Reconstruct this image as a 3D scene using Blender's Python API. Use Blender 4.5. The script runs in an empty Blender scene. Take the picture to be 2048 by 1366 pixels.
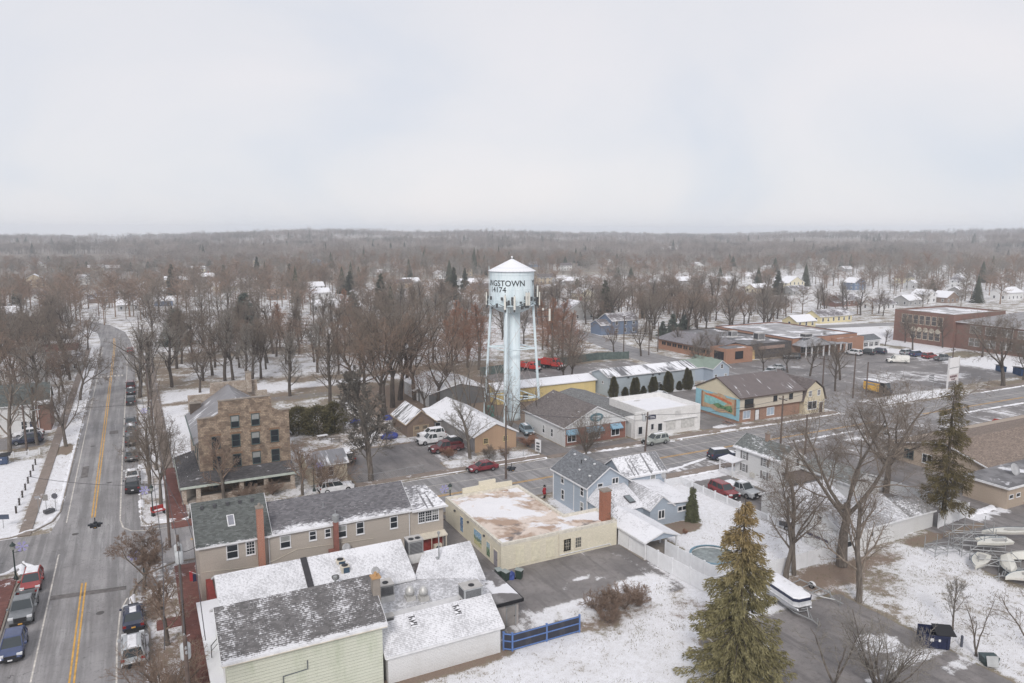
import bpy, math, random
import numpy as np
from mathutils import Vector, Matrix

S = bpy.context.scene
C = S.collection
R = math.radians
random.seed(7)

# ------------------------------------------------------------------ camera
# world axes: X along the cross street, Y along the main street, metres
H_CAM, PITCH, YAW, FPX = 36.0, R(8.5), R(27.1), 1480.0
cam_d = bpy.data.cameras.new('camera')
cam = bpy.data.objects.new('camera', cam_d)
C.objects.link(cam)
cam.location = (0, 0, H_CAM)
cam.rotation_euler = (R(90) - PITCH, 0, -YAW)
cam_d.sensor_width = 36.0
cam_d.lens = FPX / 2048 * 36
cam_d.clip_start = 0.5
cam_d.clip_end = 12000
S.camera = cam

# ------------------------------------------------------------------ sky, sun, exposure
HAZE = 0.00026
SUN_EL, SUN_AZ = R(36), R(-35)          # azimuth measured from -Y (behind the camera), towards -X
world = bpy.data.worlds.new('World')
S.world = world
world.use_nodes = True
wn = world.node_tree
for n in list(wn.nodes):
    wn.nodes.remove(n)
def wnode(t, **k):
    n = wn.nodes.new(t)
    for a, b in k.items():
        setattr(n, a, b)
    return n
w_out = wnode('ShaderNodeOutputWorld')
w_bg = wnode('ShaderNodeBackground')
w_sky = wnode('ShaderNodeTexSky', sky_type='NISHITA', sun_disc=False)
w_sky.sun_elevation = SUN_EL
w_sky.sun_rotation = R(180) + R(35)
w_tc = wnode('ShaderNodeTexCoord')
w_sep = wnode('ShaderNodeSeparateXYZ')
w_add = wnode('ShaderNodeMath', operation='ADD')
w_max = wnode('ShaderNodeMath', operation='MAXIMUM')
w_max.inputs[1].default_value = 0.0
w_add.inputs[1].default_value = 0.55
w_dx = wnode('ShaderNodeMath', operation='DIVIDE')
w_dy = wnode('ShaderNodeMath', operation='DIVIDE')
w_com = wnode('ShaderNodeCombineXYZ')
L = wn.links.new
L(w_tc.outputs['Generated'], w_sep.inputs[0])
L(w_sep.outputs[2], w_max.inputs[0])
L(w_max.outputs[0], w_add.inputs[0])
L(w_sep.outputs[0], w_dx.inputs[0]); L(w_add.outputs[0], w_dx.inputs[1])
L(w_sep.outputs[1], w_dy.inputs[0]); L(w_add.outputs[0], w_dy.inputs[1])
L(w_dx.outputs[0], w_com.inputs[0]); L(w_dy.outputs[0], w_com.inputs[1])
w_n = wnode('ShaderNodeTexNoise')
w_n.inputs['Scale'].default_value = 2.1
w_n.inputs['Detail'].default_value = 5
w_n.inputs['Roughness'].default_value = 0.45
w_n.inputs['Distortion'].default_value = 0.4
L(w_com.outputs[0], w_n.inputs['Vector'])
w_r = wnode('ShaderNodeValToRGB')
e = w_r.color_ramp.elements
e[0].position, e[0].color = 0.30, (5.3, 5.6, 6.25, 1)
e[1].position, e[1].color = 0.68, (6.6, 6.4, 6.55, 1)
x = w_r.color_ramp.elements.new(0.5)
x.color = (6.1, 6.1, 6.4, 1)
L(w_n.outputs['Fac'], w_r.inputs[0])
w_mix = wnode('ShaderNodeMixRGB')
w_mix.inputs[0].default_value = 0.93
L(w_sky.outputs[0], w_mix.inputs[1])
L(w_r.outputs[0], w_mix.inputs[2])
L(w_mix.outputs[0], w_bg.inputs[0])
w_bg.inputs[1].default_value = 0.1
L(w_bg.outputs[0], w_out.inputs[0])

sun_d = bpy.data.lights.new('sun', 'SUN')
sun = bpy.data.objects.new('sun', sun_d)
C.objects.link(sun)
sun_d.energy = 1.5
sun_d.angle = R(14)
sun_d.color = (1.0, 0.96, 0.92)
sdir = Vector((math.sin(SUN_AZ) * math.cos(SUN_EL), -math.cos(SUN_AZ) * math.cos(SUN_EL), math.sin(SUN_EL)))
sun.rotation_euler = sdir.to_track_quat('Z', 'Y').to_euler()

S.view_settings.view_transform = 'Standard'
S.view_settings.look = 'None'
S.view_settings.gamma = 1
S.view_settings.exposure = 0.40
S.cycles.max_bounces = 5
S.cycles.diffuse_bounces = 3
S.cycles.glossy_bounces = 2
S.cycles.transmission_bounces = 2
S.cycles.volume_bounces = 2
S.cycles.use_denoising = True
S.cycles.use_adaptive_sampling = True
S.cycles.adaptive_threshold = 0.02

# ------------------------------------------------------------------ pixel helper: where a point of the survey stands
def G(px, py, z=0.0):
    cx, cy = px - 1024, py - 683
    fw = FPX * math.cos(PITCH) - cy * math.sin(PITCH)
    up = -FPX * math.sin(PITCH) - cy * math.cos(PITCH)
    t = (z - H_CAM) / up
    a, b = cx * t, fw * t
    return (a * math.cos(YAW) + b * math.sin(YAW), -a * math.sin(YAW) + b * math.cos(YAW))
def PROJ(X, Y, z):
    a = X * math.cos(YAW) - Y * math.sin(YAW)
    b = X * math.sin(YAW) + Y * math.cos(YAW)
    fw = b * math.cos(PITCH) - (z - H_CAM) * math.sin(PITCH)
    u = b * math.sin(PITCH) + (z - H_CAM) * math.cos(PITCH)
    return (1024 + FPX * a / fw, 683 - FPX * u / fw)

# ------------------------------------------------------------------ materials
def col(r, g, b, k=1.0):
    y = .3 * r + .59 * g + .11 * b
    r, g, b = (y + (q - y) * .80 for q in (r, g, b))
    f = lambda v: (v / 255 / 12.92 if v / 255 <= .04045 else ((v / 255 + .055) / 1.055) ** 2.4) * k
    return (f(r), f(g), f(b), 1.0)
class Mat:
    def __init__(s, name, rough=0.8, spec=0.3):
        s.m = bpy.data.materials.new(name)
        s.m.use_nodes = True
        s.t = s.m.node_tree
        s.b = s.t.nodes['Principled BSDF']
        s.b.inputs['Roughness'].default_value = rough
        s.b.inputs['Specular IOR Level'].default_value = spec
        s._c = {}
    def n(s, t, **k):
        n = s.t.nodes.new(t)
        for a, b in k.items():
            setattr(n, a, b)
        return n
    def put(s, sock, v):
        if v is None: return
        if isinstance(v, bpy.types.NodeSocket): s.t.links.new(v, sock)
        else: sock.default_value = v
    def coord(s, which='UV'):
        if which not in s._c:
            if which == 'Position': s._c[which] = s.n('ShaderNodeNewGeometry').outputs['Position']
            else: s._c[which] = s.n('ShaderNodeTexCoord').outputs[which]
        return s._c[which]
    def map(s, v, scale=(1, 1, 1), loc=(0, 0, 0), rot=(0, 0, 0)):
        n = s.n('ShaderNodeMapping')
        s.put(n.inputs[0], v)
        n.inputs['Scale'].default_value = scale
        n.inputs['Location'].default_value = loc
        n.inputs['Rotation'].default_value = rot
        return n.outputs[0]
    def noise(s, v, scale=1, detail=3, rough=.5, dist=0):
        n = s.n('ShaderNodeTexNoise')
        s.put(n.inputs['Vector'], v)
        n.inputs['Scale'].default_value = scale
        n.inputs['Detail'].default_value = detail
        n.inputs['Roughness'].default_value = rough
        n.inputs['Distortion'].default_value = dist
        return n.outputs['Fac']
    def math(s, op, a, b=None, c=None):
        n = s.n('ShaderNodeMath', operation=op)
        s.put(n.inputs[0], a); s.put(n.inputs[1], b); s.put(n.inputs[2], c)
        return n.outputs[0]
    def step(s, v, lo, hi, a=0.0, b=1.0):
        n = s.n('ShaderNodeMapRange', interpolation_type='SMOOTHSTEP')
        s.put(n.inputs[0], v)
        for i, q in enumerate((lo, hi, a, b)): s.put(n.inputs[i + 1], q)
        return n.outputs[0]
    def mix(s, f, a, b):
        n = s.n('ShaderNodeMixRGB')
        s.put(n.inputs[0], f); s.put(n.inputs[1], a); s.put(n.inputs[2], b)
        return n.outputs[0]
    def sep(s, v):
        n = s.n('ShaderNodeSeparateXYZ'); s.put(n.inputs[0], v); return n.outputs
    def com(s, x, y, z=0.0):
        n = s.n('ShaderNodeCombineXYZ')
        s.put(n.inputs[0], x); s.put(n.inputs[1], y); s.put(n.inputs[2], z)
        return n.outputs[0]
    def brick(s, v, c1, c2, mortar, w, h, ms=.012, bias=0, off=.5):
        n = s.n('ShaderNodeTexBrick')
        s.put(n.inputs['Vector'], v)
        s.put(n.inputs['Color1'], c1); s.put(n.inputs['Color2'], c2); s.put(n.inputs['Mortar'], mortar)
        n.inputs['Scale'].default_value = 1
        n.inputs['Mortar Size'].default_value = ms
        n.inputs['Bias'].default_value = bias
        n.inputs['Brick Width'].default_value = w
        n.inputs['Row Height'].default_value = h
        n.offset = off
        return n.outputs['Color'], n.outputs['Fac']
    def bump(s, h, strength=.3, dist=.02):
        n = s.n('ShaderNodeBump')
        n.inputs['Strength'].default_value = strength
        n.inputs['Distance'].default_value = dist
        s.put(n.inputs['Height'], h)
        s.t.links.new(n.outputs[0], s.b.inputs['Normal'])
    def out(s, c, rough=None):
        s.put(s.b.inputs['Base Color'], c)
        if rough is not None: s.put(s.b.inputs['Roughness'], rough)
        return s.m

SNOW = (0.80, 0.80, 0.83, 1)
_cache = {}
def memo(f):
    def g(*a, **k):
        key = (f.__name__, a, tuple(sorted(k.items())))
        if key not in _cache: _cache[key] = f(*a, **k)
        return _cache[key]
    return g
@memo
def plain(name, c, rough=.6, spec=.3, metal=0.0, var=.06):
    M = Mat(name, rough, spec)
    M.b.inputs['Metallic'].default_value = metal
    v = M.noise(M.coord('Object'), 1.7, 4, .6)
    d = tuple(q * (1 - 3 * var) for q in c[:3]) + (1,)
    return M.out(M.mix(M.step(v, .3, .7), d, c))
@memo
def siding(name, c, lap=.12, grime=(0.35, 0.33, 0.28, 1), dirt=.25, vert=False, line=.36):
    M = Mat(name, .7, .25)
    uv = M.sep(M.coord('UV'))
    w = M.math('FRACT', M.math('DIVIDE', uv[0 if vert else 1], lap))
    M.bump(w, .9, .03)
    n = M.noise(M.map(M.coord('UV'), (.5, .12, 1) if not vert else (.8, .2, 1)), 1.3, 4, .6)
    n2 = M.noise(M.coord('UV'), 9, 2)
    row = M.noise(M.com(M.math('FLOOR', M.math('DIVIDE', uv[1 if not vert else 0], lap)), M.math('MULTIPLY', uv[0 if not vert else 1], .25)), .77, 1)
    k = M.mix(M.step(n, .45, .8, 0, dirt), c, grime)
    k = M.mix(M.step(row, .3, .7, 0, .16), k, tuple(q * .75 for q in c[:3]) + (1,))
    gap = M.step(w, .80, .95, 0, line)  # lap shadow painted into the colour; the joint where boards run vertically
    k = M.mix(gap, k, tuple(q * .45 for q in c[:3]) + (1,))
    k = M.mix(M.step(n2, .4, .7, 0, .10), k, (0, 0, 0, 1))
    return M.out(k)
@memo
def brickm(name, c1, c2, mortar, w=.22, h=.075, ms=.012, patch=.35, pc=(0.1, .075, .06, 1)):
    M = Mat(name, .85, .2)
    uv = M.coord('UV')
    c, f = M.brick(uv, c1, c2, mortar, w, h, ms)
    n = M.noise(uv, .55, 5, .65)
    c = M.mix(M.step(n, .45, .75, 0, patch), c, pc)
    n2 = M.noise(uv, 3.2, 4, .7)
    c = M.mix(M.step(n2, .5, .75, 0, .3), c, tuple(q * 1.5 for q in c1[:3]) + (1,))
    M.bump(f, -.5, .02)
    return M.out(c)
@memo
def stonem(name, c1, c2, c3, mortar):
    M = Mat(name, .9, .2)
    uv = M.coord('UV')
    wob = M.noise(uv, 2.5, 2)
    v = M.n('ShaderNodeVectorMath', operation='ADD')
    M.put(v.inputs[0], uv); M.put(v.inputs[1], M.com(M.math('MULTIPLY', wob, .12), M.math('MULTIPLY', wob, .1)))
    a, f = M.brick(v.outputs[0], c1, c2, mortar, .55, .24, .018)
    b, f2 = M.brick(v.outputs[0], c3, c1, mortar, .36, .24, .018, 0, .37)
    c = M.mix(M.step(M.noise(uv, .9, 3), .45, .55), a, b)
    c = M.mix(M.step(M.noise(uv, 2.4, 5, .7), .48, .75, 0, .5), c, (.11, .09, .075, 1))
    c = M.mix(M.step(M.noise(uv, .28, 4, .6), .48, .7, 0, .35), c, (.12, .098, .08, 1))
    c = M.mix(M.step(M.noise(uv, 6, 3, .7), .5, .8, 0, .35), c, c3)
    M.bump(f, -.6, .03)
    return M.out(c)
@memo
def roofm(name, c, amt=0.0, eave=0.0, course=.19, dash=1.3, large=.28, seed=0, vstripe=0.0, soft=.06, spec=.2, lo=0.0, hi=.95):
    """asphalt shingles in courses with snow caught along them; amt -0.3 bare .. 0.5 nearly white"""
    M = Mat(name, .85, spec)
    uvv = M.coord('UV')
    uv = M.sep(uvv)
    d = tuple(q * .72 for q in c[:3]) + (1,)
    l = tuple(min(1, q * 1.4) for q in c[:3]) + (1,)
    sh, f = M.brick(uvv, d, l, d, .32, .15, .006)
    sh = M.mix(M.step(M.noise(uvv, .5, 5, .6), .3, .7, 0, .35), sh, d)
    row = M.math('FLOOR', M.math('DIVIDE', uv[1], course))
    fr = M.math('FRACT', M.math('DIVIDE', uv[1], course))
    ds = M.noise(M.com(M.math('MULTIPLY', uv[0], dash), M.math('MULTIPLY', row, 3.37), seed * 1.0), 1.6, 2, .6)
    lg = M.noise(M.com(uv[0], uv[1], seed * 3.1 + .5), large, 4, .6)
    fine = M.noise(uvv, 14, 2, .6)
    s = M.math('ADD', M.math('MULTIPLY', ds, .75), M.math('MULTIPLY', lg, .9))
    s = M.math('ADD', s, M.math('MULTIPLY', fine, .25))
    s = M.math('SUBTRACT', s, M.math('MULTIPLY', fr, .22))
    if eave:
        s = M.math('ADD', s, M.step(uv[1], 0.0, eave, .38, 0))
    if vstripe:
        st = M.noise(M.com(M.math('MULTIPLY', uv[0], 1.0), M.math('MULTIPLY', uv[1], .06), 5.0), 1.5, 1)
        s = M.math('SUBTRACT', s, M.step(st, .52, .62, 0, vstripe))
    fac = M.step(s, .98 - amt, .98 - amt + soft)
    M.bump(M.math('ADD', fr, fac), .5, .02)
    fac = M.math('ADD', lo, M.math('MULTIPLY', fac, hi - lo))
    return M.out(M.mix(fac, sh, SNOW))
@memo
def metalroof(name, c, amt=0.0, rib=.4, seed=0, large=.3):
    M = Mat(name, .5, .4)
    uvv = M.coord('UV'); uv = M.sep(uvv)
    fr = M.math('FRACT', M.math('DIVIDE', uv[0], rib))
    ribm = M.step(fr, .0, .12)
    lg = M.noise(M.com(M.math('MULTIPLY', uv[0], 1.0), M.math('MULTIPLY', uv[1], .35), seed * 2.3), large, 4, .6)
    st = M.noise(M.com(M.math('MULTIPLY', uv[0], 3.0), M.math('MULTIPLY', uv[1], .3), seed * 1.3), 1.0, 2)
    s = M.math('ADD', M.math('ADD', M.math('MULTIPLY', lg, .9), M.math('MULTIPLY', st, .45)), M.math('MULTIPLY', ribm, .1))
    fac = M.step(s, .76 - amt, .88 - amt)
    k = M.mix(M.step(M.noise(uvv, .6, 3), .3, .7, 0, .3), c, tuple(q * .6 for q in c[:3]) + (1,))
    k = M.mix(M.step(fr, .0, .1, .35, 0), k, tuple(q * .4 for q in c[:3]) + (1,))
    M.bump(ribm, .4, .03)
    return M.out(M.mix(fac, k, SNOW))
@memo
def flatroof(name, c1, c2, amt=0.0, scale=.16, seed=0, extra=None):
    """membrane or tar roof: stains, ponded dirt and snow in patches"""
    M = Mat(name, .75, .3)
    p = M.coord('Position')
    v = M.map(p, (1, 1, 0), (seed * 7.0, seed * 3.0, 0))
    a = M.noise(v, scale, 6, .6, .6)
    b = M.noise(v, scale * 2.6, 5, .6, .3)
    k = M.mix(M.step(b, .42, .58), c1, c2)
    k = M.mix(M.step(M.noise(v, 2.5, 4, .7), .5, .8, 0, .3), k, tuple(q * .4 for q in c1[:3]) + (1,))
    if extra: k = M.mix(M.step(M.noise(v, scale * 1.5, 6, .65, 1.2), .55, .63, 0, .9), k, extra)
    fac = M.step(M.math('ADD', a, M.math('MULTIPLY', b, .25)), .64 - amt, .70 - amt)
    return M.out(M.mix(M.math('MULTIPLY', fac, .9), k, SNOW))
GLASS = Mat('window_glass', .12, .6).out(col(40, 46, 52))
def snow_mat():
    M = Mat('snow', .75, .25)
    n = M.noise(M.coord('Position'), 3, 4, .7)
    M.bump(n, .3, .08)
    k = M.mix(M.step(M.noise(M.coord('Position'), 1.1, 5, .7), .5, .72, 0, .45), SNOW, (.36, .34, .33, 1))
    return M.out(k)
SNOWM = snow_mat()
def C3(c, k): return tuple(q * k for q in c[:3]) + (1,)
WHITE = plain('white_trim_paint', col(226, 226, 228), .55)
BLACK = plain('black_metal', col(38, 38, 42), .5)
DARKGREY = plain('dark_grey_metal', col(82, 82, 86), .5)
GALV = plain('galvanised_metal', col(165, 167, 168), .45, .5, .4)
CONC = plain('weathered_concrete', col(150, 140, 130), .9, .2)

# ------------------------------------------------------------------ mesh building
class MB:
    def __init__(s): s.v = []; s.f = []
    def poly(s, pts):
        i = len(s.v); s.v += [tuple(p) for p in pts]; s.f.append(tuple(range(i, i + len(pts))))
        return s
    def box(s, x0, x1, y0, y1, z0, z1):
        i = len(s.v)
        s.v += [(x0, y0, z0), (x1, y0, z0), (x1, y1, z0), (x0, y1, z0), (x0, y0, z1), (x1, y0, z1), (x1, y1, z1), (x0, y1, z1)]
        for q in ((3, 2, 1, 0), (4, 5, 6, 7), (0, 1, 5, 4), (1, 2, 6, 5), (2, 3, 7, 6), (3, 0, 4, 7)):
            s.f.append(tuple(i + k for k in q))
        return s
    def slab(s, pts, d):
        """polygon (3-D points, counter-clockwise from above) thickened downwards by d"""
        n = len(pts); i = len(s.v)
        s.v += [tuple(p) for p in pts] + [(p[0], p[1], p[2] - d) for p in pts]
        s.f.append(tuple(range(i, i + n)))
        s.f.append(tuple(range(i + 2 * n - 1, i + n - 1, -1)))
        for k in range(n):
            j = (k + 1) % n
            s.f.append((i + k, i + n + k, i + n + j, i + j))
        return s
    def prism(s, pts2, axis, a, b):
        """2-D outline run along an axis: axis 'x' -> outline in (y,z); 'y' -> (x,z); 'z' -> (x,y)"""
        n = len(pts2); i = len(s.v)
        f = {'x': lambda p, t: (t, p[0], p[1]), 'y': lambda p, t: (p[0], t, p[1]), 'z': lambda p, t: (p[0], p[1], t)}[axis]
        s.v += [f(p, a) for p in pts2] + [f(p, b) for p in pts2]
        area = sum(pts2[k][0] * pts2[(k + 1) % n][1] - pts2[(k + 1) % n][0] * pts2[k][1] for k in range(n))
        flip = (area < 0) != (axis == 'y') != (b < a)
        fl = [tuple(range(i + n - 1, i - 1, -1)), tuple(range(i + n, i + 2 * n))]
        for k in range(n):
            j = (k + 1) % n
            fl.append((i + k, i + j, i + n + j, i + n + k))
        s.f += [q[::-1] for q in fl] if flip else fl
        return s
    def tube(s, p, q, r0, r1=None, n=8, cap=True):
        r1 = r0 if r1 is None else r1
        p, q = Vector(p), Vector(q)
        d = (q - p).normalized()
        a = d.cross(Vector((0, 0, 1)) if abs(d.z) < .9 else Vector((1, 0, 0))).normalized()
        b = d.cross(a)
        i = len(s.v)
        for c, r in ((p, r0), (q, r1)):
            for k in range(n):
                t = 2 * math.pi * k / n
                s.v.append(tuple(c + a * (math.cos(t) * r) + b * (math.sin(t) * r)))
        for k in range(n):
            j = (k + 1) % n
            s.f.append((i + k, i + j, i + n + j, i + n + k))
        if cap:
            s.f.append(tuple(range(i + n - 1, i - 1, -1))); s.f.append(tuple(range(i + n, i + 2 * n)))
        return s
    def path(s, pts, r, n=6):
        for a, b in zip(pts[:-1], pts[1:]): s.tube(a, b, r, r, n)
        return s
    def lathe(s, prof, n=16, cx=0, cy=0, cap=True):
        i = len(s.v); m = len(prof)
        for r, z in prof:
            for k in range(n):
                t = 2 * math.pi * k / n
                s.v.append((cx + r * math.cos(t), cy + r * math.sin(t), z))
        for a in range(m - 1):
            for k in range(n):
                j = (k + 1) % n
                s.f.append((i + a * n + k, i + a * n + j, i + (a + 1) * n + j, i + (a + 1) * n + k))
        if cap:
            s.f.append(tuple(range(i + n - 1, i - 1, -1))); s.f.append(tuple(i + (m - 1) * n + k for k in range(n)))
        return s
    def sweep(s, rings, cap=True):
        """closed rings of equal length joined in order"""
        i = len(s.v); n = len(rings[0])
        for r in rings: s.v += [tuple(p) for p in r]
        for a in range(len(rings) - 1):
            for k in range(n):
                j = (k + 1) % n
                s.f.append((i + a * n + k, i + a * n + j, i + (a + 1) * n + j, i + (a + 1) * n + k))
        if cap:
            s.f.append(tuple(range(i + n - 1, i - 1, -1)))
            s.f.append(tuple(i + (len(rings) - 1) * n + k for k in range(n)))
        return s
    def xf(s, M):
        s.v = [tuple(M @ Vector(p)) for p in s.v]; return s
    def add(s, o):
        i = len(s.v); s.v += o.v; s.f += [tuple(i + k for k in q) for q in o.f]; return s
    def mesh(s, name, mat, off=(0, 0, 0), smooth=False, uv=True):
        me = bpy.data.meshes.new(name)
        me.from_pydata([(p[0] - off[0], p[1] - off[1], p[2] - off[2]) for p in s.v], [], s.f)
        if mat: me.materials.append(mat)
        if uv and len(s.f) < 20000:
            ul = me.uv_layers.new(name='UVMap').data
            for pl in me.polygons:
                nz = pl.normal
                vs = [me.vertices[k].co for k in pl.vertices]
                if abs(nz.z) > .985:
                    us = [(p.x, p.y) for p in vs]
                else:
                    u = Vector((-nz.y, nz.x, 0)).normalized(); v = nz.cross(u)
                    us = [(p.dot(u), p.dot(v)) for p in vs]
                u0 = min(q[0] for q in us); v0 = min(q[1] for q in us)
                for k, li in enumerate(pl.loop_indices): ul[li].uv = (us[k][0] - u0, us[k][1] - v0)
        if smooth:
            me.polygons.foreach_set('use_smooth', [True] * len(me.polygons))
        return me
OFF = {}
def link(o, parent=None):
    C.objects.link(o)
    if parent: o.parent = parent
    return o
def tag(o, label=None, cat=None, group=None, kind=None):
    if label: o['label'] = label
    if cat: o['category'] = cat
    if group: o['group'] = group
    if kind: o['kind'] = kind
    return o
def thing(name, label, cat, loc=(0, 0, 0), rz=0.0, group=None, world=False):
    """an Empty at the thing's base; world=True: its parts are given in world coordinates"""
    o = link(bpy.data.objects.new(name, None))
    o.empty_display_size = .5
    o.location = loc; o.rotation_euler = (0, 0, rz)
    tag(o, label, cat, group)
    OFF[o.name] = tuple(loc) if world else (0, 0, 0)
    return o
def part(name, mb, mat, parent, label=None, smooth=False):
    off = OFF.get(parent.name, (0, 0, 0))
    o = link(bpy.data.objects.new(name, mb.mesh(name, mat, off, smooth)), parent)
    OFF[o.name] = off
    if label: o['label'] = label
    return o
def single(name, mb, mat, label, cat, loc=(0, 0, 0), rz=0, group=None, kind=None, smooth=False):
    o = link(bpy.data.objects.new(name, mb.mesh(name, mat, (0, 0, 0), smooth)))
    o.location = loc; o.rotation_euler = (0, 0, rz)
    return tag(o, label, cat, group, kind)
def struct(name, mb, mat, kind='structure'):
    o = link(bpy.data.objects.new(name, mb.mesh(name, mat)))
    o['kind'] = kind
    return o
def copy_tree(o, parent=None):
    c = o.copy(); C.objects.link(c); c.parent = parent
    OFF[c.name] = OFF.get(o.name, (0, 0, 0))
    for ch in list(o.children): copy_tree(ch, c)
    return c

# ------------------------------------------------------------------ ground: one sheet to the horizon
def axis_steps(lo, a, b, hi, st):
    q = list(np.arange(a, b, st))
    d, x = st, b
    while x < hi:
        q.append(x); d *= 1.09; x += d
    q.append(hi)
    d, x, low = st, a, []
    while x > lo:
        d *= 1.09; x -= d; low.append(x)
    low.append(lo)
    return np.array(sorted(set(low + q)))
def hill(X, Y):
    d = np.hypot(X, Y)
    a = np.arctan2(X * math.cos(YAW) - Y * math.sin(YAW), X * math.sin(YAW) + Y * math.cos(YAW))
    t = np.clip((d - 900) / 1300, 0, 1)
    t = t * t * (3 - 2 * t)
    return t * (20 + 7 * np.sin(a * 7 + 2.9) + 3.5 * np.sin(a * 19 + .5) + 2 * np.clip(a * 3, -1, 1)) + np.clip((d - 2300) / 500, 0, 1) * 8 * (a > .1)
gx = axis_steps(-4000, -46, 122, 4200, .8)
gy = axis_steps(-400, 24, 168, 4200, .8)
GX, GY = np.meshgrid(gx, gy)
snow = np.full(GX.shape, .56); asph = np.zeros(GX.shape); tone = np.zeros(GX.shape)
def zone(x0, x1, y0, y1, sn=None, asp=None, soft=1.0, tn=None):
    d = np.maximum(np.maximum(x0 - GX, GX - x1), np.maximum(y0 - GY, GY - y1))
    m = np.clip(.5 - d / (2 * soft), 0, 1); m = m * m * (3 - 2 * m)
    for A, v in ((snow, sn), (asph, asp), (tone, tn)):
        if v is not None: A += (v - A) * m
def blob(cx, cy, rx, ry, sn=None, asp=None, tn=None, soft=.5):
    d = np.hypot((GX - cx) / rx, (GY - cy) / ry)
    m = np.clip((1 + soft / 2 - d) / soft, 0, 1); m = m * m * (3 - 2 * m)
    for A, v in ((snow, sn), (asph, asp), (tone, tn)):
        if v is not None: A += (v - A) * m
zone(-600, 900, 230, 520, .62, soft=20); zone(-900, 1500, 520, 1500, .46, soft=30)
zone(-500, -15, 96, 135.5, .93)
zone(-60, -15, 136, 150, .55); zone(-30, -15, 144, 153, .4, .7, 1, .5)
zone(-60, -12, 165, 260, .62, soft=4); zone(-40, -14, 176, 190, .75, .1, 2)
zone(1, 78, 164, 235, .46, 0, 3, .35)
zone(4, 30, 170, 181, .80, soft=3); zone(30, 62, 172, 178, .72, soft=2); zone(10, 30, 160, 167, .30, soft=2, tn=.6); zone(24, 60, 160, 166, .4, .5, 1)
zone(40, 78, 136, 165, .35, 0, 3, .8); zone(56, 75, 112, 140, .30, .1, 2, .8)
blob(50, 200, 40, 14, .66); blob(85, 215, 25, 15, .7); blob(30, 215, 22, 9, .62)
zone(19, 42, 117, 138, .55, 0, 2, .5); zone(2, 8, 104, 166, .75, soft=2)
zone(14, 70, 18, 66, .72, soft=2); zone(-2, 33, 53.6, 90, .5, .8); zone(15, 27, 52.2, 53.6, .3, 0, .35, .9); zone(-2, 4, 20, 60, .5, .8)
zone(31.5, 48.2, 57.0, 67.2, .27, 1.0, 2.6); zone(45.5, 48.4, 55, 66, .48, 1, 1.2); zone(28.5, 33.5, 60, 86, .18, 1.0, .8)
blob(39.5, 60.5, 2.6, 1.3, .66, soft=.25); blob(39.3, 60.2, 2.1, .9, .1, soft=.25)
blob(44.5, 57.5, 3.5, 2.2, .7); blob(36, 56.5, 5, 1.4, .72); blob(33, 52.0, 1.5, 3, .9)
blob(38.5, 53.6, 6.0, 1.2, .52, tn=.8, soft=1.2); blob(45, 51.5, 4, 1.5, .62, tn=.8)
zone(48.2, 69, 52.5, 83, .76, soft=1); blob(57.5, 67.6, 3.2, 1.6, .15, tn=.7); zone(48, 54, 62, 71, .2, .6)
zone(60.5, 84, 26, 52.5, .67, soft=1.5); blob(68, 50.2, 6, 1.8, .40, tn=1, soft=1.2); blob(67, 46.5, 5.5, 3.0, .54, tn=.2, soft=1.4); blob(63, 42, 3, 3, .64, soft=1.5); blob(62, 50, 4, 2.4, .36, tn=1, soft=1.3)
zone(44, 61, 18, 47.2, .10, 1.0, .7); blob(57.5, 36.6, 4.2, 1.1, .74); blob(56.5, 39.4, 2.6, 1.6, .8); blob(53, 36, 3, .5, .7); blob(46, 44, 3.2, 1.6, .66, soft=1)
blob(60, 34, 4, .6, .55); blob(50, 32, 8, .8, .5)
zone(79, 101, 36, 52, .22, .9, 1.5); blob(78, 47, 5, 3, .9); zone(78, 92, 51.0, 52.6, .28, 0, 1.0, .8)
zone(84, 107, 52, 88, .16, 1.0, .8); zone(92, 100, 52, 54, .8, soft=.8)
zone(68.8, 76.8, 60.5, 84, .10, 1.0, .35); zone(76.8, 84, 58, 82, .7, soft=.5)
zone(66, 100, 84, 88.5, .53, 1.0, .5); zone(66, 78, 79.5, 82.5, .75, soft=.4); zone(100, 140, 74, 88.5, .45, 1.0, .8); zone(130, 220, 70, 88, .5, .9, 1)
zone(26.8, 41.5, 101, 117.5, .14, 1.0, .6); zone(41, 48, 105.5, 120.5, .50, .9, .5); zone(41, 57, 100, 105.2, .62, 0, .5, .5)
zone(57.3, 62.6, 99.5, 128, .15, 1.0, .5); zone(62.6, 76, 99.5, 103, .35, .8, .5)
zone(90, 115, 114, 129, .13, 1.0, .5, -.6); zone(90, 118, 129, 131.5, .85, soft=.4); zone(90, 93.5, 114, 129, .7, soft=.6); zone(91, 100.5, 101, 114, .2, .85, .5, .4)
blob(96.5, 101.5, 3, 1.0, .85)
zone(76, 122, 147, 169, .42, .9, 1); zone(76, 124, 170, 182, .45, 0, 3, .4)
zone(136.5, 200.5, 103.5, 150.5, .40, 1.0, .6); zone(137, 166, 99, 104, .75, 0, .6); zone(168, 240, 98.5, 104, .5, 0, .8, .3); zone(150, 200, 140, 151, .25, 1, .7)
blob(168, 118, 12, 5, .56, soft=1.2); blob(178, 112, 9, 3, .6, soft=1)
zone(201, 260, 104, 172, .88, 0, 1.2); blob(216, 131, 7, 6, .42, tn=-.3, soft=.6); blob(211, 152, 4, 8, .45, tn=-.3, soft=.6); blob(184, 100.2, 6, 2.5, .3, tn=.2)
zone(198, 250, 172, 215, .84, soft=4)
zone(-12.9, -10.2, 106, 260, .86, soft=.4); blob(-11.7, 140, 1.2, 4, .3, tn=.6)
zone(-1, 1.9, 96.5, 170, .62, 0, .4, .5); zone(-1, 1.9, 30, 80, .55, 0, .4, .6)
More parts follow.
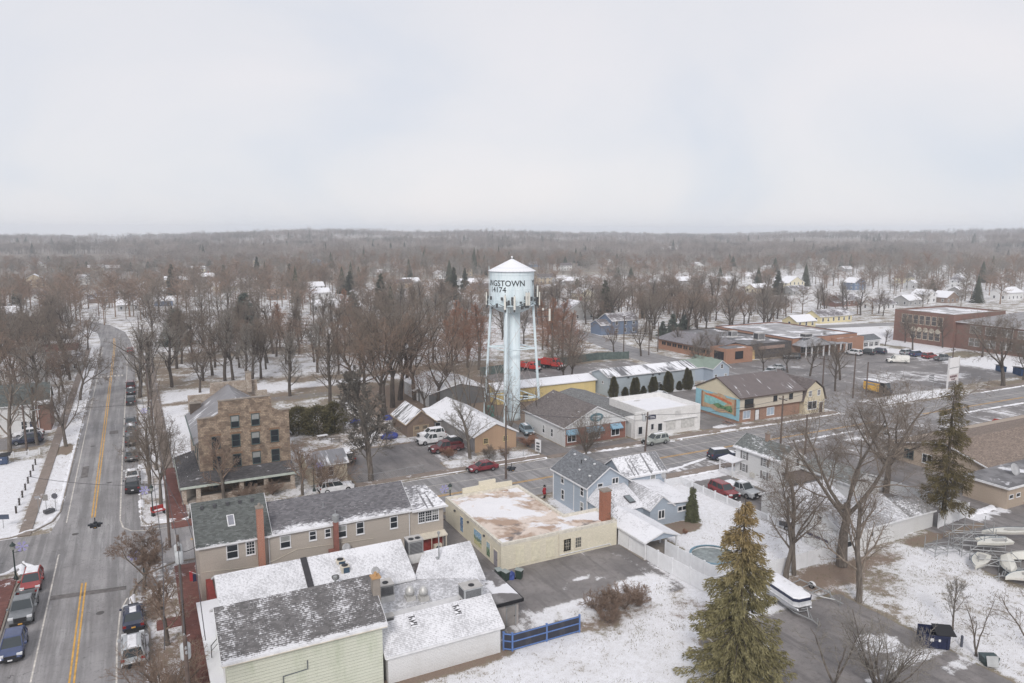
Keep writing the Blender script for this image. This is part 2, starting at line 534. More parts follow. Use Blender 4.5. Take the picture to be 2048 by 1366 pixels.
def rut(pts, w, sn, asp=None):
    for a, b in zip(pts[:-1], pts[1:]):
        a, b = np.array(a), np.array(b); ab = b - a; t = np.clip(((GX - a[0]) * ab[0] + (GY - a[1]) * ab[1]) / (ab @ ab), 0, 1)
        m = np.clip(1.3 - np.hypot(GX - a[0] - t * ab[0], GY - a[1] - t * ab[1]) / w, 0, 1)
        snow[...] += (sn - snow) * m
        if asp is not None: asph[...] += (asp - asph) * m
for o_ in (0, 1.7): rut([(43 + o_, 46.5), (41.5 + o_, 43), (44 + o_, 39)], .6, .3, .8); rut([(34 + o_, 57), (33 + o_, 54.5), (36 + o_, 51)], .5, .55)
rut([(50, 54), (49.6, 60), (49.5, 64)], .5, .5); rut([(66, 44), (72, 43), (78, 44.5)], .7, .62); rut([(66, 45.8), (72, 44.8), (78, 46.3)], .7, .62)
ground = MB()
ny, nx = GX.shape
me = bpy.data.meshes.new('ground')
co = np.stack([GX, GY, hill(GX, GY)], -1).reshape(-1, 3)
idx = np.arange(nx * ny).reshape(ny, nx)
quads = np.stack([idx[:-1, :-1], idx[:-1, 1:], idx[1:, 1:], idx[1:, :-1]], -1).reshape(-1, 4)
me.vertices.add(len(co)); me.vertices.foreach_set('co', co.ravel().astype('f'))
me.loops.add(quads.size); me.loops.foreach_set('vertex_index', quads.ravel().astype('i'))
me.polygons.add(len(quads)); me.polygons.foreach_set('loop_start', np.arange(0, quads.size, 4).astype('i'))
me.update(calc_edges=True)
for nm, A in (('cover', snow), ('paved', asph), ('tone', tone)):
    at = me.attributes.new(nm, 'FLOAT', 'POINT'); at.data.foreach_set('value', A.ravel().astype('f'))
def ground_mat():
    M = Mat('snowy_ground', .85, .25)
    p = M.coord('Position')
    def attr(n):
        a = M.n('ShaderNodeAttribute', attribute_name=n); return a.outputs['Fac']
    n1 = M.noise(p, .22, 5, .6); n2 = M.noise(p, 1.6, 5, .65); n3 = M.noise(p, 9, 3, .7); n4 = M.noise(p, .045, 3, .5)
    grass = M.mix(M.step(n1, .35, .65), col(146, 132, 112), col(134, 128, 102))
    grass = M.mix(M.step(M.math('ADD', n2, M.math('MULTIPLY', attr('tone'), .25)), .45, .7), grass, col(142, 120, 104))
    grass = M.mix(M.step(n3, .4, .65, 0, .5), grass, col(104, 92, 80))
    ta = M.mix(M.step(n1, .35, .65), col(118, 113, 112), col(142, 136, 134))
    ta = M.mix(M.step(n2, .45, .75, 0, .5), ta, col(96, 90, 88))
    ta = M.mix(M.step(n3, .5, .7, 0, .25), ta, col(60, 58, 58))
    # tyre tracks and streaks
    w = M.noise(M.map(p, (.9, .09, 1), rot=(0, 0, R(28))), 1.2, 3, .6)
    ta = M.mix(M.step(w, .5, .64, 0, .4), ta, col(90, 86, 86))
    pv = M.math('ADD', attr('paved'), M.math('MULTIPLY', M.math('SUBTRACT', n2, .5), .55))
    pf = M.step(pv, .44, .54)
    base = M.mix(pf, grass, ta)
    s = M.math('ADD', attr('cover'), M.math('MULTIPLY', M.math('SUBTRACT', n1, .5), .75))
    s = M.math('ADD', s, M.math('MULTIPLY', M.math('SUBTRACT', n2, .5), .55))
    s = M.math('ADD', s, M.math('MULTIPLY', M.math('SUBTRACT', n3, .5), .5))
    s = M.math('ADD', s, M.math('MULTIPLY', M.math('SUBTRACT', w, .5), M.math('MULTIPLY', pf, .7)))
    f = M.step(s, .49, .65)
    sn = M.mix(M.step(n2, .3, .75, 0, .5), SNOW, (.66, .65, .68, 1))
    sn = M.mix(M.step(M.math('ADD', n3, M.math('MULTIPLY', n2, .4)), .66, .80, 0, .4), sn, (.46, .44, .40, 1))
    M.bump(M.math('ADD', M.math('MULTIPLY', n2, 1.0), M.math('MULTIPLY', n3, .35)), .45, .12)
    k = M.mix(f, base, sn)
    wood = M.math('MULTIPLY', M.step(n4, .34, .5), M.step(M.sep(p)[1], 420, 680, 0, .8))
    k = M.mix(wood, k, col(128, 116, 110))
    rough = M.mix(f, M.mix(pf, (.9,) * 3 + (1,), M.mix(M.step(n1, .4, .6), (.55,) * 3 + (1,), (.8,) * 3 + (1,))), (.8,) * 3 + (1,))
    return M.out(k, rough)
me.materials.append(ground_mat())
g_ob = link(bpy.data.objects.new('ground', me)); g_ob['kind'] = 'structure'

# ------------------------------------------------------------------ roads, pavements, markings
def asphalt(name, rot, amt=.0, c=(155, 151, 151)):
    M = Mat(name, .6, .35)
    p = M.coord('Position')
    st = M.noise(M.map(p, (.55, .02, 1), rot=(0, 0, rot)), 2.0, 4, .6)
    n1 = M.noise(p, .35, 5, .6); n2 = M.noise(p, 6, 4, .7); n3 = M.noise(p, .12, 3)
    k = M.mix(M.step(n1, .3, .7), col(*c), col(*[q * .88 for q in c]))
    k = M.mix(M.step(st, .40, .62, 0, .75), k, col(*[q * .74 for q in c]))
    salt = M.noise(M.map(p, (.8, .05, 1), (9, 4, 0), (0, 0, rot)), 1.4, 5, .7)
    k = M.mix(M.step(salt, .52, .72, 0, .45), k, col(186, 184, 184))
    k = M.mix(M.step(n2, .5, .8, 0, .3), k, col(90, 86, 86))
    cr = M.noise(p, 1.1, 2, .5, 1.5)
    k = M.mix(M.step(M.math('ABSOLUTE', M.math('SUBTRACT', cr, .5)), .0, .009, .75, 0), k, col(66, 63, 63))
    s = M.math('ADD', n1, M.math('ADD', M.math('MULTIPLY', n2, .25), M.math('MULTIPLY', st, .2)))
    f = M.step(s, 1.04 - amt, 1.12 - amt)
    M.bump(n2, .15, .02)
    return M.out(M.mix(f, k, SNOW), M.mix(M.step(n3, .4, .6), (.5,) * 3 + (1,), (.72,) * 3 + (1,)))
A_MAIN = asphalt('main_street_asphalt', 0)
A_LOCK = asphalt('cross_street_asphalt', R(90), .02)
def ribbon(pts, z=.02):
    """pts: list of (left xy, right xy); a strip of road"""
    m = MB()
    for (a, b), (c, d) in zip(pts[:-1], pts[1:]):
        m.poly([(a[0], a[1], z), (b[0], b[1], z), (d[0], d[1], z), (c[0], c[1], z)])
    return m
cl = [(-6.4, 250), (-6.5, 275), (-8.0, 298), (-13, 322), (-24, 346), (-45, 372), (-90, 400), (-190, 430)]
mp = [((-12.7, 0), (-.9, 0)), ((-12.7, 71), (-.9, 71)), ((-12.6, 86), (-2.4, 75)), ((-11.8, 89.5), (-2.4, 80)), ((-11, 93), (-.4, 84)), ((-11, 100), (-.4, 94)),
      ((-10.3, 106), (-1.2, 98.5)), ((-10.2, 150), (-1.1, 150)), ((-10.2, 250), (-1.1, 250))]
for i in range(1, len(cl) - 1):
    d = Vector((cl[i + 1][0] - cl[i - 1][0], cl[i + 1][1] - cl[i - 1][1])).normalized()
    nrm = Vector((-d.y, d.x)) * 4.3
    mp.append(((cl[i][0] + nrm.x, cl[i][1] + nrm.y), (cl[i][0] - nrm.x, cl[i][1] - nrm.y)))
struct('main_street', ribbon(mp), A_MAIN)
lk = [((-12.5, 100.5), (-12.5, 90.5)), ((-80, 101), (-80, 90.5))]
struct('side_street', MB().poly([(-80, 90.5, .016), (-10.5, 90.5, .016), (-10.5, 100.8, .016), (-80, 100.8, .016)]), A_LOCK)
m = MB()
for x0, x1, y0, y1, y2, y3 in ((-1.2, 24, 85.5, 98.0, 85.5, 98.6), (24, 66, 85.5, 98.6, 85.5, 98.9), (66, 80, 85.5, 98.9, 86.6, 97.6), (80, 130, 86.6, 97.6, 86.6, 97.4), (130, 420, 86.6, 97.4, 84, 96), ):
    m.poly([(x0, y0, .012), (x1, y2, .012), (x1, y3, .012), (x0, y1, .012)])
struct('cross_street', m, A_LOCK)
struct('second_street', MB().poly([(124.5, 97.3, .008), (136, 97.3, .008), (136.5, 175, .008), (146, 232, .008), (150, 330, .008), (142, 330, .008), (137.5, 232, .008), (125.5, 172, .008)]), asphalt('second_street_asphalt', 0, .06))
struct('far_street', MB().poly([(205, 196, .01), (420, 150, .01), (420, 157, .01), (205, 205, .01)]), asphalt('far_street_asphalt', R(90), .1))
YEL = plain('yellow_road_paint', col(233, 170, 62), .6, var=.12)
WHT = plain('white_road_paint', col(222, 214, 204), .6, var=.15)
def strip(pts, w, z, mat, name):
    m = MB()
    P = [Vector(p) for p in pts]
    for a, b in zip(P[:-1], P[1:]):
        d = (b - a).normalized(); q = Vector((-d.y, d.x)) * (w / 2)
        m.poly([(a.x + q.x, a.y + q.y, z), (a.x - q.x, a.y - q.y, z), (b.x - q.x, b.y - q.y, z), (b.x + q.x, b.y + q.y, z)])
    return struct(name, m, mat)
for dx in (-.17, .17):
    strip([(-6.5 + dx, 10), (-6.6 + dx, 84.2)], .15, .034, YEL, 'centre_line')
    strip([(-6.5 + dx, 104), (-6.45 + dx, 184), (-6.5 + dx, 262), (-7 + dx, 282)], .15, .034, YEL, 'centre_line')
    strip([(4, 91.1 + dx), (60, 91.2 + dx), (124, 90.6 + dx)], .15, .026, YEL, 'centre_line')
    strip([(138, 90.4 + dx), (260, 88.5 + dx)], .15, .026, YEL, 'centre_line')
strip([(-9.55, 10), (-9.5, 93.2)], .14, .034, WHT, 'edge_line')
strip([(-9.4, 103.5), (-9.5, 200), (-9.7, 262)], .14, .034, WHT, 'edge_line')
strip([(-3.0, 10), (-3.4, 70), (-3.2, 76), (-2.6, 78.6)], .14, .034, WHT, 'edge_line')
strip([(-3.0, 262), (-2.95, 213), (-3.4, 135), (-3.45, 101.5), (-3.1, 98.6), (-2.2, 97.0), (-.6, 96.3)], .16, .034, WHT, 'edge_line')
strip([(-.6, 96.3), (20, 95.6)], .14, .034, WHT, 'edge_line')
strip([(22, 95.6), (60, 95.1), (122, 93.9)], .13, .026, WHT, 'edge_line')
strip([(138, 93.6), (260, 91)], .13, .026, WHT, 'edge_line')
strip([(36, 87.9), (122, 88.0)], .13, .026, WHT, 'edge_line')
strip([(138, 87.6), (260, 86)], .13, .026, WHT, 'edge_line')
strip([(-9.5, 93.2), (-9.35, 93.25)], .1, .036, WHT, 'edge_line')
m = MB()
for k in range(7): m.poly([(-8.9 + k * .78, 206.8, .036), (-8.5 + k * .78, 206.6, .036), (-8.5 + k * .78, 208.6, .036), (-8.9 + k * .78, 208.8, .036)])
struct('crosswalk', m, WHT)
for x0, x1, y0, y1 in ((58, 61.5, 92.2, 93.8), (88, 90.2, 88.6, 90), (104, 110, 91.8, 93.2), (-8.8, -7.9, 122, 128), (-5.6, -4.2, 147, 149.5)): struct('road_patch', MB().poly([(x0, y0, .03), (x1, y0, .03), (x1, y1, .03), (x0, y1, .03)]), plain('patched_asphalt', col(122, 116, 114), .8, var=.15))
for x, y in ((-4.9, 76.5), (-8.2, 99), (-5.0, 118), (66, 92.6), (-7.9, 140)): struct('manhole_cover', MB().lathe([(.02, .033), (.36, .033), (.36, .02), (.02, .02)], 16, x, y), plain('manhole_iron', col(92, 88, 86), .6))
struct('road_patch', MB().poly([(-9.4, 81.5, .03), (-2.7, 80.6, .03), (-2.7, 81.5, .03), (-9.4, 82.5, .03)]), plain('patched_asphalt', col(122, 116, 114), .8, var=.15))
def paver(name, c1, c2, mort, snowy=.0):
    M = Mat(name, .85, .25)
    p = M.coord('Position')
    c, f = M.brick(p, c1, c2, mort, .4, .2, .01)
    n = M.noise(p, .5, 5, .65)
    c = M.mix(M.step(n, .4, .7, 0, .5), c, C3(c1, .55))
    s = M.math('ADD', M.noise(p, .4, 4, .6), M.math('MULTIPLY', M.noise(p, 3, 4, .7), .45))
    return M.out(M.mix(M.step(s, .86 - snowy, .95 - snowy), c, SNOW), .75)
BRICKWALK = paver('red_brick_paving', col(132, 78, 68), col(112, 66, 60), col(120, 92, 84), .02)
CONCWALK = paver('concrete_paving', col(148, 132, 120), col(138, 123, 113), col(120, 108, 100), .0)
def walk(name, x0, x1, y0, y1, mat, z=.12):
    return struct(name, MB().box(x0, x1, y0, y1, -.05, z), mat)
walk('brick_pavement', 1.9, 4.4, 20, 84, BRICKWALK); walk('brick_pavement', 2.0, 4.2, 98.5, 121, BRICKWALK); walk('brick_pavement', -19, -12.9, 20, 88.7, BRICKWALK)
walk('brick_pavement', -.2, 1.9, 70.5, 72.3, BRICKWALK); walk('brick_pavement', 2.2, 6.5, 95.5, 98.4, BRICKWALK, .11); walk('brick_pavement', 4.4, 33, 83, 84.8, CONCWALK, .11)
walk('pavement', -14.25, -12.95, 101, 262, CONCWALK); walk('pavement', 1.9, 3.6, 121.2, 262, CONCWALK, .10)
walk('pavement', 22, 57.4, 99.9, 101.2, CONCWALK); walk('pavement', 57.6, 124, 98.9, 100.3, CONCWALK, .11); walk('pavement', 66.5, 100, 82.6, 84.3, CONCWALK, .06); walk('pavement', 168, 300, 97.6, 99, CONCWALK)
def kerb(pts, w=.16, z=.13, mat=None):
    m = MB()
    P = [Vector(p) for p in pts]
    for a, b in zip(P[:-1], P[1:]):
        d = (b - a).normalized(); q = Vector((-d.y, d.x)) * (w / 2)
        m.slab([(a.x - q.x, a.y - q.y, z), (b.x - q.x, b.y - q.y, z), (b.x + q.x, b.y + q.y, z), (a.x + q.x, a.y + q.y, z)], z + .05)
    return struct('kerb', m, mat or CONC)
kerb([(-12.75, 20), (-12.75, 86), (-12.4, 88.6), (-13.4, 89.6), (-18, 90.2), (-40, 90.3)])
kerb([(-40, 101.1), (-15, 101.1), (-12.6, 102.3), (-11, 104.6), (-10.35, 108), (-10.3, 262)])
kerb([(-.8, 20), (-.8, 71), (-1.2, 73), (-2.0, 75.4), (-2.3, 78), (-1.9, 81), (-.6, 83.6), (2, 85.1), (60, 85.2), (66, 85.2)])
kerb([(-1.0, 262), (-1.0, 100), (-.5, 98.4), (.8, 97.6), (3, 97.4), (5, 98.3), (24, 98.9), (57, 99.2)])
kerb([(62.6, 98.8), (76, 97.9), (106, 97.6), (123, 97.6)]); kerb([(138, 98.5), (166, 98), (300, 96.4)])
rs = random.Random(5)
def berm(pts, w, h, name='snow_bank', seed=0, gap=.25):
    r = random.Random(seed)
    m = MB(); P = [Vector(p) for p in pts]; path = []
    for a, b in zip(P[:-1], P[1:]):
        n = max(2, int((b - a).length / .55))
        for k in range(n): path.append(a.lerp(b, k / n))
    path.append(P[-1])
    ww = 0; rows = []
    for i, p in enumerate(path):
        d = (path[min(i + 1, len(path) - 1)] - path[max(i - 1, 0)]).normalized(); q = Vector((-d.y, d.x))
        ww = .6 * ww + .4 * r.uniform(.15, 1.25)
        k = 0 if r.random() < gap * .4 else 1
        W = w * ww * k + .02; hh = h * r.uniform(.35, 1.2) * ww * k
        o = r.uniform(-.2, .2) * w
        rows.append([(p.x + q.x * (o + s * W), p.y + q.y * (o + s * W), z) for s, z in ((-1, -.02), (-.55, hh * .75 + .05), (.05, hh + .07), (.6, hh * .6 + .04), (1, -.02))])
    for a, b in zip(rows[:-1], rows[1:]):
        for k in range(4): m.poly([a[k], b[k], b[k + 1], a[k + 1]])
    return struct(name, m, SNOWM, 'stuff')
berm([(-10.6, 107), (-10.5, 150), (-10.5, 240)], .45, .12, seed=1); berm([(-15, 101.6), (-12.6, 103), (-11.2, 105.5), (-10.6, 108)], .5, .15, seed=2)
berm([(-1.0, 99.5), (-1.0, 125)], .4, .12, seed=3); berm([(-.7, 97.9), (3, 97.9), (5, 98.8)], .4, .14, seed=4)
berm([(-1.5, 72.5), (-2.2, 75.5), (-2.1, 79)], .4, .15, seed=6); berm([(-1.2, 60), (-1.0, 70)], .35, .1, seed=7, gap=.9)
berm([(-18, 89.6), (-14.2, 90.4), (-12.9, 92), (-12.6, 89.2)], .45, .16, seed=8); berm([(-12.9, 93), (-12, 91.5), (-11.1, 90.4), (-11.1, 88.5)], .5, .15, seed=9, gap=.7)
berm([(38, 99.3), (48, 99.5), (57, 99.4)], .4, .16, seed=10); berm([(62.5, 98.9), (76, 98.0), (90, 98.0), (106, 97.9), (122, 98.0)], .45, .2, seed=11)
berm([(48, 101.6), (57, 101.6)], .35, .12, seed=12, gap=.8); berm([(66, 84.9), (74, 86.2), (82, 88.3), (92, 88.2)], .5, .2, seed=13); berm([(66.5, 82.3), (76, 82.3), (79, 82.3)], .35, .12, seed=14)
berm([(98, 88.0), (120, 87.9)], .4, .16, seed=15, gap=.6); berm([(108, 84.6), (124, 84.4)], .5, .18, seed=16); berm([(138, 99.0), (166, 98.4)], .5, .2, seed=17); berm([(168, 97.0), (240, 96.2)], .5, .22, seed=18)
berm([(140, 87.5), (175, 86.5)], .5, .18, seed=19); berm([(93, 98.9), (97, 99.2), (100, 98.9)], .9, .1, seed=20)
berm([(-12.4, 70.5), (-11.9, 66), (-11.9, 60)], .55, .05, seed=21, gap=.8); berm([(1.0, 99.4), (4.2, 97.6)], .5, .1, seed=22); berm([(92.5, 53.6), (99, 54.2)], .7, .35, seed=23)

# ------------------------------------------------------------------ building helpers
def gable(T, x0, x1, y0, y1, h, rise, axis, wall, roof, over=.3, z0=0, trim=WHITE, td=.16, wallname='wall', ridge=None, mats=None):
    """closed gabled block with an overhanging two-slope roof; axis = direction of the ridge; ridge = its offset"""
    w = MB()
    a0, a1, b0, b1 = (x0, x1, y0, y1) if axis == 'x' else (y0, y1, x0, x1)
    c = (b0 + b1) / 2 if ridge is None else ridge
    w.prism([(b0, z0), (b1, z0), (b1, h), (c, h + rise), (b0, h)], axis, a0, a1)
    W = part(wallname, w, wall, T)
    r = MB(); t = MB(); th = .14; up = .03
    for e, s in ((b0, -1), (b1, 1)):
        k = rise / abs(c - e); eo = e + s * over; ez = h - k * over + up
        pts = [(c, h + rise + up), (c, h + rise + th + up), (eo, ez + th), (eo, ez)]
        r.prism(pts, axis, a0 - over, a1 + over)
        q = [(c, h + rise + up + th - .02), (eo, ez + th - .02), (eo, ez - td + .1), (c, h + rise + up - td + .1)]
        t.prism(q, axis, a0 - over - .05, a0 - over - .003); t.prism(q, axis, a1 + over + .003, a1 + over + .05)
        g = [(eo + s * .004, ez - .06), (eo + s * .10, ez - .06), (eo + s * .10, ez + th - .03), (eo + s * .004, ez + th - .03)]
        t.prism(g, axis, a0 - over, a1 + over)
    Rf = part('roof', r, roof, T)
    part('trim', t, trim, Rf)
    return W, Rf
def hip(T, x0, x1, y0, y1, h, rise, roof, wall, over=.3, z0=0, trim=WHITE, inset=None):
    part('wall', MB().box(x0, x1, y0, y1, z0, h), wall, T)
    X0, X1, Y0, Y1 = x0 - over, x1 + over, y0 - over, y1 + over
    wx, wy = X1 - X0, Y1 - Y0
    i = (min(wx, wy) / 2) if inset is None else inset
    if wx >= wy: a, b = (X0 + i, (Y0 + Y1) / 2), (X1 - i, (Y0 + Y1) / 2)
    else: a, b = ((X0 + X1) / 2, Y0 + i), ((X0 + X1) / 2, Y1 - i)
    A, B, e = (a[0], a[1], h + rise), (b[0], b[1], h + rise), h + .02
    c = [(X0, Y0, e), (X1, Y0, e), (X1, Y1, e), (X0, Y1, e)]
    m = MB()
    if wx >= wy:
        for q in ([c[0], c[1], B, A], [c[1], c[2], B], [c[2], c[3], A, B], [c[3], c[0], A]): m.poly(q)
    else:
        for q in ([c[0], c[1], A], [c[1], c[2], B, A], [c[2], c[3], B], [c[3], c[0], A, B]): m.poly(q)
    m.poly(c[::-1])
    Rf = part('roof', m, roof, T)
    t = MB(); t.box(X0 - .06, X1 + .06, Y0 - .06, Y0 - .004, h - .1, h + .06); t.box(X0 - .06, X0 - .004, Y0 - .004, Y1, h - .1, h + .06); t.box(X1 + .004, X1 + .06, Y0 - .004, Y1, h - .1, h + .06)
    part('trim', t, trim, Rf)
    return Rf
def flat(T, x0, x1, y0, y1, h, wall, roof, par=.35, pt=.25, cap=None, z0=0):
    part('wall', MB().box(x0, x1, y0, y1, z0, h - par), wall, T)
    Rf = part('roof', MB().box(x0 + pt, x1 - pt, y0 + pt, y1 - pt, h - par + .002, h - par + .05), roof, T)
    p = MB(); z = h - par + .001
    p.box(x0, x1, y0, y0 + pt, z, h).box(x0, x1, y1 - pt, y1, z, h).box(x0, x0 + pt, y0 + pt, y1 - pt, z, h).box(x1 - pt, x1, y0 + pt, y1 - pt, z, h)
    part('parapet', p, wall, T)
    if cap:
        c = MB(); k = .05
        c.box(x0 - k, x1 + k, y0 - k, y0 + pt + k, h + .002, h + .09).box(x0 - k, x1 + k, y1 - pt - k, y1 + k, h + .002, h + .09)
        c.box(x0 - k, x0 + pt + k, y0 + pt + k, y1 - pt - k, h + .002, h + .09).box(x1 - pt - k, x1 + k, y0 + pt + k, y1 - pt - k, h + .002, h + .09)
        part('coping', c, cap, T)
    return Rf
ROT = {'-y': 0, '+y': math.pi, '-x': -math.pi / 2, '+x': math.pi / 2}
_wm = {}
def window_mesh(w, h, style, fmat, gmat):
    key = (round(w, 2), round(h, 2), style, fmat.name, gmat.name)
    if key not in _wm:
        f = MB(); t = .09 if style != 'plain' else .06; d = .06
        f.box(-w / 2 - t, w / 2 + t, -d, 0, -t, 0).box(-w / 2 - t, w / 2 + t, -d, 0, h, h + t)
        f.box(-w / 2 - t, -w / 2, -d, 0, 0, h).box(w / 2, w / 2 + t, -d, 0, 0, h)
        if style in ('dh', 'six'): f.box(-w / 2, w / 2, -.045, 0, h * .49, h * .49 + .06)
        if style in ('six', 'grid'):
            for k in (1, 2): f.box(-w / 2 + w * k / 3 - .015, -w / 2 + w * k / 3 + .015, -.04, 0, .0, h)
            for k in ((1, 3) if style == 'six' else (1, 2)): f.box(-w / 2, w / 2, -.04, 0, h * k / (4 if style == 'six' else 3) - .015, h * k / (4 if style == 'six' else 3) + .015)
        if style == 'pair': f.box(-.05, .05, -.05, 0, 0, h)
        if style == 'store':
            n = max(2, int(w / 1.0))
            for k in range(1, n): f.box(-w / 2 + w * k / n - .03, -w / 2 + w * k / n + .03, -.05, 0, 0, h)
        f.box(-w / 2 - t - .04, w / 2 + t + .04, -d - .05, 0, -t - .05, -t - .002)
        g = MB().box(-w / 2, w / 2, -.02, -.001, 0, h)
        b = MB().box(-w / 2, w / 2, -.028, -.021, h * .5, h) if style in ('dh', 'six') else None
        _wm[key] = (f.mesh('window', fmat), g.mesh('pane', gmat), b.mesh('blind', plain('window_blind', col(150, 152, 150), .7)) if b else None)
    return _wm[key]
_wk = [0]
def win(T, face, pos, a, z, w, h, style='dh', fmat=WHITE, gmat=GLASS, name='window', blind=None):
    fm, gm, bm = window_mesh(w, h, style, fmat, gmat)
    off = OFF[T.name]
    o = link(bpy.data.objects.new(name, fm), T)
    if face in ('-y', '+y'): p = (a, pos, z)
    else: p = (pos, a, z)
    o.location = (p[0] - off[0], p[1] - off[1], p[2] - off[2])
    o.rotation_euler = (0, 0, ROT[face])
    link(bpy.data.objects.new('pane', gm), o)
    _wk[0] += 1
    if bm and (blind if blind is not None else _wk[0] % 3 == 0): link(bpy.data.objects.new('blind', bm), o)
    return o
def shutters(T, face, pos, a, z, w, h, mat):
    m = MB()
    for s in (-1, 1): m.box(s * (w / 2 + .29) - .17, s * (w / 2 + .29) + .17, -.05, 0, 0, h)
    off = OFF[T.name]; o = link(bpy.data.objects.new('shutters', m.mesh('shutters', mat)), T)
    p = (a, pos, z) if face[1] == 'y' else (pos, a, z)
    o.location = tuple(p[i] - off[i] for i in range(3)); o.rotation_euler = (0, 0, ROT[face])
def door(T, face, pos, a, w, h, mat, z=.02, fmat=WHITE, handle=True):
    f = MB(); t = .1
    f.box(-w / 2 - t, -w / 2, -.07, 0, 0, h + t).box(w / 2, w / 2 + t, -.07, 0, 0, h + t).box(-w / 2, w / 2, -.07, 0, h, h + t)
    off = OFF[T.name]
    o = link(bpy.data.objects.new('door', MB().box(-w / 2, w / 2, -.045, 0, 0, h).box(-w * .3, w * .3, -.06, -.045, h * .12, h * .42).mesh('door', mat)), T)
    p = (a, pos, z) if face[1] == 'y' else (pos, a, z)
    o.location = tuple(p[i] - off[i] for i in range(3)); o.rotation_euler = (0, 0, ROT[face])
    link(bpy.data.objects.new('frame', f.mesh('frame', fmat)), o)
    if handle: link(bpy.data.objects.new('handle', MB().box(w * .36, w * .42, -.1, -.046, h * .45, h * .5).mesh('handle', BLACK)), o)
    return o
def chimney(parent, x, y, z0, z1, s, mat, cap=CONC, sx=None, pots=1):
    sx = sx or s
    o = part('chimney', MB().box(x - sx / 2, x + sx / 2, y - s / 2, y + s / 2, z0, z1), mat, parent)
    part('cap', MB().box(x - sx / 2 - .07, x + sx / 2 + .07, y - s / 2 - .07, y + s / 2 + .07, z1 + .002, z1 + .14).lathe([(.16, z1 + .14), (.13, z1 + .45)], 10, x, y), cap, o)
    return o
def bld(name, label, cat, x0, y0, group=None): return thing(name, label, cat, (x0, y0, 0), 0, group, world=True)

SHED_G = col(78, 84, 80); SHG = col(84, 82, 86)
R_GREEN = roofm('green_shingle_roof', col(94, 98, 96), -.24, 1.0, soft=.2, course=.18, seed=1)
R_LONG = roofm('charcoal_shingle_roof', col(108, 106, 110), -.02, 1.3, soft=.2, hi=.85, course=.18, seed=2, large=.2)
R_LONG2 = roofm('striped_snow_roof', col(100, 98, 102), .24, .5, seed=3, vstripe=.4, soft=.2, lo=.1)
R_FRONT = roofm('dashed_snow_shingle', col(100, 97, 97), .12, .5, course=.17, seed=4, dash=3.0, large=.7, soft=.26, lo=.02, hi=.78)
R_SNOWY = roofm('snowed_shingle', col(112, 110, 112), .32, .0, course=.16, seed=5, dash=3.4, large=.25, soft=.26, lo=.46, hi=.90)
R_SNOWY2 = roofm('thin_snow_shingle', col(112, 110, 112), .25, .0, course=.2, seed=6, dash=2.2, large=.22, soft=.24, lo=.34, hi=.88)
R_WHITE = roofm('deep_snow_roof', col(120, 118, 120), .52, .0, seed=7, soft=.3, lo=.5, hi=.93)
R_GREY = roofm('slate_grey_shingle', col(112, 115, 120), -.45, .0, seed=8)
R_STRIPE = roofm('patchy_snow_shingle', col(112, 112, 116), .30, .3, seed=9, vstripe=.36, dash=2.2, soft=.2, lo=.1)
R_BROWN = roofm('brown_shingle', col(134, 117, 105), -.6, 0, seed=10)
R_DUSK = roofm('grey_brown_shingle', col(112, 104, 102), -.14, 0, course=.25, seed=11, dash=.6)
BEIGE = siding('beige_siding', col(198, 186, 173), .115, dirt=.12)
PALEY = siding('pale_yellow_green_clapboard', col(208, 211, 192), .26, (0.40, 0.46, 0.32, 1), .75, line=.6)
WSID = siding('white_siding', col(228, 228, 228), .13, (0.5, 0.47, 0.42, 1), .3)
WBRK = brickm('white_painted_brick', col(226, 224, 220), col(216, 214, 212), col(190, 188, 184), patch=.12, pc=(.4, .38, .35, 1))
BLUES = siding('light_blue_siding', col(176, 190, 206), .13, dirt=.1)
CREAM = brickm('cream_painted_block', col(218, 209, 186), col(212, 204, 180), col(196, 188, 166), .4, .2, .008, .3, (.5, .46, .36, 1))
REDB = brickm('red_brick', col(150, 84, 66), col(134, 74, 60), col(150, 122, 110))
ORB = brickm('orange_brick', col(178, 126, 98), col(164, 112, 88), col(165, 130, 110), patch=.2)
DKB = brickm('school_brick', col(146, 104, 90), col(130, 92, 80), col(130, 104, 96), patch=.3)
REDW = plain('red_painted_wall', col(158, 58, 52), .6, var=.1)
STONE = stonem('brown_rubble_stone', col(148, 126, 106), col(110, 93, 80), col(178, 156, 132), col(116, 102, 90))
STONE2 = stonem('grey_field_stone', col(176, 160, 144), col(150, 132, 118), col(190, 178, 164), col(140, 124, 110))
TEALF = plain('teal_window_frame', col(74, 92, 92), .6)
TAR = flatroof('tar_roof', col(104, 102, 104), col(128, 126, 128), -.04, .14, 1)
SAND = plain('buff_trim', col(214, 204, 184), .7)
def dish(px, py, z, r=.35, label='grey satellite dish on a roof'):
    x, y = G(px, py, z)
    T = thing('satellite_dish', label, 'satellite dish', (x, y, z - .5))
    part('mast', MB().tube((0, 0, 0), (0, 0, .5), .03).tube((0, 0, .5), (-.1, -.22, .55), .02), GALV, T)
    m = MB().lathe([(.02, 0), (r * .5, .03), (r, .12), (r, .14), (r * .5, .06), (.02, .03)], 16)
    m.xf(Matrix.Translation((0, -.05, .55)) @ Matrix.Rotation(R(65), 4, 'X'))
    part('reflector', m, plain('dish_grey', col(176, 176, 178), .5), T, smooth=True)

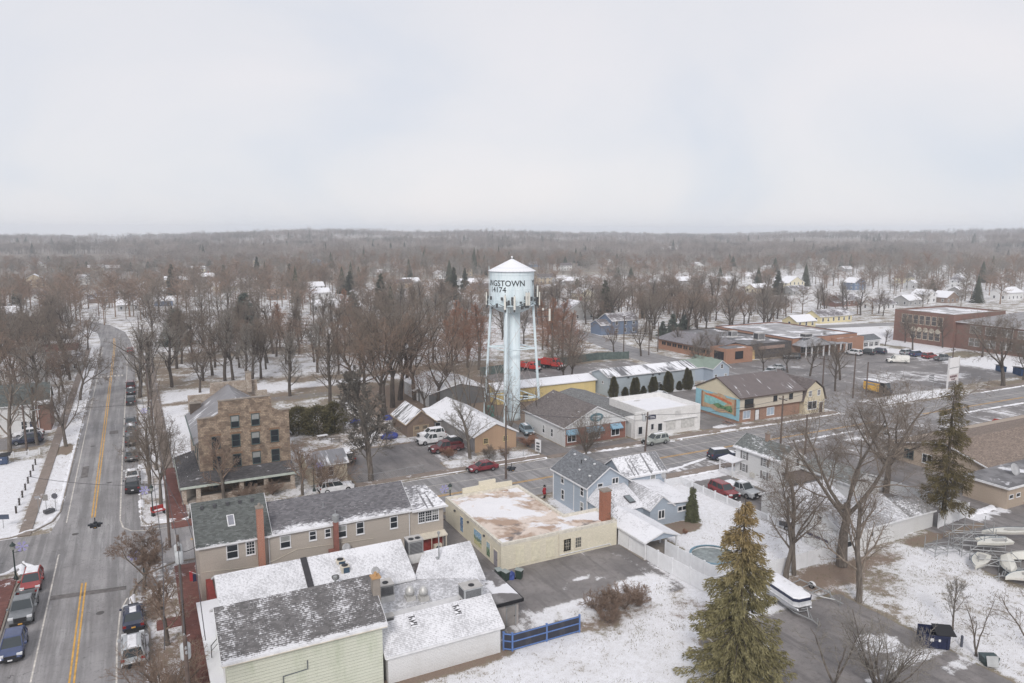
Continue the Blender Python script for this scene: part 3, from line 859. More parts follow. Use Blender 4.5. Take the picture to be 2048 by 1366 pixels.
# ------------------------------------------------------------------ 1 stone hotel
T = bld('stone_hotel', 'four storey brown rubble stone hotel with stepped false front and wraparound porch', 'hotel', 12.5, 106.5)
w = MB().box(6.5, 18.6, 106.9, 125.6, 0, 7.2)
part('wall', w, STONE2, T)
fp = [(6.5, 0), (18.6, 0), (18.6, 10.75), (17.4, 10.7), (16.9, 10.9), (16.3, 11.3), (16.15, 12.95), (9.3, 12.85), (9.2, 11.1), (8.6, 10.75), (6.5, 10.6)]
part('front_wall', MB().prism(fp, 'y', 106.5, 106.95), STONE, T, 'stepped front wall of brown stone')
part('coping', MB().prism([(9.2, 12.86), (16.25, 12.97), (16.25, 13.09), (9.2, 12.98)], 'y', 106.42, 107.03).prism([(6.4, 10.61), (8.55, 10.74), (8.55, 10.84), (6.4, 10.71)], 'y', 106.42, 107.03).prism([(17.4, 10.72), (18.7, 10.77), (18.7, 10.88), (17.4, 10.83)], 'y', 106.42, 107.03), CONC, T)
bp = [(6.5, 0), (18.6, 0), (18.6, 9.9), (17.1, 9.9), (17.0, 11.8), (9.9, 11.8), (9.8, 10.1), (6.5, 10.1)]
part('rear_wall', MB().prism(bp, 'y', 125.6, 126.1), STONE2, T)
HOTELR = metalroof('hotel_slate_roof', col(132, 130, 134), -.10, .45, 3, .5)
r = MB()
for e, s in ((6.0, -1), (19.0, 1)): r.slab([(12.5, 107, 11.5), (12.5, 125.6, 11.5), (e, 125.6, 7.1), (e, 107, 7.1)][::s], .15)
rf = part('roof', r, HOTELR, T)
part('gutter', MB().box(5.86, 5.98, 107, 125.6, 6.9, 7.08), plain('green_gutter', col(96, 112, 108), .6), rf)
part('vent', MB().tube((12.9, 112, 11.2), (12.9, 112, 12.0), .08), WHITE, rf)
chimney(rf, 15.7, 125.1, 10, 13.2, .8, STONE2)
chimney(rf, 7.4, 124, 7, 9.2, .9, plain('dark_stone_chimney', col(96, 84, 76), .9), sx=1.6)
for x, z in [(11.3, 9.05), (14.0, 9.05)]: win(T, '-y', 106.5, x, z, .95, 1.55, 'dh', TEALF, blind=True)
for x in (8.7, 11.3, 13.9, 16.5):
    for z in (6.35, 3.5): win(T, '-y', 106.5, x, z, .95, 1.6, 'dh', TEALF, blind=(x == 13.9))
for x, z in [(11.3, 10.72), (14, 10.72)] + [(x, z + 1.72) for x in (8.7, 11.3, 13.9, 16.5) for z in (6.35, 3.5)]:
    
    part('lintel', MB().box(x - .75, x + .75, 106.46, 106.5, z, z + .26), plain('brown_lintel_stone', col(150, 116, 90), .9, var=.12), T); part('sill', MB().box(x - .7, x + .7, 106.42, 106.5, z - 1.95, z - 1.82), plain('brown_lintel_stone', col(150, 116, 90), .9, var=.12), T)
for y in (110, 114, 118, 122):
    for z in (4.2,): win(T, '-x', 6.5, y, z, .8, 1.5, 'dh', TEALF)
PORCHR = roofm('porch_roll_roof', col(88, 86, 88), -.06, 0, seed=14, dash=.3, large=.55)
pr = MB()
pr.slab([(3.7, 103.2, 2.55), (18.8, 103.2, 2.55), (18.6, 106.45, 3.3), (6.45, 106.45, 3.3)], .18)
pr.slab([(3.7, 103.2, 2.56), (6.45, 106.45, 3.31), (6.45, 118, 3.31), (3.7, 118, 2.56)], .18)
o = part('porch_roof', pr, PORCHR, T)
part('fascia', MB().box(3.6, 18.85, 103.08, 103.19, 2.2, 2.5).box(3.56, 3.68, 103.08, 118, 2.2, 2.5), plain('green_white_fascia', col(190, 200, 188), .6), o)
for x, y in [(4.15, 103.7), (5.9, 103.7), (11.4, 103.7), (14.6, 103.7), (18.2, 103.7), (4.15, 109), (4.15, 114), (4.15, 117.6)]:
    part('porch_column', MB().box(x - .28, x + .28, y - .28, y + .28, 0, 2.36).box(x - .36, x + .36, y - .36, y + .36, 0, .25), STONE2, T)
part('porch_wall', MB().box(11.7, 14.3, 103.5, 103.85, 0, .95).box(14.9, 17.9, 103.5, 103.85, 0, .95).box(6.2, 11.1, 103.5, 103.85, 0, .8), STONE2, T)
part('porch_floor', MB().box(3.9, 18.5, 103.9, 106.48, 0, .3).box(3.9, 6.48, 106.48, 118, 0, .3), CONC, T)
for x in (8.0, 16.4): win(T, '-y', 106.5, x, .95, 1.0, 1.35, 'dh', TEALF)
door(T, '-y', 106.5, 13.0, 1.3, 2.0, plain('dark_door', col(58, 48, 44), .6), .3, TEALF)

T = bld('cream_annex', 'small cream clapboard annex with grey gabled roof beside the stone hotel', 'outbuilding', 23.5, 103.6)
gable(T, 20.6, 26.0, 103.6, 109.6, 2.75, 1.1, 'x', siding('cream_annex_siding', col(206, 192, 168), .13), metalroof('annex_metal_roof', col(132, 132, 138), -.02, .5, 5, .5), .25)
win(T, '-y', 103.6, 23.6, 1.1, .65, 1.2); win(T, '-y', 103.6, 21.9, 1.1, .65, 1.2)
part('lamp', MB().tube((25.6, 103.56, 2.2), (25.6, 103.3, 2.3), .05), BLACK, T)

# ------------------------------------------------------------------ 2 beige building along the cross street
T = bld('beige_building', 'long beige sided two storey building with charcoal shingle roofs and brick chimney', 'building', 3.9, 73.7)
gable(T, 3.9, 10.4, 73.7, 82, 6.0, 2.8, 'x', BEIGE, R_GREEN, .28)
rr = gable(T, 10.42, 25.2, 73.72, 81, 5.95, 1.95, 'x', BEIGE, R_LONG, .26)[1]
part('wall', MB().box(25.22, 29.1, 73.74, 80, 0, 5.85), BEIGE, T)
r3 = part('roof', MB().poly([(25.3, 73.3, 5.9), (29.4, 73.3, 5.9), (28.2, 77, 7.3), (25.3, 77, 7.5)]).poly([(29.4, 73.3, 5.9), (29.4, 80.3, 5.9), (28.2, 77, 7.3)]).poly([(25.3, 77, 7.5), (28.2, 77, 7.3), (29.4, 80.3, 5.9), (25.3, 80.3, 5.9)]), R_LONG2, T)
part('trim', MB().box(25.3, 29.5, 73.16, 73.29, 5.72, 5.88), WHITE, r3)
for x, z, w_, h_, s in [(6.9, 4.25, .95, 1.3, 'dh'), (8.6, 4.3, .72, 1.25, 'six'), (11.95, 4.3, .9, 1.2, 'dh'), (14.7, 4.6, .6, .85, 'dh'), (16.25, 4.6, .5, .8, 'dh'), (17.75, 4.3, .75, 1.2, 'dh'), (19.65, 4.3, .7, 1.2, 'dh'), (23.35, 4.25, .72, 1.2, 'dh'), (18.6, 1.9, .8, .6, 'pair')]:
    win(T, '-y', 73.7, x, z, w_, h_, s)
for x in (26.55, 27.35, 28.15): win(T, '-y', 73.74, x, 4.25, .66, 1.15, 'six')
part('downspout', MB().tube((10.35, 73.3, 5.8), (10.35, 73.62, 5.5), .05).tube((10.35, 73.62, 5.5), (10.35, 73.62, .2), .05).tube((25.1, 73.4, 5.8), (25.1, 73.64, 5.5), .05).tube((25.1, 73.64, 5.5), (25.1, 73.64, .2), .05), WHITE, T)
chimney(rr, 9.55, 73.2, 0, 9.1, .62, brickm('chimney_brick', col(178, 96, 70), col(160, 86, 64), col(180, 150, 130), patch=.15), CONC, pots=1)
DUCT = plain('rust_painted_duct', col(150, 92, 80), .7, var=.08)
o = part('exhaust_duct', MB().box(16.75, 17.25, 73.1, 73.55, 2.9, 6.2).box(16.2, 16.75, 73.1, 73.55, 2.9, 3.3), DUCT, T)
part('cowl', MB().lathe([(.24, 6.2), (.24, 6.5), (.36, 6.52), (.36, 6.95), (.1, 7.1)], 14, 17.0, 73.32), GALV, o)
for k in range(5):
    x = 4.6 + k * 1.2
    part('roof_vent', MB().box(x - .14, x + .14, 77.0, 77.3, 8.45, 8.78), DARKGREY, rr)
sk = part('skylight', MB().slab([(6.75, 74.95, 7.08), (7.45, 74.95, 7.08), (7.45, 76.05, 7.83), (6.75, 76.05, 7.83)], .1), WHITE, rr)
part('pane', MB().slab([(6.83, 75.03, 7.15), (7.37, 75.03, 7.15), (7.37, 75.97, 7.79), (6.83, 75.97, 7.79)], .03), plain('skylight_glass', col(140, 142, 152), .2, .5), sk)
for x, y, z in [(16.3, 75.7, 7.1), (17.3, 74.6, 6.5)]: part('vent_pipe', MB().tube((x, y, z - .2), (x, y, z + .5), .06).box(x - .14, x + .14, y - .14, y + .14, z - .1, z + .05), plain('vent_lead', col(150, 152, 156), .6), rr)
for x in (4.3, 17.0): pass
part('red_lower_wall', MB().box(25.6, 28.9, 73.6, 73.735, .02, 2.45), REDW, T, 'red painted lower wall under a canopy')
part('canopy', MB().slab([(25.4, 72.7, 2.75), (29.2, 72.7, 2.75), (29.2, 73.73, 2.95), (25.4, 73.73, 2.95)], .14).box(29.0, 29.1, 72.75, 72.85, 0, 2.6).box(27.3, 27.36, 72.75, 72.81, 0, 2.6), SAND, T)
part('cable', MB().path([(3.95, 73.6, 3.4), (9.2, 73.6, 2.9), (10.9, 73.6, 3.2), (13, 73.6, 3.9), (21, 73.6, 3.5)], .025, 4), SAND, T)
dish(538, 1017, 6.6, .4, 'grey satellite dish beside the brick chimney of the beige building')
dish(692, 1096, 3.2, .45, 'grey satellite dish low on the beige wall behind the snowy roof')

# ------------------------------------------------------------------ 3 restaurant: snow covered roofs in several levels
T = bld('restaurant', 'low restaurant with joined snow covered shingle roofs and a red front wall', 'restaurant', 4.6, 62)
gable(T, 4.9, 21.4, 62.3, 70.4, 3.95, 2.0, 'x', WSID, R_SNOWY, .25)
part('roof_step', MB().slab([(12.0, 62.1, 4.15), (12.55, 62.1, 4.15), (12.55, 66.3, 6.2), (12.0, 66.3, 6.2)], .12), plain('black_flashing', col(64, 62, 66), .7), T)
a, b, c_, d = (*G(845, 1103, 4.9), 4.9), (*G(940, 1081, 4.9), 4.9), (*G(971, 1155, 3.5), 3.5), (*G(828, 1158, 3.7), 3.7)
o = part('roof', MB().slab([d, c_, b, a], .2), R_SNOWY, T)
part('wall', MB().prism([(d[0] + .2, d[1] + .3), (c_[0] - .3, c_[1] + .3), (b[0] - .2, b[1] - .3), (a[0] + .1, a[1] - .3)], 'z', 0, 3.3), WSID, T)
part('roof', MB().slab([(11.8, 57.0, 3.3), (27.2, 57.2, 3.4), (27.2, 60.2, 3.55), (21.3, 62.2, 3.72), (11.8, 62.2, 3.72)], .2), R_SNOWY2, T, 'low middle roof with thin snow')
part('wall', MB().box(12, 27, 57.5, 62, 0, 3.1), WSID, T)
part('red_wall', MB().box(4.3, 4.88, 66.2, 73.4, .12, 2.7), REDW, T, 'red front wall with a beer sign')
o = part('front_roof', MB().slab([(3.1, 54.2, 3.05), (4.85, 54.2, 3.15), (4.85, 68.0, 3.15), (3.1, 68.2, 3.05)], .22), roofm('front_canopy_roof', col(92, 90, 90), .5, 0, seed=21, dash=.5, large=.2), T, 'narrow snowy roof over the pavement side')
part('railing', MB().path([(3.5, 58.2, 3.1), (3.5, 58.2, 4.1), (4.7, 60.2, 4.1), (4.7, 60.2, 3.1)], .035).path([(3.5, 58.2, 3.65), (4.7, 60.2, 3.65)], .025), BLACK, o)
part('wall', MB().box(3.45, 4.28, 54.5, 67.9, .1, 2.82), plain('front_wall_green', col(88, 92, 88), .7), T)
part('dome_vent', MB().lathe([(.45, 4.6), (.45, 4.75), (.3, 4.95), (.05, 5.0)], 12, 14.6, 63.9), plain('vent_dark', col(98, 98, 98), .6), T)
part('vent_stack', MB().lathe([(.1, 4.2), (.1, 5.3), (.18, 5.3), (.18, 5.5)], 10, 14.3, 62.6), GALV, T)
def text_mesh(s, size, depth=.01, bold=0.0, xs=1.0):
    cu = bpy.data.curves.new('lettering', 'FONT'); cu.body = s; cu.size = size; cu.extrude = depth; cu.align_x = 'CENTER'; cu.offset = bold
    cu.resolution_u = 3
    ob = bpy.data.objects.new('lettering', cu); C.objects.link(ob)
    bpy.context.view_layer.update()
    me = bpy.data.meshes.new_from_object(ob.evaluated_get(bpy.context.evaluated_depsgraph_get()))
    bpy.data.objects.remove(ob); bpy.data.curves.remove(cu)
    m = MB(); m.v = [(v.co.x * xs, v.co.y, v.co.z) for v in me.vertices]; m.f = [tuple(p.vertices) for p in me.polygons]
    bpy.data.meshes.remove(me)
    return m
sg = thing('beer_sign', 'red sign with white BUD lettering on the red front wall of the restaurant', 'sign', (4.28, 68.6, 1.5), 0)
part('panel', MB().prism([(-.7, 0), (.7, 0), (.55, .7), (.2, 1.0), (-.2, 1.0), (-.55, .7)], 'x', -.06, 0), plain('sign_red', col(196, 60, 58), .5), sg)
part('lettering', text_mesh('BUD', .6, .012, .012).xf(Matrix.Translation((-.075, 0, .15)) @ Matrix.Rotation(-R(90), 4, 'Z') @ Matrix.Rotation(R(90), 4, 'X')), WHITE, sg)

T = bld('clapboard_building', 'tall pale green clapboard building with a dashed snow shingle roof and concrete chimney', 'building', 4, 53.2)
_, rf = gable(T, 4.1, 15.7, 53.2, 61.2, 5.4, 2.1, 'x', PALEY, R_FRONT, .32)
chimney(rf, 15.95, 55.6, 1, 8.1, .62, CONC, plain('orange_clay_pot', col(198, 150, 96), .8))
part('conduit', MB().path([(9.8, 53.12, 3.9), (9.8, 53.12, 3.2), (8.0, 53.12, 3.1), (8.0, 53.12, 1)], .035, 5), plain('conduit_grey', col(96, 104, 110), .5), T)
part('gutter_hangers', MB().path([(3.8, 52.78, 5.2), (16.0, 52.78, 5.2)], .04, 5), SAND, T)
for z in (1.0, 3.4): win(T, '-x', 4.1, 54.6, z, .7, 1.3)
T = bld('white_outbuilding', 'low white sided building with deep snow roof beside the blue trimmed fence', 'building', 16.2, 53.2)
_, rf = gable(T, 16.1, 26.1, 53.2, 58.4, 2.5, 1.55, 'x', WSID, R_SNOWY, .25)
for x in (18.6, 22.6): part('bare_patch', MB().slab([(x, 54.6, 3.58), (x + .55, 54.6, 3.58), (x + .55, 55.5, 4.12), (x, 55.5, 4.12)], .03), roofm('bare_shingle_patch', col(80, 78, 80), .1, 0, seed=30), rf)
part('membrane_roof', MB().slab([(16.2, 55.9, 4.0), (23.5, 56.1, 4.05), (24.5, 57.3, 3.9), (16.2, 57.3, 3.75)], .12), plain('white_membrane', col(214, 212, 212), .6, var=.05), T)
T = bld('grey_shed', 'small flat roofed grey shed with black roof edge behind the blue trimmed fence', 'shed', 26.3, 56.6)
part('wall', MB().box(26.4, 29.7, 56.7, 62.4, 0, 2.5), siding('grey_shed_boards', col(170, 162, 158), .3, vert=True), T)
part('roof', MB().box(26.2, 29.95, 56.4, 62.6, 2.502, 2.62), flatroof('shed_tar', col(112, 108, 108), col(140, 136, 136), .02, .3, 4), T)
part('edge', MB().box(26.15, 30.0, 56.3, 56.395, 2.3, 2.6).box(29.955, 30.03, 56.3, 62.6, 2.3, 2.64), BLACK, T)
door(T, '-y', 56.7, 28.9, .85, 1.9, plain('grey_door', col(150, 144, 140), .7), .02, GALV)
# rooftop machines
def hvac(px, py, z, sx, sy, sz, label, fans=1, curb=.45, rz=0, c=(150, 150, 150)):
    x, y = G(px, py, z)
    T = thing('rooftop_unit', label, 'air conditioner', (x, y, z - curb), rz)
    part('curb', MB().box(-sx / 2 - .05, sx / 2 + .05, -sy / 2 - .05, sy / 2 + .05, 0, curb), plain('curb_white', col(216, 214, 212), .7), T)
    g = plain('unit_grey_%d' % c[0], col(*c), .5, .4, .2)
    part('cabinet', MB().box(-sx / 2, sx / 2, -sy / 2, sy / 2, curb + .002, curb + sz), g, T)
    m = MB()
    for k in range(8): m.box(-sx * .42, sx * .42, -sy / 2 - .02, -sy / 2 - .002, curb + .12 + k * (sz - .25) / 8, curb + .12 + (k + .55) * (sz - .25) / 8)
    m.box(-sx / 2 - .02, -sx / 2 - .002, -sy * .4, sy * .4, curb + .15, curb + sz - .15)
    part('coil_grille', m, DARKGREY, T)
    part('lid', MB().box(-sx / 2 - .04, sx / 2 + .04, -sy / 2 - .04, sy / 2 + .04, curb + sz + .002, curb + sz + .05), plain('unit_lid', col(186, 182, 178), .6), T)
    for k in range(fans):
        fx = (k - (fans - 1) / 2) * sx * .45
        part('fan', MB().lathe([(.27, curb + sz + .05), (.27, curb + sz + .1), (.05, curb + sz + .12)], 14, fx, -sy * .12), BLACK, T)
hvac(828, 1103, 4.9, 1.5, 1.3, 1.35, 'large grey rooftop unit with two fans on a white curb above the snowy roofs', 2, .9)
hvac(770, 1186, 4.1, 1.3, 1.3, 1.0, 'grey rooftop unit with one fan beside the concrete chimney', 1, .9)
hvac(941, 1192, 4.0, 1.75, 1.35, 1.05, 'pale galvanised rooftop unit near the small grey shed', 1, .4, 0, (176, 180, 182))
hvac(778, 1246, 3.7, .7, .6, .7, 'small grey box fan unit below the concrete chimney', 0, .25)
for i, (px, py) in enumerate([(820, 1196), (847, 1196)]):
    x, y = G(px, py, 3.6)
    T = thing('exhaust_fan', ['white mushroom exhaust fan on the snowy roof, the left one of two', 'white mushroom exhaust fan on the snowy roof, the right one of two'][i], 'exhaust fan', (x, y, 3.4), 0, 'exhaust fans on the restaurant roof')
    part('curb', MB().box(-.42, .42, -.42, .42, 0, .45), plain('curb_grey', col(190, 188, 184), .7), T)
    part('hood', MB().lathe([(.3, .45), (.34, .5), (.34, .62), (.42, .66), (.42, .95), (.28, 1.15), (.2, 1.3), (.08, 1.34)], 16), plain('fan_aluminium', col(198, 197, 194), .45, .4, .3), T, smooth=True)
for i, (px, py, s) in enumerate([(681, 1140, 1.1), (690, 1148, .9)]):
    x, y = G(px, py, 4.7)
    T = thing('condenser_unit', ['white condenser with a dark top fan on the snowy roof, the taller rear one', 'white condenser with a slatted side on the snowy roof, the shorter front one'][i], 'air conditioner', (x, y, 4.55), 0, 'condensers on the restaurant roof')
    part('cabinet', MB().box(-.38, .38, -.34, .34, .1, .1 + s), SAND, T)
    part('fan', MB().lathe([(.3, .1 + s), (.3, .16 + s), (.1, .18 + s)], 14), BLACK, T)
    part('grille', MB().box(-.2, .36, -.36, -.342, .2, s), plain('teal_coil', col(60, 86, 108), .5), T)
    part('stand', MB().box(-.36, .36, -.32, .32, -.2, .098), GALV, T)
T = thing('wall_condenser', 'cream wall condenser under the canopy by the red wall', 'air conditioner', (28.1, 73.0, 0))
part('cabinet', MB().box(-.45, .45, -.2, .2, .9, 1.7), SAND, T); part('fan', MB().lathe([(.28, 0), (.28, .03)], 14).xf(Matrix.Translation((0, -.2, 1.3)) @ Matrix.Rotation(R(90), 4, 'X')), DARKGREY, T); part('stand', MB().box(-.4, .4, -.15, .15, 0, .898), GALV, T)
dish(750, 1143, 5.4, .4, 'grey satellite dish at the end of the dashed snow ridge')
x, y = G(878, 1118, 4.3)
single('vent_mast', MB().tube((0, 0, 0), (0, 0, 2.9), .07).lathe([(.14, 2.9), (.14, 3.1)], 10).box(-.3, -.05, -.2, .2, -.1, .5), GALV, 'thin grey vent mast standing on the snowy roof section', 'vent pipe', (x, y, 4.0))

# ------------------------------------------------------------------ 4 cream flat roofed building
T = bld('cream_building', 'cream painted flat roofed building with murals and a stained snowy roof', 'building', 33, 67)
CROOF = flatroof('stained_cream_roof', col(216, 198, 184), col(176, 146, 124), .03, .15, 2, col(112, 104, 102))
part('wall', MB().prism([(33, 67), (47.9, 67), (47.9, 71.2), (43.3, 71.2), (43.3, 82.8), (33, 82.8)], 'z', 0, 2.72), CREAM, T)
part('roof', MB().prism([(33.28, 67.28), (47.62, 67.28), (47.62, 70.92), (43.02, 70.92), (43.02, 82.5), (33.28, 82.5)], 'z', 2.722, 2.76), CROOF, T)
pp = MB(); z0, z1 = 2.722, 3.05
pp.box(33, 47.9, 67, 67.28, z0, z1).box(33, 33.28, 67.28, 82.8, z0, z1).box(33.28, 43.3, 82.5, 82.8, z0, z1).box(43.02, 43.3, 71.2, 82.5, z0, z1).box(43.02, 47.9, 70.92, 71.2, z0, z1).box(47.62, 47.9, 67.28, 70.92, z0, z1)
part('parapet', pp, plain('cream_parapet', col(220, 213, 198), .8, var=.08), T)
part('false_front', MB().prism([(35.4, 2.7), (42.4, 2.7), (42.4, 3.65), (40, 3.7), (40, 4.3), (37.7, 4.25), (37.7, 3.75), (35.4, 3.7)], 'y', 82.82, 83.1), CREAM, T)
for x, w_ in [(35.25, .95), (37.2, .95), (39.05, .95)]: part('blocked_window', MB().box(x - w_ / 2, x + w_ / 2, 66.95, 66.998, .45, 2.4).box(x - w_ / 2 - .08, x + w_ / 2 + .08, 66.92, 66.998, .33, .44), plain('cream_blocked', col(224, 216, 188), .85), T)
DKB2 = plain('glass_block', col(96, 98, 92), .3, .5)
for x in (41.2, 42.65): win(T, '-y', 67, x, .75, .72, 1.15, 'grid', SAND, DKB2)
win(T, '-y', 67, 41.2, .75, .72, 1.15, 'grid', SAND, DKB2)
part('pipe', MB().path([(40.2, 66.92, .3), (46.9, 66.92, .35), (46.9, 66.6, .25)], .05, 6), WHITE, T)
part('downspout', MB().tube((40.1, 66.94, 2.9), (40.1, 66.94, .1), .05), SAND, T)
door(T, '-x', 33, 68.3, .95, 1.75, plain('lilac_grey_door', col(150, 146, 154), .6), .05, SAND)
def muralm(name, sky, mid, low, seed):
    M = Mat(name, .7)
    uv = M.sep(M.coord('UV')); n = M.noise(M.map(M.coord('UV'), (1, 1, 1), (seed, 0, 0)), 2.2, 4, .6)
    v = M.math('ADD', uv[1], M.math('MULTIPLY', n, .8))
    k = M.mix(M.step(v, .9, 1.0), low, mid); k = M.mix(M.step(v, 1.35, 1.45), k, sky)
    k = M.mix(M.step(M.noise(M.coord('UV'), 5, 4, .7), .5, .6, 0, .6), k, col(232, 230, 222))
    return M.out(k)
for y0, y1, z0, z1, m_ in [(77.1, 78.0, .5, 2.3, muralm('mural_blue', col(70, 120, 176), col(60, 104, 160), col(96, 140, 180), 1)), (71.9, 74.0, .5, 2.25, muralm('mural_landscape', col(120, 170, 205), col(96, 128, 108), col(190, 186, 120), 2)), (69.7, 70.6, .4, 2.0, muralm('mural_green', col(140, 175, 190), col(88, 130, 84), col(70, 112, 70), 3))]:
    o = part('mural_panel', MB().box(32.95, 32.998, y0, y1, z0, z1), m_, T)
    part('frame', MB().box(32.93, 32.998, y0 - .06, y0 - .001, z0 - .06, z1 + .06).box(32.93, 32.998, y1 + .001, y1 + .06, z0 - .06, z1 + .06).box(32.93, 32.998, y0, y1, z1 + .001, z1 + .06), SAND, o)
for y in (79.6, 75.6, 71.2): part('wall_lamp', MB().box(32.8, 32.998, y - .1, y + .1, 2.3, 2.5), DARKGREY, T)
STK = brickm('stack_brick', col(172, 92, 62), col(152, 80, 56), col(160, 124, 104), patch=.4)
o = part('chimney', MB().box(46.4, 47.45, 67.6, 68.5, 2.77, 6.35), STK, T, 'tall red brick stack')
part('cap', MB().box(46.32, 47.53, 67.52, 68.58, 6.352, 6.52), CONC, o)
r_ = random.Random(4); m = MB()
for k in range(420):
    t = r_.random(); x, y, z = 47.0 + r_.gauss(.5, .45), 67.5 + r_.gauss(.2, .5), 2.8 + t * 2.6 * r_.random()
    if r_.random() < .5: x, z = 47.5 + r_.random() * .15, r_.uniform(3, 6.2)
    a = Vector((r_.gauss(0, 1), r_.gauss(0, 1), r_.gauss(0, 1))).normalized() * r_.uniform(.06, .2); b = Vector((r_.gauss(0, 1), r_.gauss(0, 1), r_.gauss(0, 1))).normalized() * .05
    m.poly([(x, y, z), (x + b.x, y + b.y, z + b.z), (x + a.x + b.x, y + a.y + b.y, z + a.z), (x + a.x, y + a.y, z + a.z)])
single('ivy', m, plain('dull_ivy', col(84, 84, 58), .9, var=.15), 'dull green ivy clinging to the tall brick stack', 'climbing plant')

# ------------------------------------------------------------------ 5 light blue house
T = bld('blue_house', 'light blue sided house with grey shingle roof and snowy rear wings', 'house', 49, 75)
gable(T, 49.0, 55.3, 75, 83.4, 4.2, 2.1, 'y', BLUES, R_GREY, .3)
gable(T, 55.32, 62, 76, 81, 4.15, 1.8, 'x', BLUES, R_STRIPE, .25)
part('rear_wall', MB().box(49.2, 54.5, 70.6, 74.98, 0, 2.4), BLUES, T)
part('roof', MB().poly([(48.8, 70.3, 2.3), (54.6, 70.3, 2.3), (54.3, 73.0, 3.6), (50.3, 74.96, 3.9)]).poly([(48.8, 70.3, 2.3), (50.3, 74.96, 3.9), (48.8, 74.96, 2.5)]).poly([(50.3, 74.96, 3.9), (54.3, 73.0, 3.6), (54.6, 74.96, 3.95)]), R_SNOWY, T)
gable(T, 54.4, 57.9, 69.2, 75.96, 2.35, 1.35, 'y', BLUES, R_SNOWY2, .2)
part('wall', MB().box(57.92, 60.8, 69.25, 75.9, 0, 2.3), BLUES, T)
part('roof', MB().slab([(57.0, 69.0, 2.75), (61.0, 69.0, 2.45), (61.0, 75.96, 3.1), (56.2, 75.96, 3.75)], .12), R_WHITE, T)
for a, z, w_, h_ in [(81.0, 2.9, .6, 1.1), (76.2, 2.75, .6, 1.15), (80.9, .7, .6, 1.25), (76.2, .6, .6, 1.2)]: win(T, '-x', 49, a, z, w_, h_)
win(T, '-y', 75, 50.9, 3.85 - .3, .7, .8); win(T, '-y', 75, 53.2, 4.1, .85, .65, 'pair'); win(T, '-y', 76, 60.0, 2.6, .7, 1.3)
win(T, '-y', 69.2, 56.1, .95, .85, .95, 'pair'); win(T, '-y', 69.25, 59.4, 1.35, 1.3, .5, 'pair')
part('corner_board', MB().box(48.93, 49.07, 74.93, 75.07, 0, 4.1).box(48.93, 49.07, 83.3, 83.45, 0, 4.1).box(61.93, 62.06, 75.94, 76.06, 0, 4.1).box(48.94, 49.0, 78.1, 78.2, 0, 4.1), WHITE, T)
for x, y, z in [(51.7, 82.2, 6.05), (51.7, 79.6, 6.05), (51.7, 77.4, 6.05), (50.3, 78.8, 5.1), (50.2, 76.2, 5.05)]: part('roof_vent', MB().box(x - .17, x + .17, y - .17, y + .17, z - .15, z + .16), WHITE, T)
part('vent_pipe', MB().tube((51, 79.6, 5.4), (51, 79.6, 6.2), .05), BLACK, T)
o = part('skylight', MB().slab([(52.7, 71.1, 2.88), (53.6, 71.1, 2.88), (53.4, 72.2, 3.42), (52.5, 72.2, 3.42)], .12), DARKGREY, T); part('pane', MB().slab([(52.78, 71.18, 2.95), (53.52, 71.18, 2.95), (53.34, 72.12, 3.41), (52.6, 72.12, 3.41)], .03), plain('skylight_glass2', col(120, 130, 134), .15, .6), o)
T = bld('carport', 'open carport with snow covered gabled roof and white posts beside the white fence', 'carport', 48.2, 62)
r = MB()
for e, s in ((48.0, 1), (52.9, -1)): r.slab([(e, 61.8, 2.2), (50.45, 61.8, 3.05), (50.45, 70.55, 3.05), (e, 70.55, 2.2)][::-s], .14)
rf = part('roof', r, R_WHITE, T)
part('trim', MB().prism([(47.95, 2.05), (50.45, 2.9), (52.95, 2.05), (52.95, 2.19), (50.45, 3.04), (47.95, 2.19)], 'y', 61.7, 61.79).box(47.9, 47.99, 61.8, 70.5, 2.02, 2.2).box(52.91, 53.0, 61.8, 70.5, 2.02, 2.2), WHITE, rf)
part('gable_panel', MB().prism([(48.2, 2.1), (52.7, 2.1), (50.45, 2.87)], 'y', 62.0, 62.08), BLUES, T)
for x in (48.25, 52.6):
    for y in (62.1, 65, 68, 70.4): part('post', MB().box(x - .08, x + .08, y - .08, y + .08, 0, 2.15), WHITE, T)
part('floor', MB().box(48.1, 52.8, 62, 70.5, 0, .08), CONC, T)
dish(1326, 952, 4.6, .4, 'grey satellite dish on the blue house wall near the road')

# ------------------------------------------------------------------ 6 white house with shutters, garage and shed
T = bld('white_house', 'two storey white house with grey shutters, brick chimney and dark shingle roof', 'house', 78.7, 71.7)
_, rf = gable(T, 78.7, 83.3, 71.7, 80.2, 4.2, 1.5, 'y', WSID, roofm('dark_moss_shingle', col(108, 112, 110), .02, .6, seed=16, large=.3, soft=.2), .28)
SHT = plain('grey_shutter', col(128, 126, 126), .6)
for y in (78.4, 74.4):
    for z in (2.65, .75): win(T, '-x', 78.7, y, z, .55, 1.15, 'six'); shutters(T, '-x', 78.7, y, z, .55, 1.15, SHT)
for x, z in [(80.1, 2.6), (82.2, 3.0)]: win(T, '-y', 71.7, x, z, .55, 1.1)
chimney(rf, 80.9, 76.2, 5.2, 6.75, .5, brickm('buff_chimney_brick', col(150, 122, 106), col(140, 112, 98), col(160, 140, 128)))
part('porch_roof', MB().slab([(76.6, 78.6, 2.3), (78.68, 78.6, 2.55), (78.68, 81.6, 2.55), (76.6, 81.6, 2.3)], .14), R_WHITE, T)
for y in (78.8, 81.4): part('post', MB().box(76.75, 76.9, y - .07, y + .07, 0, 2.2), WHITE, T)
part('porch_rail', MB().box(76.78, 76.86, 78.9, 81.3, .75, .85).box(76.78, 76.86, 78.9, 81.3, .2, .28).box(76.9, 78.6, 78.76, 78.84, .75, .85), WHITE, T)
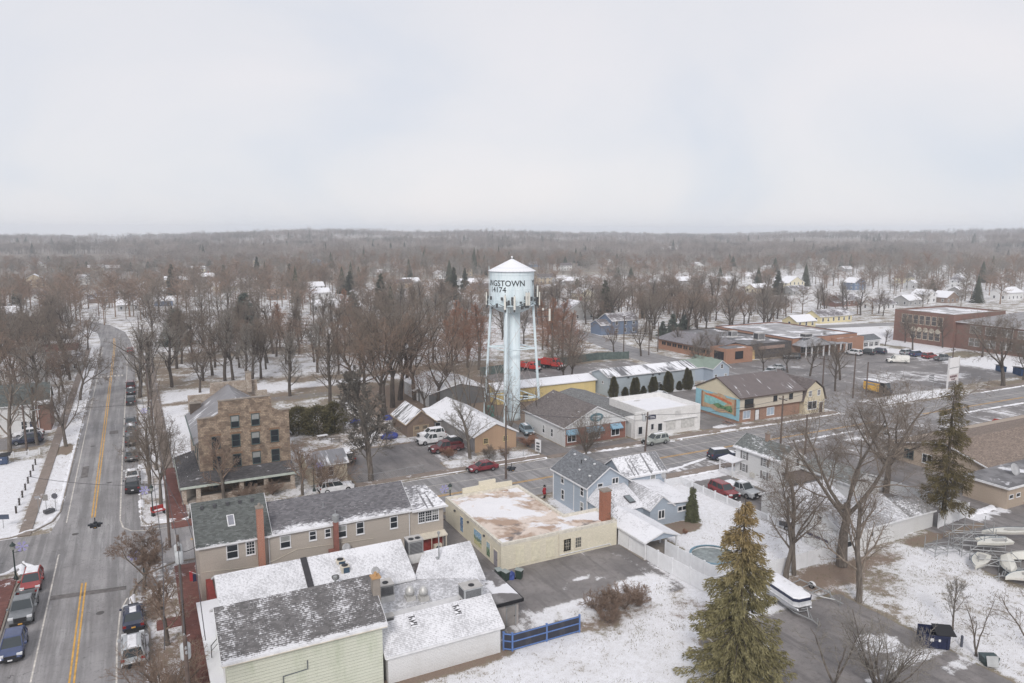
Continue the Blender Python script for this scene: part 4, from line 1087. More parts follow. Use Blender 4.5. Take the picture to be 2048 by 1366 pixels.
for k in range(11): part('baluster', MB().box(76.8, 76.84, 79.0 + k * .22, 79.04 + k * .22, .281, .749), WHITE, T)
part('wall_unit', MB().box(78.35, 78.68, 76.2, 76.9, .4, 1.1), plain('unit_beige', col(196, 192, 184), .6), T)
gable(T, 83.0, 89, 63.6, 71.5, 2.7, 1.0, 'y', WSID, roofm('grey_annex_shingle', col(128, 130, 128), -.1, 0, seed=17), .25)
part('flat_porch_roof', MB().slab([(79.0, 68.2, 2.25), (83.0, 68.2, 2.25), (83.0, 71.6, 2.4), (79.0, 71.6, 2.4)], .15).box(79.1, 79.22, 68.3, 68.42, 0, 2.1).box(82.5, 82.62, 68.3, 68.42, 0, 2.1), plain('weathered_tar', col(120, 106, 98), .8, var=.12), T)
T = bld('white_garage', 'white garage with snow dusted shingle roof and a panelled door facing the yard', 'garage', 67.7, 53)
_, rf = gable(T, 69.0, 79.5, 53.1, 60.2, 2.5, 1.6, 'x', WSID, roofm('garage_shingle', col(120, 118, 118), .14, 0, course=.22, seed=18, dash=3, large=.2, soft=.25, lo=.25, hi=.93), .25)
part('lean_to', MB().prism([(53.12, 0), (57.8, 0), (57.8, 2.6), (53.12, 2.3)], 'x', 67.7, 68.98), WSID, T)
o = part('garage_door', MB().box(67.62, 67.69, 54.0, 57.2, .03, 2.0), plain('garage_door_white', col(216, 216, 214), .6), T)
part('window_strip', MB().box(67.6, 67.619, 54.1, 55.0, 1.25, 1.55).box(67.6, 67.619, 55.15, 56.05, 1.25, 1.55).box(67.6, 67.619, 56.2, 57.1, 1.25, 1.55), plain('navy_glass', col(60, 60, 92), .2, .5), o)
win(T, '-y', 53.1, 69.9, .8, .7, 1.3, 'dh'); win(T, '-y', 53.1, 73.6, 1.3, .5, .5, 'plain')
part('vent', MB().box(68.93, 68.99, 56.3, 56.8, 3.0, 3.3), DARKGREY, T)
gable(T, 70.4, 78, 60.25, 66.8, 2.4, 1.6, 'x', WSID, roofm('garage_back_shingle', col(120, 118, 120), .36, 0, course=.22, seed=19, dash=3), .25)
T = bld('white_shed', 'white windowless shed with low grey roof by the boat racks', 'shed', 80.5, 52.3)
gable(T, 79.9, 85.5, 53.6, 58.5, 2.1, .8, 'x', WSID, roofm('shed_shingle', col(136, 134, 134), .06, 0, seed=20), .2)

# ------------------------------------------------------------------ 7 shops across the road
T = bld('awning_shop', 'white gabled brick fronted shop with three blue awnings and an oval sign', 'shop', 62.8, 103.2)
gable(T, 62.8, 75.3, 103.3, 117.5, 3.4, 2.9, 'y', WSID, R_DUSK, .35)
part('brick_front', MB().box(62.95, 75.15, 103.2, 103.298, .2, 3.05), REDB, T)
part('gable_board', MB().prism([(62.9, 3.1), (75.2, 3.1), (75.2, 3.3), (69.05, 6.1), (62.9, 3.3)], 'y', 103.15, 103.298), WSID, T)
part('base', MB().box(62.9, 75.2, 103.12, 103.298, 0, .2), CONC, T)
AWN = plain('blue_awning_canvas', col(130, 172, 198), .7, var=.05)
for x, w_ in [(64.1, 2.2), (68.6, 3.2), (73.0, 2.2)]:
    win(T, '-y', 103.2, x, .85, w_ * .72, 1.35, 'pair', WHITE)
    a = MB().prism([(103.19, 2.95), (103.19, 2.2), (102.3, 2.15), (102.28, 2.3)], 'x', x - w_ / 2, x + w_ / 2)
    part('awning', a, AWN, T)
for y in (107.5, 110.4): win(T, '-x', 62.8, y, .8, .6, 1.3, 'dh')
sg = thing('oval_sign', 'teal oval sign with white lettering on the white gable above the awnings', 'sign', (69.0, 103.1, 4.5))
part('panel', MB().lathe([(.1, 0), (1.0, 0), (1.0, .08), (.1, .08)], 24).xf(Matrix.Diagonal((1.35, 1, .72, 1)) @ Matrix.Rotation(R(90), 4, 'X')), plain('teal_sign', col(92, 130, 142), .5), sg)
part('lettering', MB().box(-.85, .85, -.1, -.082, .12, .22).box(-.95, .8, -.1, -.082, -.1, .02).box(-.5, .6, -.1, -.082, -.36, -.27), WHITE, sg)
T = bld('dark_roof_house', 'low grey building with long dark shingle roof between two shops', 'building', 76, 106)
part('wall', MB().box(75.8, 83.2, 105.5, 129, 0, 2.6), siding('pale_grey_siding', col(190, 192, 190), .13), T)
part('roof', MB().slab([(75.5, 105.2, 2.7), (80.0, 105.2, 3.6), (80.0, 129.3, 3.6), (75.5, 129.3, 2.7)], .14).slab([(80.01, 105.2, 3.6), (83.5, 105.2, 2.8), (83.5, 129.3, 2.8), (80.01, 129.3, 3.6)], .14), roofm('plain_grey_shingle', col(118, 118, 118), -.5, 0, seed=22), T)
part('bay', MB().box(76.2, 78.6, 102.8, 105.48, 0, 2.7), WSID, T)
for x in (76.8, 77.9): win(T, '-y', 102.8, x, .7, .8, 1.2, 'plain')
T = bld('white_storefront', 'white painted block storefront with flat parapet and boarded windows', 'shop', 76, 101.7)
WST = brickm('white_block', col(226, 224, 222), col(216, 214, 212), col(200, 198, 196), .4, .2, .01, .3, (.42, .40, .38, 1))
flat(T, 78.8, 90.8, 101.8, 113.5, 4.75, WST, flatroof('store_roof', col(190, 186, 186), col(150, 146, 146), .2, .2, 6), .9, .3)
part('side_bay', MB().box(76.3, 78.78, 101.9, 105, 0, 3.4), WST, T); part('facade_wing', MB().box(76.1, 78.79, 101.7, 102.0, 3.4, 4.75), WST, T)
for x, w_, z, h_ in [(77.3, .8, .8, 1.3), (79.9, .55, 1.3, 1.0), (81.6, .9, .9, 1.3)]: win(T, '-y', 101.78, x, z, w_, h_, 'plain')
for x, w_ in [(84.0, 2.1), (87.9, 3.0)]: part('boarded_window', MB().box(x - w_ / 2, x + w_ / 2, 101.72, 101.798, .75, 2.4), plain('boarded_white', col(208, 206, 202), .8, var=.1), T)
part('ledge', MB().box(82.4, 90, 101.55, 101.798, 2.5, 2.62), WSID, T)
o = part('sign', MB().box(79.0, 80.6, 101.72, 101.798, 3.2, 3.95), plain('navy_sign', col(58, 62, 88), .5), T); part('lettering', MB().box(79.2, 80.3, 101.7, 101.719, 3.6, 3.7).box(79.3, 80.4, 101.7, 101.719, 3.4, 3.47), WHITE, o)
part('sign_frame', MB().box(85.0, 86.2, 101.75, 101.798, 3.1, 4.1), plain('frame_grey', col(206, 204, 202), .7), T)

# ------------------------------------------------------------------ 8 mural building and gambrel house
T = bld('mural_building', 'brown roofed building with a blue mural wall, cream upper floor and brick ground floor', 'building', 100, 101.3)
CR2 = siding('cream_gable', col(228, 214, 182), .16, dirt=.08)
part('wall', MB().box(100.0, 116.4, 101.9, 113.6, 0, 2.65), brickm('brown_brick', col(166, 122, 98), col(148, 108, 88), col(158, 132, 116)), T)
w_, rf = gable(T, 100.0, 116.4, 101.3, 113.6, 5.0, 2.8, 'x', siding('cream_upper_siding', col(212, 200, 180), .16), metalroof('brown_metal_roof', col(110, 98, 96), -.12, .4, 8, .6), .35, z0=2.66, trim=plain('brown_trim', col(100, 84, 76), .6))
part('gable_panel', MB().prism([(101.35, 4.7), (113.55, 4.7), (113.55, 5.0), (107.45, 7.7), (101.35, 5.0)], 'x', 99.9, 99.998), CR2, T)
MUR = plain('mural_light_blue', col(142, 196, 212), .7, var=.04)
part('mural_wall', MB().box(99.9, 99.998, 101.4, 113.55, .5, 4.698), MUR, T, 'light blue painted mural wall')
def mpatch(name, pts, mat, x, t=.03, parent=T):
    m = MB(); n = len(pts); cy = sum(p[0] for p in pts) / n; cz = sum(p[1] for p in pts) / n
    m.prism(pts, 'x', x - t, x)
    return part(name, m, mat, parent)
r_ = random.Random(3)
top = [(111.6 - k * .46, 4.55 - .25 * math.sin(k * .45) + .06 * r_.uniform(-1, 1) - (.1 if k in (3, 9, 15) else 0)) for k in range(21)]
bot = [(102.4 + k * .46, 1.3 + .22 * math.sin(k * .5) + .07 * r_.uniform(-1, 1)) for k in range(21)]
PARCH = muralm('parchment', col(206, 170, 130), col(196, 156, 116), col(180, 138, 100), 5)
pc = mpatch('parchment', top + bot, plain('parchment_paint', col(202, 166, 128), .7, var=.08), 99.85)
mpatch('sky_band', [(110.6, 3.9), (109, 3.9), (106, 3.6), (103.3, 3.2), (103.3, 3.7), (106, 4.1), (109, 4.25), (110.6, 4.15)], plain('mural_orange', col(226, 120, 72), .7, var=.1), 99.815, .02, pc)
mpatch('water', [(110.8, 3.85), (108, 3.8), (104.5, 3.2), (105.5, 2.6), (107.5, 2.7), (109, 2.2), (110.9, 2.3)], plain('mural_teal', col(140, 204, 200), .7, var=.1), 99.815, .02, pc)
mpatch('land', [(108.4, 2.4), (107, 2.9), (105.2, 2.6), (103.4, 3.0), (103.0, 2.2), (103.2, 1.7), (105.5, 2.0), (107, 1.9)], plain('mural_green_land', col(112, 158, 104), .7, var=.15), 99.785, .02, pc)
for y, z in [(106.4, 2.45), (105.2, 2.3), (104.0, 1.95)]: mpatch('figure', [(y, z), (y - .25, z + .2), (y - .5, z + .05), (y - .45, z - .25), (y - .2, z - .1), (y + .1, z - .3)], plain('mural_dark_green', col(60, 90, 66), .7), 99.76, .01, pc)
for y0, y1 in ((102.3, 102.6), (111.5, 111.8)): part('scroll_edge', MB().tube((99.8, y0, 1.4), (99.8, y0 + .05, 4.5), .16, .16, 8), plain('scroll_brown', col(150, 112, 84), .7), pc)
FR = plain('brown_frame', col(84, 70, 62), .6)
part('balcony_recess', MB().box(101.1, 103.3, 101.22, 101.298, 2.95, 4.55), GLASS, T)
part('balcony_rail', MB().box(101.1, 103.4, 101.02, 101.08, 3.5, 3.58).box(101.1, 103.4, 101.0, 101.21, 2.9, 2.98), FR, T)
for k in range(12): part('baluster', MB().box(101.12 + k * .2, 101.16 + k * .2, 101.03, 101.07, 2.981, 3.499), FR, T)
for x, w_ in [(102.3, 1.7), (108.5, 1.8)]: win(T, '-y', 101.9, x, .7, w_, 1.4, 'store', WHITE, plain('pale_blue_glass', col(166, 182, 200), .2, .5))
for x in (109.0, 113.2): win(T, '-y', 101.3, x, 3.5, .9, 1.0, 'plain', FR)
door(T, '-y', 101.9, 105.0, .95, 2.0, WHITE, .05, FR)
part('vent_pipe', MB().tube((115, 107, 7.3), (115, 107, 8.5), .12), GALV, T)
part('step', MB().box(104.3, 105.8, 101.2, 101.89, 0, .12), CONC, T)
T = bld('gambrel_house', 'pale yellow gambrel fronted house beside the brown roofed mural building', 'house', 116.5, 101)
YEL2 = siding('pale_yellow_siding', col(222, 208, 176), .14, dirt=.1)
gp = [(116.6, 0), (122.4, 0), (122.4, 2.8), (121.6, 4.9), (119.5, 6.3), (117.4, 4.9), (116.6, 2.8)]
part('wall', MB().prism(gp, 'y', 101.0, 112), YEL2, T)
r = MB(); P = [(116.2, 2.5), (117.2, 5.05), (119.5, 6.55), (121.8, 5.05), (122.8, 2.5)]
for a, b in zip(P[:-1], P[1:]): r.prism([a, b, (b[0], b[1] + .15), (a[0], a[1] + .15)], 'y', 100.8, 112.2)
part('roof', r, roofm('gambrel_shingle', col(108, 98, 96), -.2, 0, seed=24), T)
win(T, '-y', 101, 118.2, 3.6, .7, .95, 'six'); win(T, '-y', 101, 120.6, 3.6, .7, .95, 'six'); win(T, '-y', 101, 118.9, .9, 2.4, 1.5, 'store'); door(T, '-y', 101, 121.4, .9, 2.0, FR)

# ------------------------------------------------------------------ 9 metal sided building, yellow store, green roofed house
T = bld('blue_grey_building', 'long blue grey metal sided building with snow streaked roof behind the columnar evergreens', 'building', 91, 131.7)
BG = siding('blue_grey_siding', col(176, 188, 196), .2, dirt=.1)
gable(T, 91.2, 115.5, 131.8, 138.5, 4.4, 1.1, 'x', BG, metalroof('streaked_metal_roof', col(106, 106, 110), .1, .6, 9, .35), .35)
for x in (97.9, 104.5): win(T, '-y', 131.8, x, .8, 2.0, 1.2, 'pair', WHITE, plain('pale_glass', col(120, 126, 134), .2, .5))
for x in (91.9, 96.4, 103.2, 105.0, 113.8): part('wall_lamp', MB().box(x - .2, x + .2, 131.6, 131.798, 3.7, 3.95), DARKGREY, T)
for y in (134, ): win(T, '-x', 91.2, y, 2.6, .5, .5, 'plain')
T = bld('yellow_storage', 'yellow corrugated metal shed with long snowy roof behind the water tower', 'shed', 70, 136)
gable(T, 66.0, 90.6, 136.0, 142.6, 3.1, .8, 'x', siding('yellow_corrugated', col(222, 196, 128), .3, dirt=.25, vert=True), metalroof('snowy_metal_roof', col(150, 150, 154), .25, 1.0, 11, .3), .25)
part('dark_window', MB().box(72.2, 73.4, 135.93, 135.998, .5, 1.6), GLASS, T)
T = bld('green_roof_house', 'light blue house with pale green metal roof beyond the blue grey building', 'house', 118, 132)
GRN = metalroof('pale_green_roof', col(134, 152, 138), -.35, .4, 12)
gable(T, 117.6, 127.0, 136.5, 142, 3.3, 1.5, 'x', BLUES, GRN, .25, ridge=None)
gable(T, 122.3, 127.4, 133.2, 142.3, 3.4, 1.7, 'y', BLUES, GRN, .3)
win(T, '-y', 133.2, 125.0, 3.3, .6, .9); win(T, '-y', 133.2, 123.2, .9, .6, .9); win(T, '-y', 133.2, 126.3, .9, .6, .9)
T = bld('low_roof_block', 'low dark roofed block behind the mural building', 'building', 118, 116)
gable(T, 117, 123.5, 114, 121, 3.0, 1.6, 'x', BEIGE, roofm('dark_low_roof', col(96, 92, 96), -.2, 0, seed=26), .3)

# ------------------------------------------------------------------ 10 barns below the tower
T = bld('wood_barn', 'small rough board barn with double cross braced doors and streaked roof', 'barn', 41.2, 121)
BRD = siding('grey_brown_boards', col(132, 112, 98), .3, (.1, .08, .07, 1), .4)
_, rf = gable(T, 41.2, 46.3, 121, 129, 2.5, 2.0, 'y', BRD, metalroof('ribbed_barn_roof', col(108, 108, 108), .08, .5, 13, .8), .35, trim=plain('tan_trim', col(176, 152, 122), .7))
DOORM = plain('tan_barn_door', col(176, 156, 128), .7, var=.1)
for s in (-1, 1):
    x = 43.75 + s * .75
    o = part('barn_door', MB().box(x - .72, x + .72, 120.9, 120.998, .05, 2.0), siding('door_board', col(150, 128, 106), .25, vert=True), T)
    part('brace', MB().box(x - .72, x - .6, 120.86, 120.899, .05, 2.0).box(x + .6, x + .72, 120.86, 120.899, .05, 2.0).box(x - .6, x + .6, 120.86, 120.899, 1.0, 1.12).prism([(x - .6 * s, .05), (x - .45 * s, .05), (x + .6 * s, .99), (x + .45 * s, .99)], 'y', 120.86, 120.899), DOORM, o)
    win(T, '-y', 120.9, x, 1.25, .7, .55, 'grid', DOORM)
part('round_ornament', MB().lathe([(.05, 0), (.5, 0), (.5, .08), (.05, .08)], 14).xf(Matrix.Translation((43.75, 120.95, 2.9)) @ Matrix.Rotation(R(90), 4, 'X')), plain('aged_wood_disc', col(126, 104, 84), .8), T)
T = bld('snow_roof_shop', 'long shop with snow roof, grey side wall and orange cedar end wall', 'workshop', 48, 107)
GRY = siding('grey_plank_wall', col(160, 156, 156), .2)
_, rf = gable(T, 48.1, 55.6, 107.3, 128.5, 2.75, 1.75, 'y', GRY, roofm('shop_snow_roof', col(116, 112, 114), .42, 0, seed=27, large=.12, soft=.25, lo=.3, hi=.92), .35)
CED = siding('orange_cedar_boards', col(182, 148, 118), .25, (.3, .2, .13, 1), .35, vert=True)
part('cedar_wall', MB().prism([(48.05, 0), (55.65, 0), (55.65, 2.6), (51.85, 4.3), (48.05, 2.6)], 'y', 107.2, 107.298), CED, T, 'orange cedar board end wall')
for x in (50.0, 53.6): win(T, '-y', 107.2, x, 1.35, .7, .8, 'grid', plain('yellow_frame', col(206, 182, 130), .6))
part('link_wall', MB().box(46.4, 48.08, 121.6, 126, 0, 2.3), GRY, T); part('link_roof', MB().slab([(46.2, 121.2, 2.4), (48.4, 121.2, 2.4), (49.5, 127, 3.6), (46.2, 127, 3.4)], .15), R_WHITE, T)
win(T, '-y', 121.6, 47.2, 1.0, .9, .8, 'plain')
T = bld('metal_garage', 'grey metal garage with pale snowy roof behind the wood barn', 'garage', 53, 140)
part('wall', MB().prism([(52.6, 0), (66, 0), (66, 3.0), (59.3, 4.6), (52.6, 3.0)], 'y', 139.6, 156), siding('dark_grey_metal_siding', col(116, 116, 118), .3, vert=True), T)
r = MB()
for e, s in ((52.3, 1), (66.3, -1)): r.slab([(e, 139.3, 2.95), (59.3, 139.3, 4.65), (59.3, 156.3, 4.65), (e, 156.3, 2.95)][::-s], .12)
part('roof', r, metalroof('pale_metal_roof', col(200, 196, 192), .15, .6, 15, .3), T)
part('side_panel', MB().box(52.5, 52.598, 140.2, 145.4, 0, 2.8).box(52.5, 52.598, 150, 155.5, 0, 2.8), plain('pale_panel', col(200, 202, 204), .6), T)
door(T, '-x', 52.6, 147.4, 1.0, 2.1, WHITE); part('door_hood', MB().slab([(51.6, 146.5, 2.3), (52.5, 146.5, 2.8), (52.5, 148.3, 2.8), (51.6, 148.3, 2.3)], .1), WHITE, T)

# ------------------------------------------------------------------ 11 plaza and school
T = bld('brick_plaza', 'sprawling orange brick shopping plaza with dark flat roofs and a white pillared porch', 'shopping plaza', 144, 150)
DKSTONE = plain('dark_plaza_wall', col(92, 88, 88), .8, var=.1)
part('wall', MB().box(143.6, 152.5, 155.2, 181, 0, 3.2), ORB, T)
GLS2 = plain('dark_shop_glass', col(44, 44, 50), .15, .5)
for k in range(9): win(T, '-x', 143.6, 158.4 + k * 2.5, 1.5, 1.9, 1.0, 'pair', plain('brick_tan_frame', col(168, 128, 100), .7), GLS2)
part('roof', MB().slab([(142.8, 156.5, 3.3), (152.6, 156.5, 4.9), (152.6, 183.5, 4.9), (142.8, 181.5, 3.3)], .2), roofm('plaza_grey_shingle', col(130, 126, 130), -.35, 0, seed=31), T)
flat(T, 142.7, 152.4, 150.6, 157, 4.1, ORB, TAR, .4, .3)
win(T, '-y', 150.6, 147.4, 1.2, 2.8, 2.0, 'plain', BLACK, GLS2); win(T, '-x', 142.7, 153.4, 1.0, 3.6, 2.1, 'store', BLACK, GLS2)
flat(T, 152.6, 170.0, 153, 186, 4.3, DKSTONE, TAR, .3, .3)
flat(T, 170.1, 197.5, 152.6, 185, 4.9, ORB, flatroof('plaza_membrane', col(150, 148, 150), col(176, 174, 176), .0, .12, 8), .3, .3, cap=plain('navy_coping', col(74, 74, 90), .6))
flat(T, 186, 197.6, 150.2, 152.5, 4.2, ORB, TAR, .3, .3)
part('tan_fascia', MB().box(157, 167, 152.7, 152.99, 2.6, 3.5), plain('tan_fascia_sign', col(160, 134, 122), .7), T)
part('yellow_door', MB().box(153.6, 155.6, 152.9, 152.99, 0, 2.6), plain('pale_yellow_panel', col(214, 176, 116), .7), T)
part('porch_gable', MB().prism([(170, 3.2), (181, 3.2), (175.5, 5.4)], 'y', 147.6, 147.8), plain('grey_gable', col(164, 164, 168), .7), T)
part('porch_roof', MB().slab([(169.7, 147.4, 3.2), (175.5, 147.4, 5.5), (175.5, 152.58, 5.5), (169.7, 152.58, 3.2)], .15).slab([(175.51, 147.4, 5.5), (181.3, 147.4, 3.2), (181.3, 152.58, 3.2), (175.51, 152.58, 5.5)], .15).box(181.4, 188, 148, 152.58, 3.0, 3.2), roofm('porch_grey', col(150, 150, 154), .0, 0, seed=32), T)
for k in range(8): part('pillar', MB().box(170.3 + k * 2.4, 170.6 + k * 2.4, 147.9, 148.2, 0, 3.05), WHITE, T)
win(T, '-y', 152.6, 178, .5, 9, 2.1, 'store', WHITE, GLS2); win(T, '-y', 150.2, 191.5, .3, 1.8, 2.2, 'store', WHITE, GLS2); win(T, '-y', 150.2, 188.0, .5, .7, 1.7, 'plain', BLACK, GLS2)
hvac(1465, 672, 5.4, 2.2, 1.6, 1.5, 'white boxy rooftop unit on the brick plaza, left of the grey one', 0, .3, 0, (206, 206, 208))
hvac(1518, 678, 5.2, 2.6, 2, 1.8, 'pale rooftop unit on the brick plaza above the dark wall', 0, .3, 0, (184, 182, 182))
hvac(1612, 673, 5.6, 2.6, 2, .8, 'low grey rooftop unit on the plaza roof centre', 0, .2, 0, (130, 130, 132))
T = bld('plaza_annex', 'small white annex with dark shutters at the end of the brick plaza', 'building', 198, 150)
gable(T, 197.8, 206, 150.8, 156, 2.7, 1.2, 'x', WSID, roofm('annex_dark', col(108, 112, 116), -.3, 0, seed=33), .3)
for x in (199.5, 202, 204.4): win(T, '-y', 150.8, x, .8, .7, 1.2, 'dh'); shutters(T, '-y', 150.8, x, .8, .7, 1.2, BLACK)
T = bld('brick_school', 'large two storey dark red brick school with grey hipped roof at the right', 'school', 225, 137)
flat(T, 225, 252, 140, 160, 10.3, DKB, flatroof('school_flat_roof', col(160, 158, 160), col(190, 188, 190), .05, .1, 9), .5, .4, cap=CONC)
for i in range(7): win(T, '-x', 225, 144.2 + i * 2.05, 6.3, 1.5, 2.7, 'dh', SAND, plain('school_glass', col(96, 92, 92), .2, .5), blind=False)
for i in range(5): win(T, '-x', 225, 144.8 + i * 2.05, 1.6, 1.5, 2.6, 'dh', SAND, plain('school_glass', col(96, 92, 92), .2, .5), blind=False)
part('arch_band', MB().box(224.9, 224.998, 143.6, 154.4, 4.3, 4.5), SAND, T)
for i in range(5): part('arch', MB().lathe([(.05, 0), (.8, 0), (.8, .08), (.05, .08)], 14).xf(Matrix.Translation((224.95, 144.8 + i * 2.05, 4.5)) @ Matrix.Rotation(R(90), 4, 'Y')), SAND, T)
rf = hip(T, 226.5, 262, 70, 139.9, 8.2, 5.2, roofm('school_grey_roof', col(148, 146, 148), -.5, 0, seed=34), DKB, .6)
for k in range(13):
    y = 134 - k * 4.6
    for z in (5.2, 1.4):
        for d in (-.85, .85): win(T, '-x', 226.5, y + d, z, 1.5, 2.2, 'dh', WHITE, plain('school_glass2', col(130, 128, 124), .25, .5), blind=False)
part('entrance_arch', MB().lathe([(2.0, 0), (2.6, 0), (2.6, .3), (2.0, .3)], 20, cap=False).xf(Matrix.Translation((226.2, 106, 2.6)) @ Matrix.Rotation(R(90), 4, 'Y')), SAND, T)

# ------------------------------------------------------------------ 12 tan building on the right, houses on the left
T = bld('tan_building', 'large tan building with wide brown shingle roof and flat roofed corner block', 'building', 100, 53)
TAN = siding('tan_siding', col(190, 170, 150), .15, dirt=.1)
part('wall', MB().prism([(58.5, 0), (75, 0), (75, 2.6), (66, 4.6), (58.5, 2.6)], 'x', 106.5, 150), TAN, T)
part('roof', MB().slab([(106.0, 58.0, 2.5), (150, 58.0, 2.5), (150, 66, 4.75), (106.0, 66, 4.75)], .16).slab([(106.0, 66.01, 4.75), (150, 66.01, 4.75), (150, 75.6, 2.4), (106.0, 75.6, 2.4)], .16), R_BROWN, T)
part('trim', MB().prism([(57.9, 2.3), (66, 4.6), (75.7, 2.2), (75.7, 2.38), (66, 4.78), (57.9, 2.48)], 'x', 105.9, 105.99), WHITE, T)
win(T, '-x', 106.5, 68.5, .8, 1.4, 1.3, 'pair'); win(T, '-x', 106.5, 71.5, .8, 1.4, 1.3, 'pair', TEALF)
part('wall', MB().box(99.6, 118, 52.9, 58.6, 0, 2.85), TAN, T)
part('corner_roof', MB().box(99.3, 118.3, 52.6, 58.9, 2.852, 3.0), TAR, T)
part('corner_trim', MB().box(99.18, 118.3, 52.48, 52.598, 2.75, 3.02).box(99.18, 99.298, 52.598, 58.9, 2.75, 3.02), WHITE, T)
win(T, '-y', 52.9, 100.5, 1.35, .8, .45, 'plain'); win(T, '-y', 52.9, 102.1, 1.35, .8, .45, 'plain'); win(T, '-y', 52.9, 104.0, .5, 1.0, 1.9, 'plain', SAND)
dish(2028, 940, 3.6, .9, 'large pale satellite dish on the flat corner roof of the tan building')
T = bld('brick_end_house', 'white house with brick end wall and dark green roof left of the main street', 'house', -17, 155.5)
gable(T, -40, -15.2, 155.6, 162.5, 5.2, 3.0, 'x', WSID, roofm('dark_green_shingle', col(86, 92, 90), -.35, 0, seed=35), .3)
part('brick_end', MB().box(-17.2, -15.1, 155.5, 162.6, 0, 5.1), brickm('old_red_brick', col(136, 92, 78), col(122, 84, 72), col(140, 116, 104)), T)
part('end_roof', MB().slab([(-17.6, 155.2, 5.3), (-14.9, 155.2, 5.3), (-14.9, 159, 7.0), (-17.6, 159, 7.0)], .15), R_WHITE, T)
for x, z in [(-19.2, .5), (-24, .5), (-27, .5), (-24, 3.2), (-27, 3.2)]: win(T, '-y', 155.6, x, z, .8, 1.5, 'dh')
door(T, '-y', 155.6, -17.9, .9, 1.9, plain('navy_door', col(60, 64, 84), .6))
part('downspout', MB().tube((-16.9, 155.3, 5), (-16.9, 155.3, 0), .06), WHITE, T)
T = bld('red_base_building', 'low building with white flat roof and red lower wall beside the far street bend', 'building', -24, 258)
part('wall', MB().box(-25.5, -16.5, 258, 268, 0, 2.6), plain('dull_red_wall', col(150, 88, 82), .8, var=.1), T)
part('roof', MB().box(-26, -16, 257.4, 268.5, 2.602, 3.2), flatroof('white_flat_roof', col(206, 204, 204), col(180, 178, 178), .15, .2, 12), T)
part('dark_monitor', MB().box(-24.5, -17.5, 262, 266, 3.202, 4.4), DARKGREY, T)
T = bld('green_corner_shop', 'grey green corner building cut by the left edge of the picture', 'building', -18, 84)
part('wall', MB().box(-30, -18.7, 80, 89.3, 0, 5), siding('grey_green_siding', col(170, 176, 172), .14), T); part('roof', MB().box(-30.3, -18.4, 79.7, 89.6, 5.002, 5.25), R_WHITE, T)

# ------------------------------------------------------------------ water tower
TW = (63.6, 124.3)
rv = Vector((math.cos(YAW), -math.sin(YAW), 0)); fv = Vector((math.sin(YAW), math.cos(YAW), 0))
T = thing('water_tower', 'pale blue legged water tower with conical roof and black town lettering', 'water tower', (TW[0], TW[1], 0)); T.scale = (.94, .94, 1)
PB = Mat('tower_pale_blue', .55, .35)
_p = PB.coord('Object'); _n = PB.noise(PB.map(_p, (1, 1, .15)), 1.2, 4, .6)
PBM = PB.out(PB.mix(PB.step(PB.noise(PB.map(_p, (2.5, 2.5, .18)), 1.6, 4, .7), .56, .74, 0, .45), PB.mix(PB.step(_n, .35, .7), col(220, 234, 239), col(204, 222, 229)), col(160, 156, 150)))
part('shaft', MB().lathe([(1.85, 0), (1.7, .6), (1.66, 21)], 28), PBM, T, smooth=True)
tank = part('tank', MB().lathe([(1.55, 20.7), (2.2, 20.85), (3.1, 21.2), (3.9, 21.75), (4.38, 22.4), (4.4, 22.9), (4.4, 27.9), (4.46, 27.92), (4.46, 28.5), (4.4, 28.52), (4.4, 28.6)], 40), PBM, T, smooth=False)
for z in (25.3, 23.7, 27.0): part('weld_band', MB().lathe([(4.4, z), (4.43, z + .02), (4.43, z + .07), (4.4, z + .09)], 40, cap=False), PBM, tank)
RM = roofm('tank_roof_snow', col(196, 206, 210), .36, 0, seed=41, dash=.5, large=.5)
o = part('conical_roof', MB().lathe([(4.75, 28.55), (4.8, 28.62), (.3, 30.75), (.12, 30.8)], 40), RM, T)
part('finial', MB().lathe([(.1, 30.8), (.12, 31.0), (.2, 31.08), (.22, 31.2), (.12, 31.32), (.02, 31.36)], 10), WHITE, o, smooth=True)
part('balcony', MB().lathe([(4.42, 22.25), (4.95, 22.25), (4.95, 22.4), (4.42, 22.4)], 40, cap=False), PBM, T)
m = MB()
for k in range(40):
    a, b = 2 * math.pi * k / 40, 2 * math.pi * (k + 1) / 40
    for z in (22.9, 23.4): m.tube((4.9 * math.cos(a), 4.9 * math.sin(a), z), (4.9 * math.cos(b), 4.9 * math.sin(b), z), .035, n=4)
    m.tube((4.9 * math.cos(a), 4.9 * math.sin(a), 22.4), (4.9 * math.cos(a), 4.9 * math.sin(a), 23.4), .03, n=4)
part('railing', m, PBM, T)
def pol(r, a, z): v = rv * (r * math.sin(a)) - fv * (r * math.cos(a)); return (v.x, v.y, z)
LA = [R(-14) + k * R(90) for k in range(4)]
def legp(k, z): return pol(5.95 - (5.95 - 4.35) * z / 22.4, LA[k % 4], z)
for k in range(4):
    part('leg', MB().tube(legp(k, 0), legp(k, 22.4), .27, .25, 10), PBM, T)
    for z in (4.6, 14.0): part('strut', MB().tube(legp(k, z), legp(k + 1, z), .13, n=6), PBM, T)
    for z in (4.6, 14.0):
        a = Vector(legp(k, z)); part('strut', MB().tube(a, (a.x * .25, a.y * .25, z), .11, n=6), PBM, T)
    for z0, z1 in ((14.0, 22.2), (4.6, 14.0)):
        part('brace_rod', MB().tube(legp(k, z0), legp(k + 1, z1), .03, n=4).tube(legp(k + 1, z0), legp(k, z1), .03, n=4), plain('rod_pinkish', col(190, 176, 172), .6), T)
    part('footing', MB().lathe([(.7, 0), (.7, .4)], 10, *legp(k, 0)[:2]), CONC, T)
a0 = legp(0, 0)
m = MB(); base = LA[0] + .12
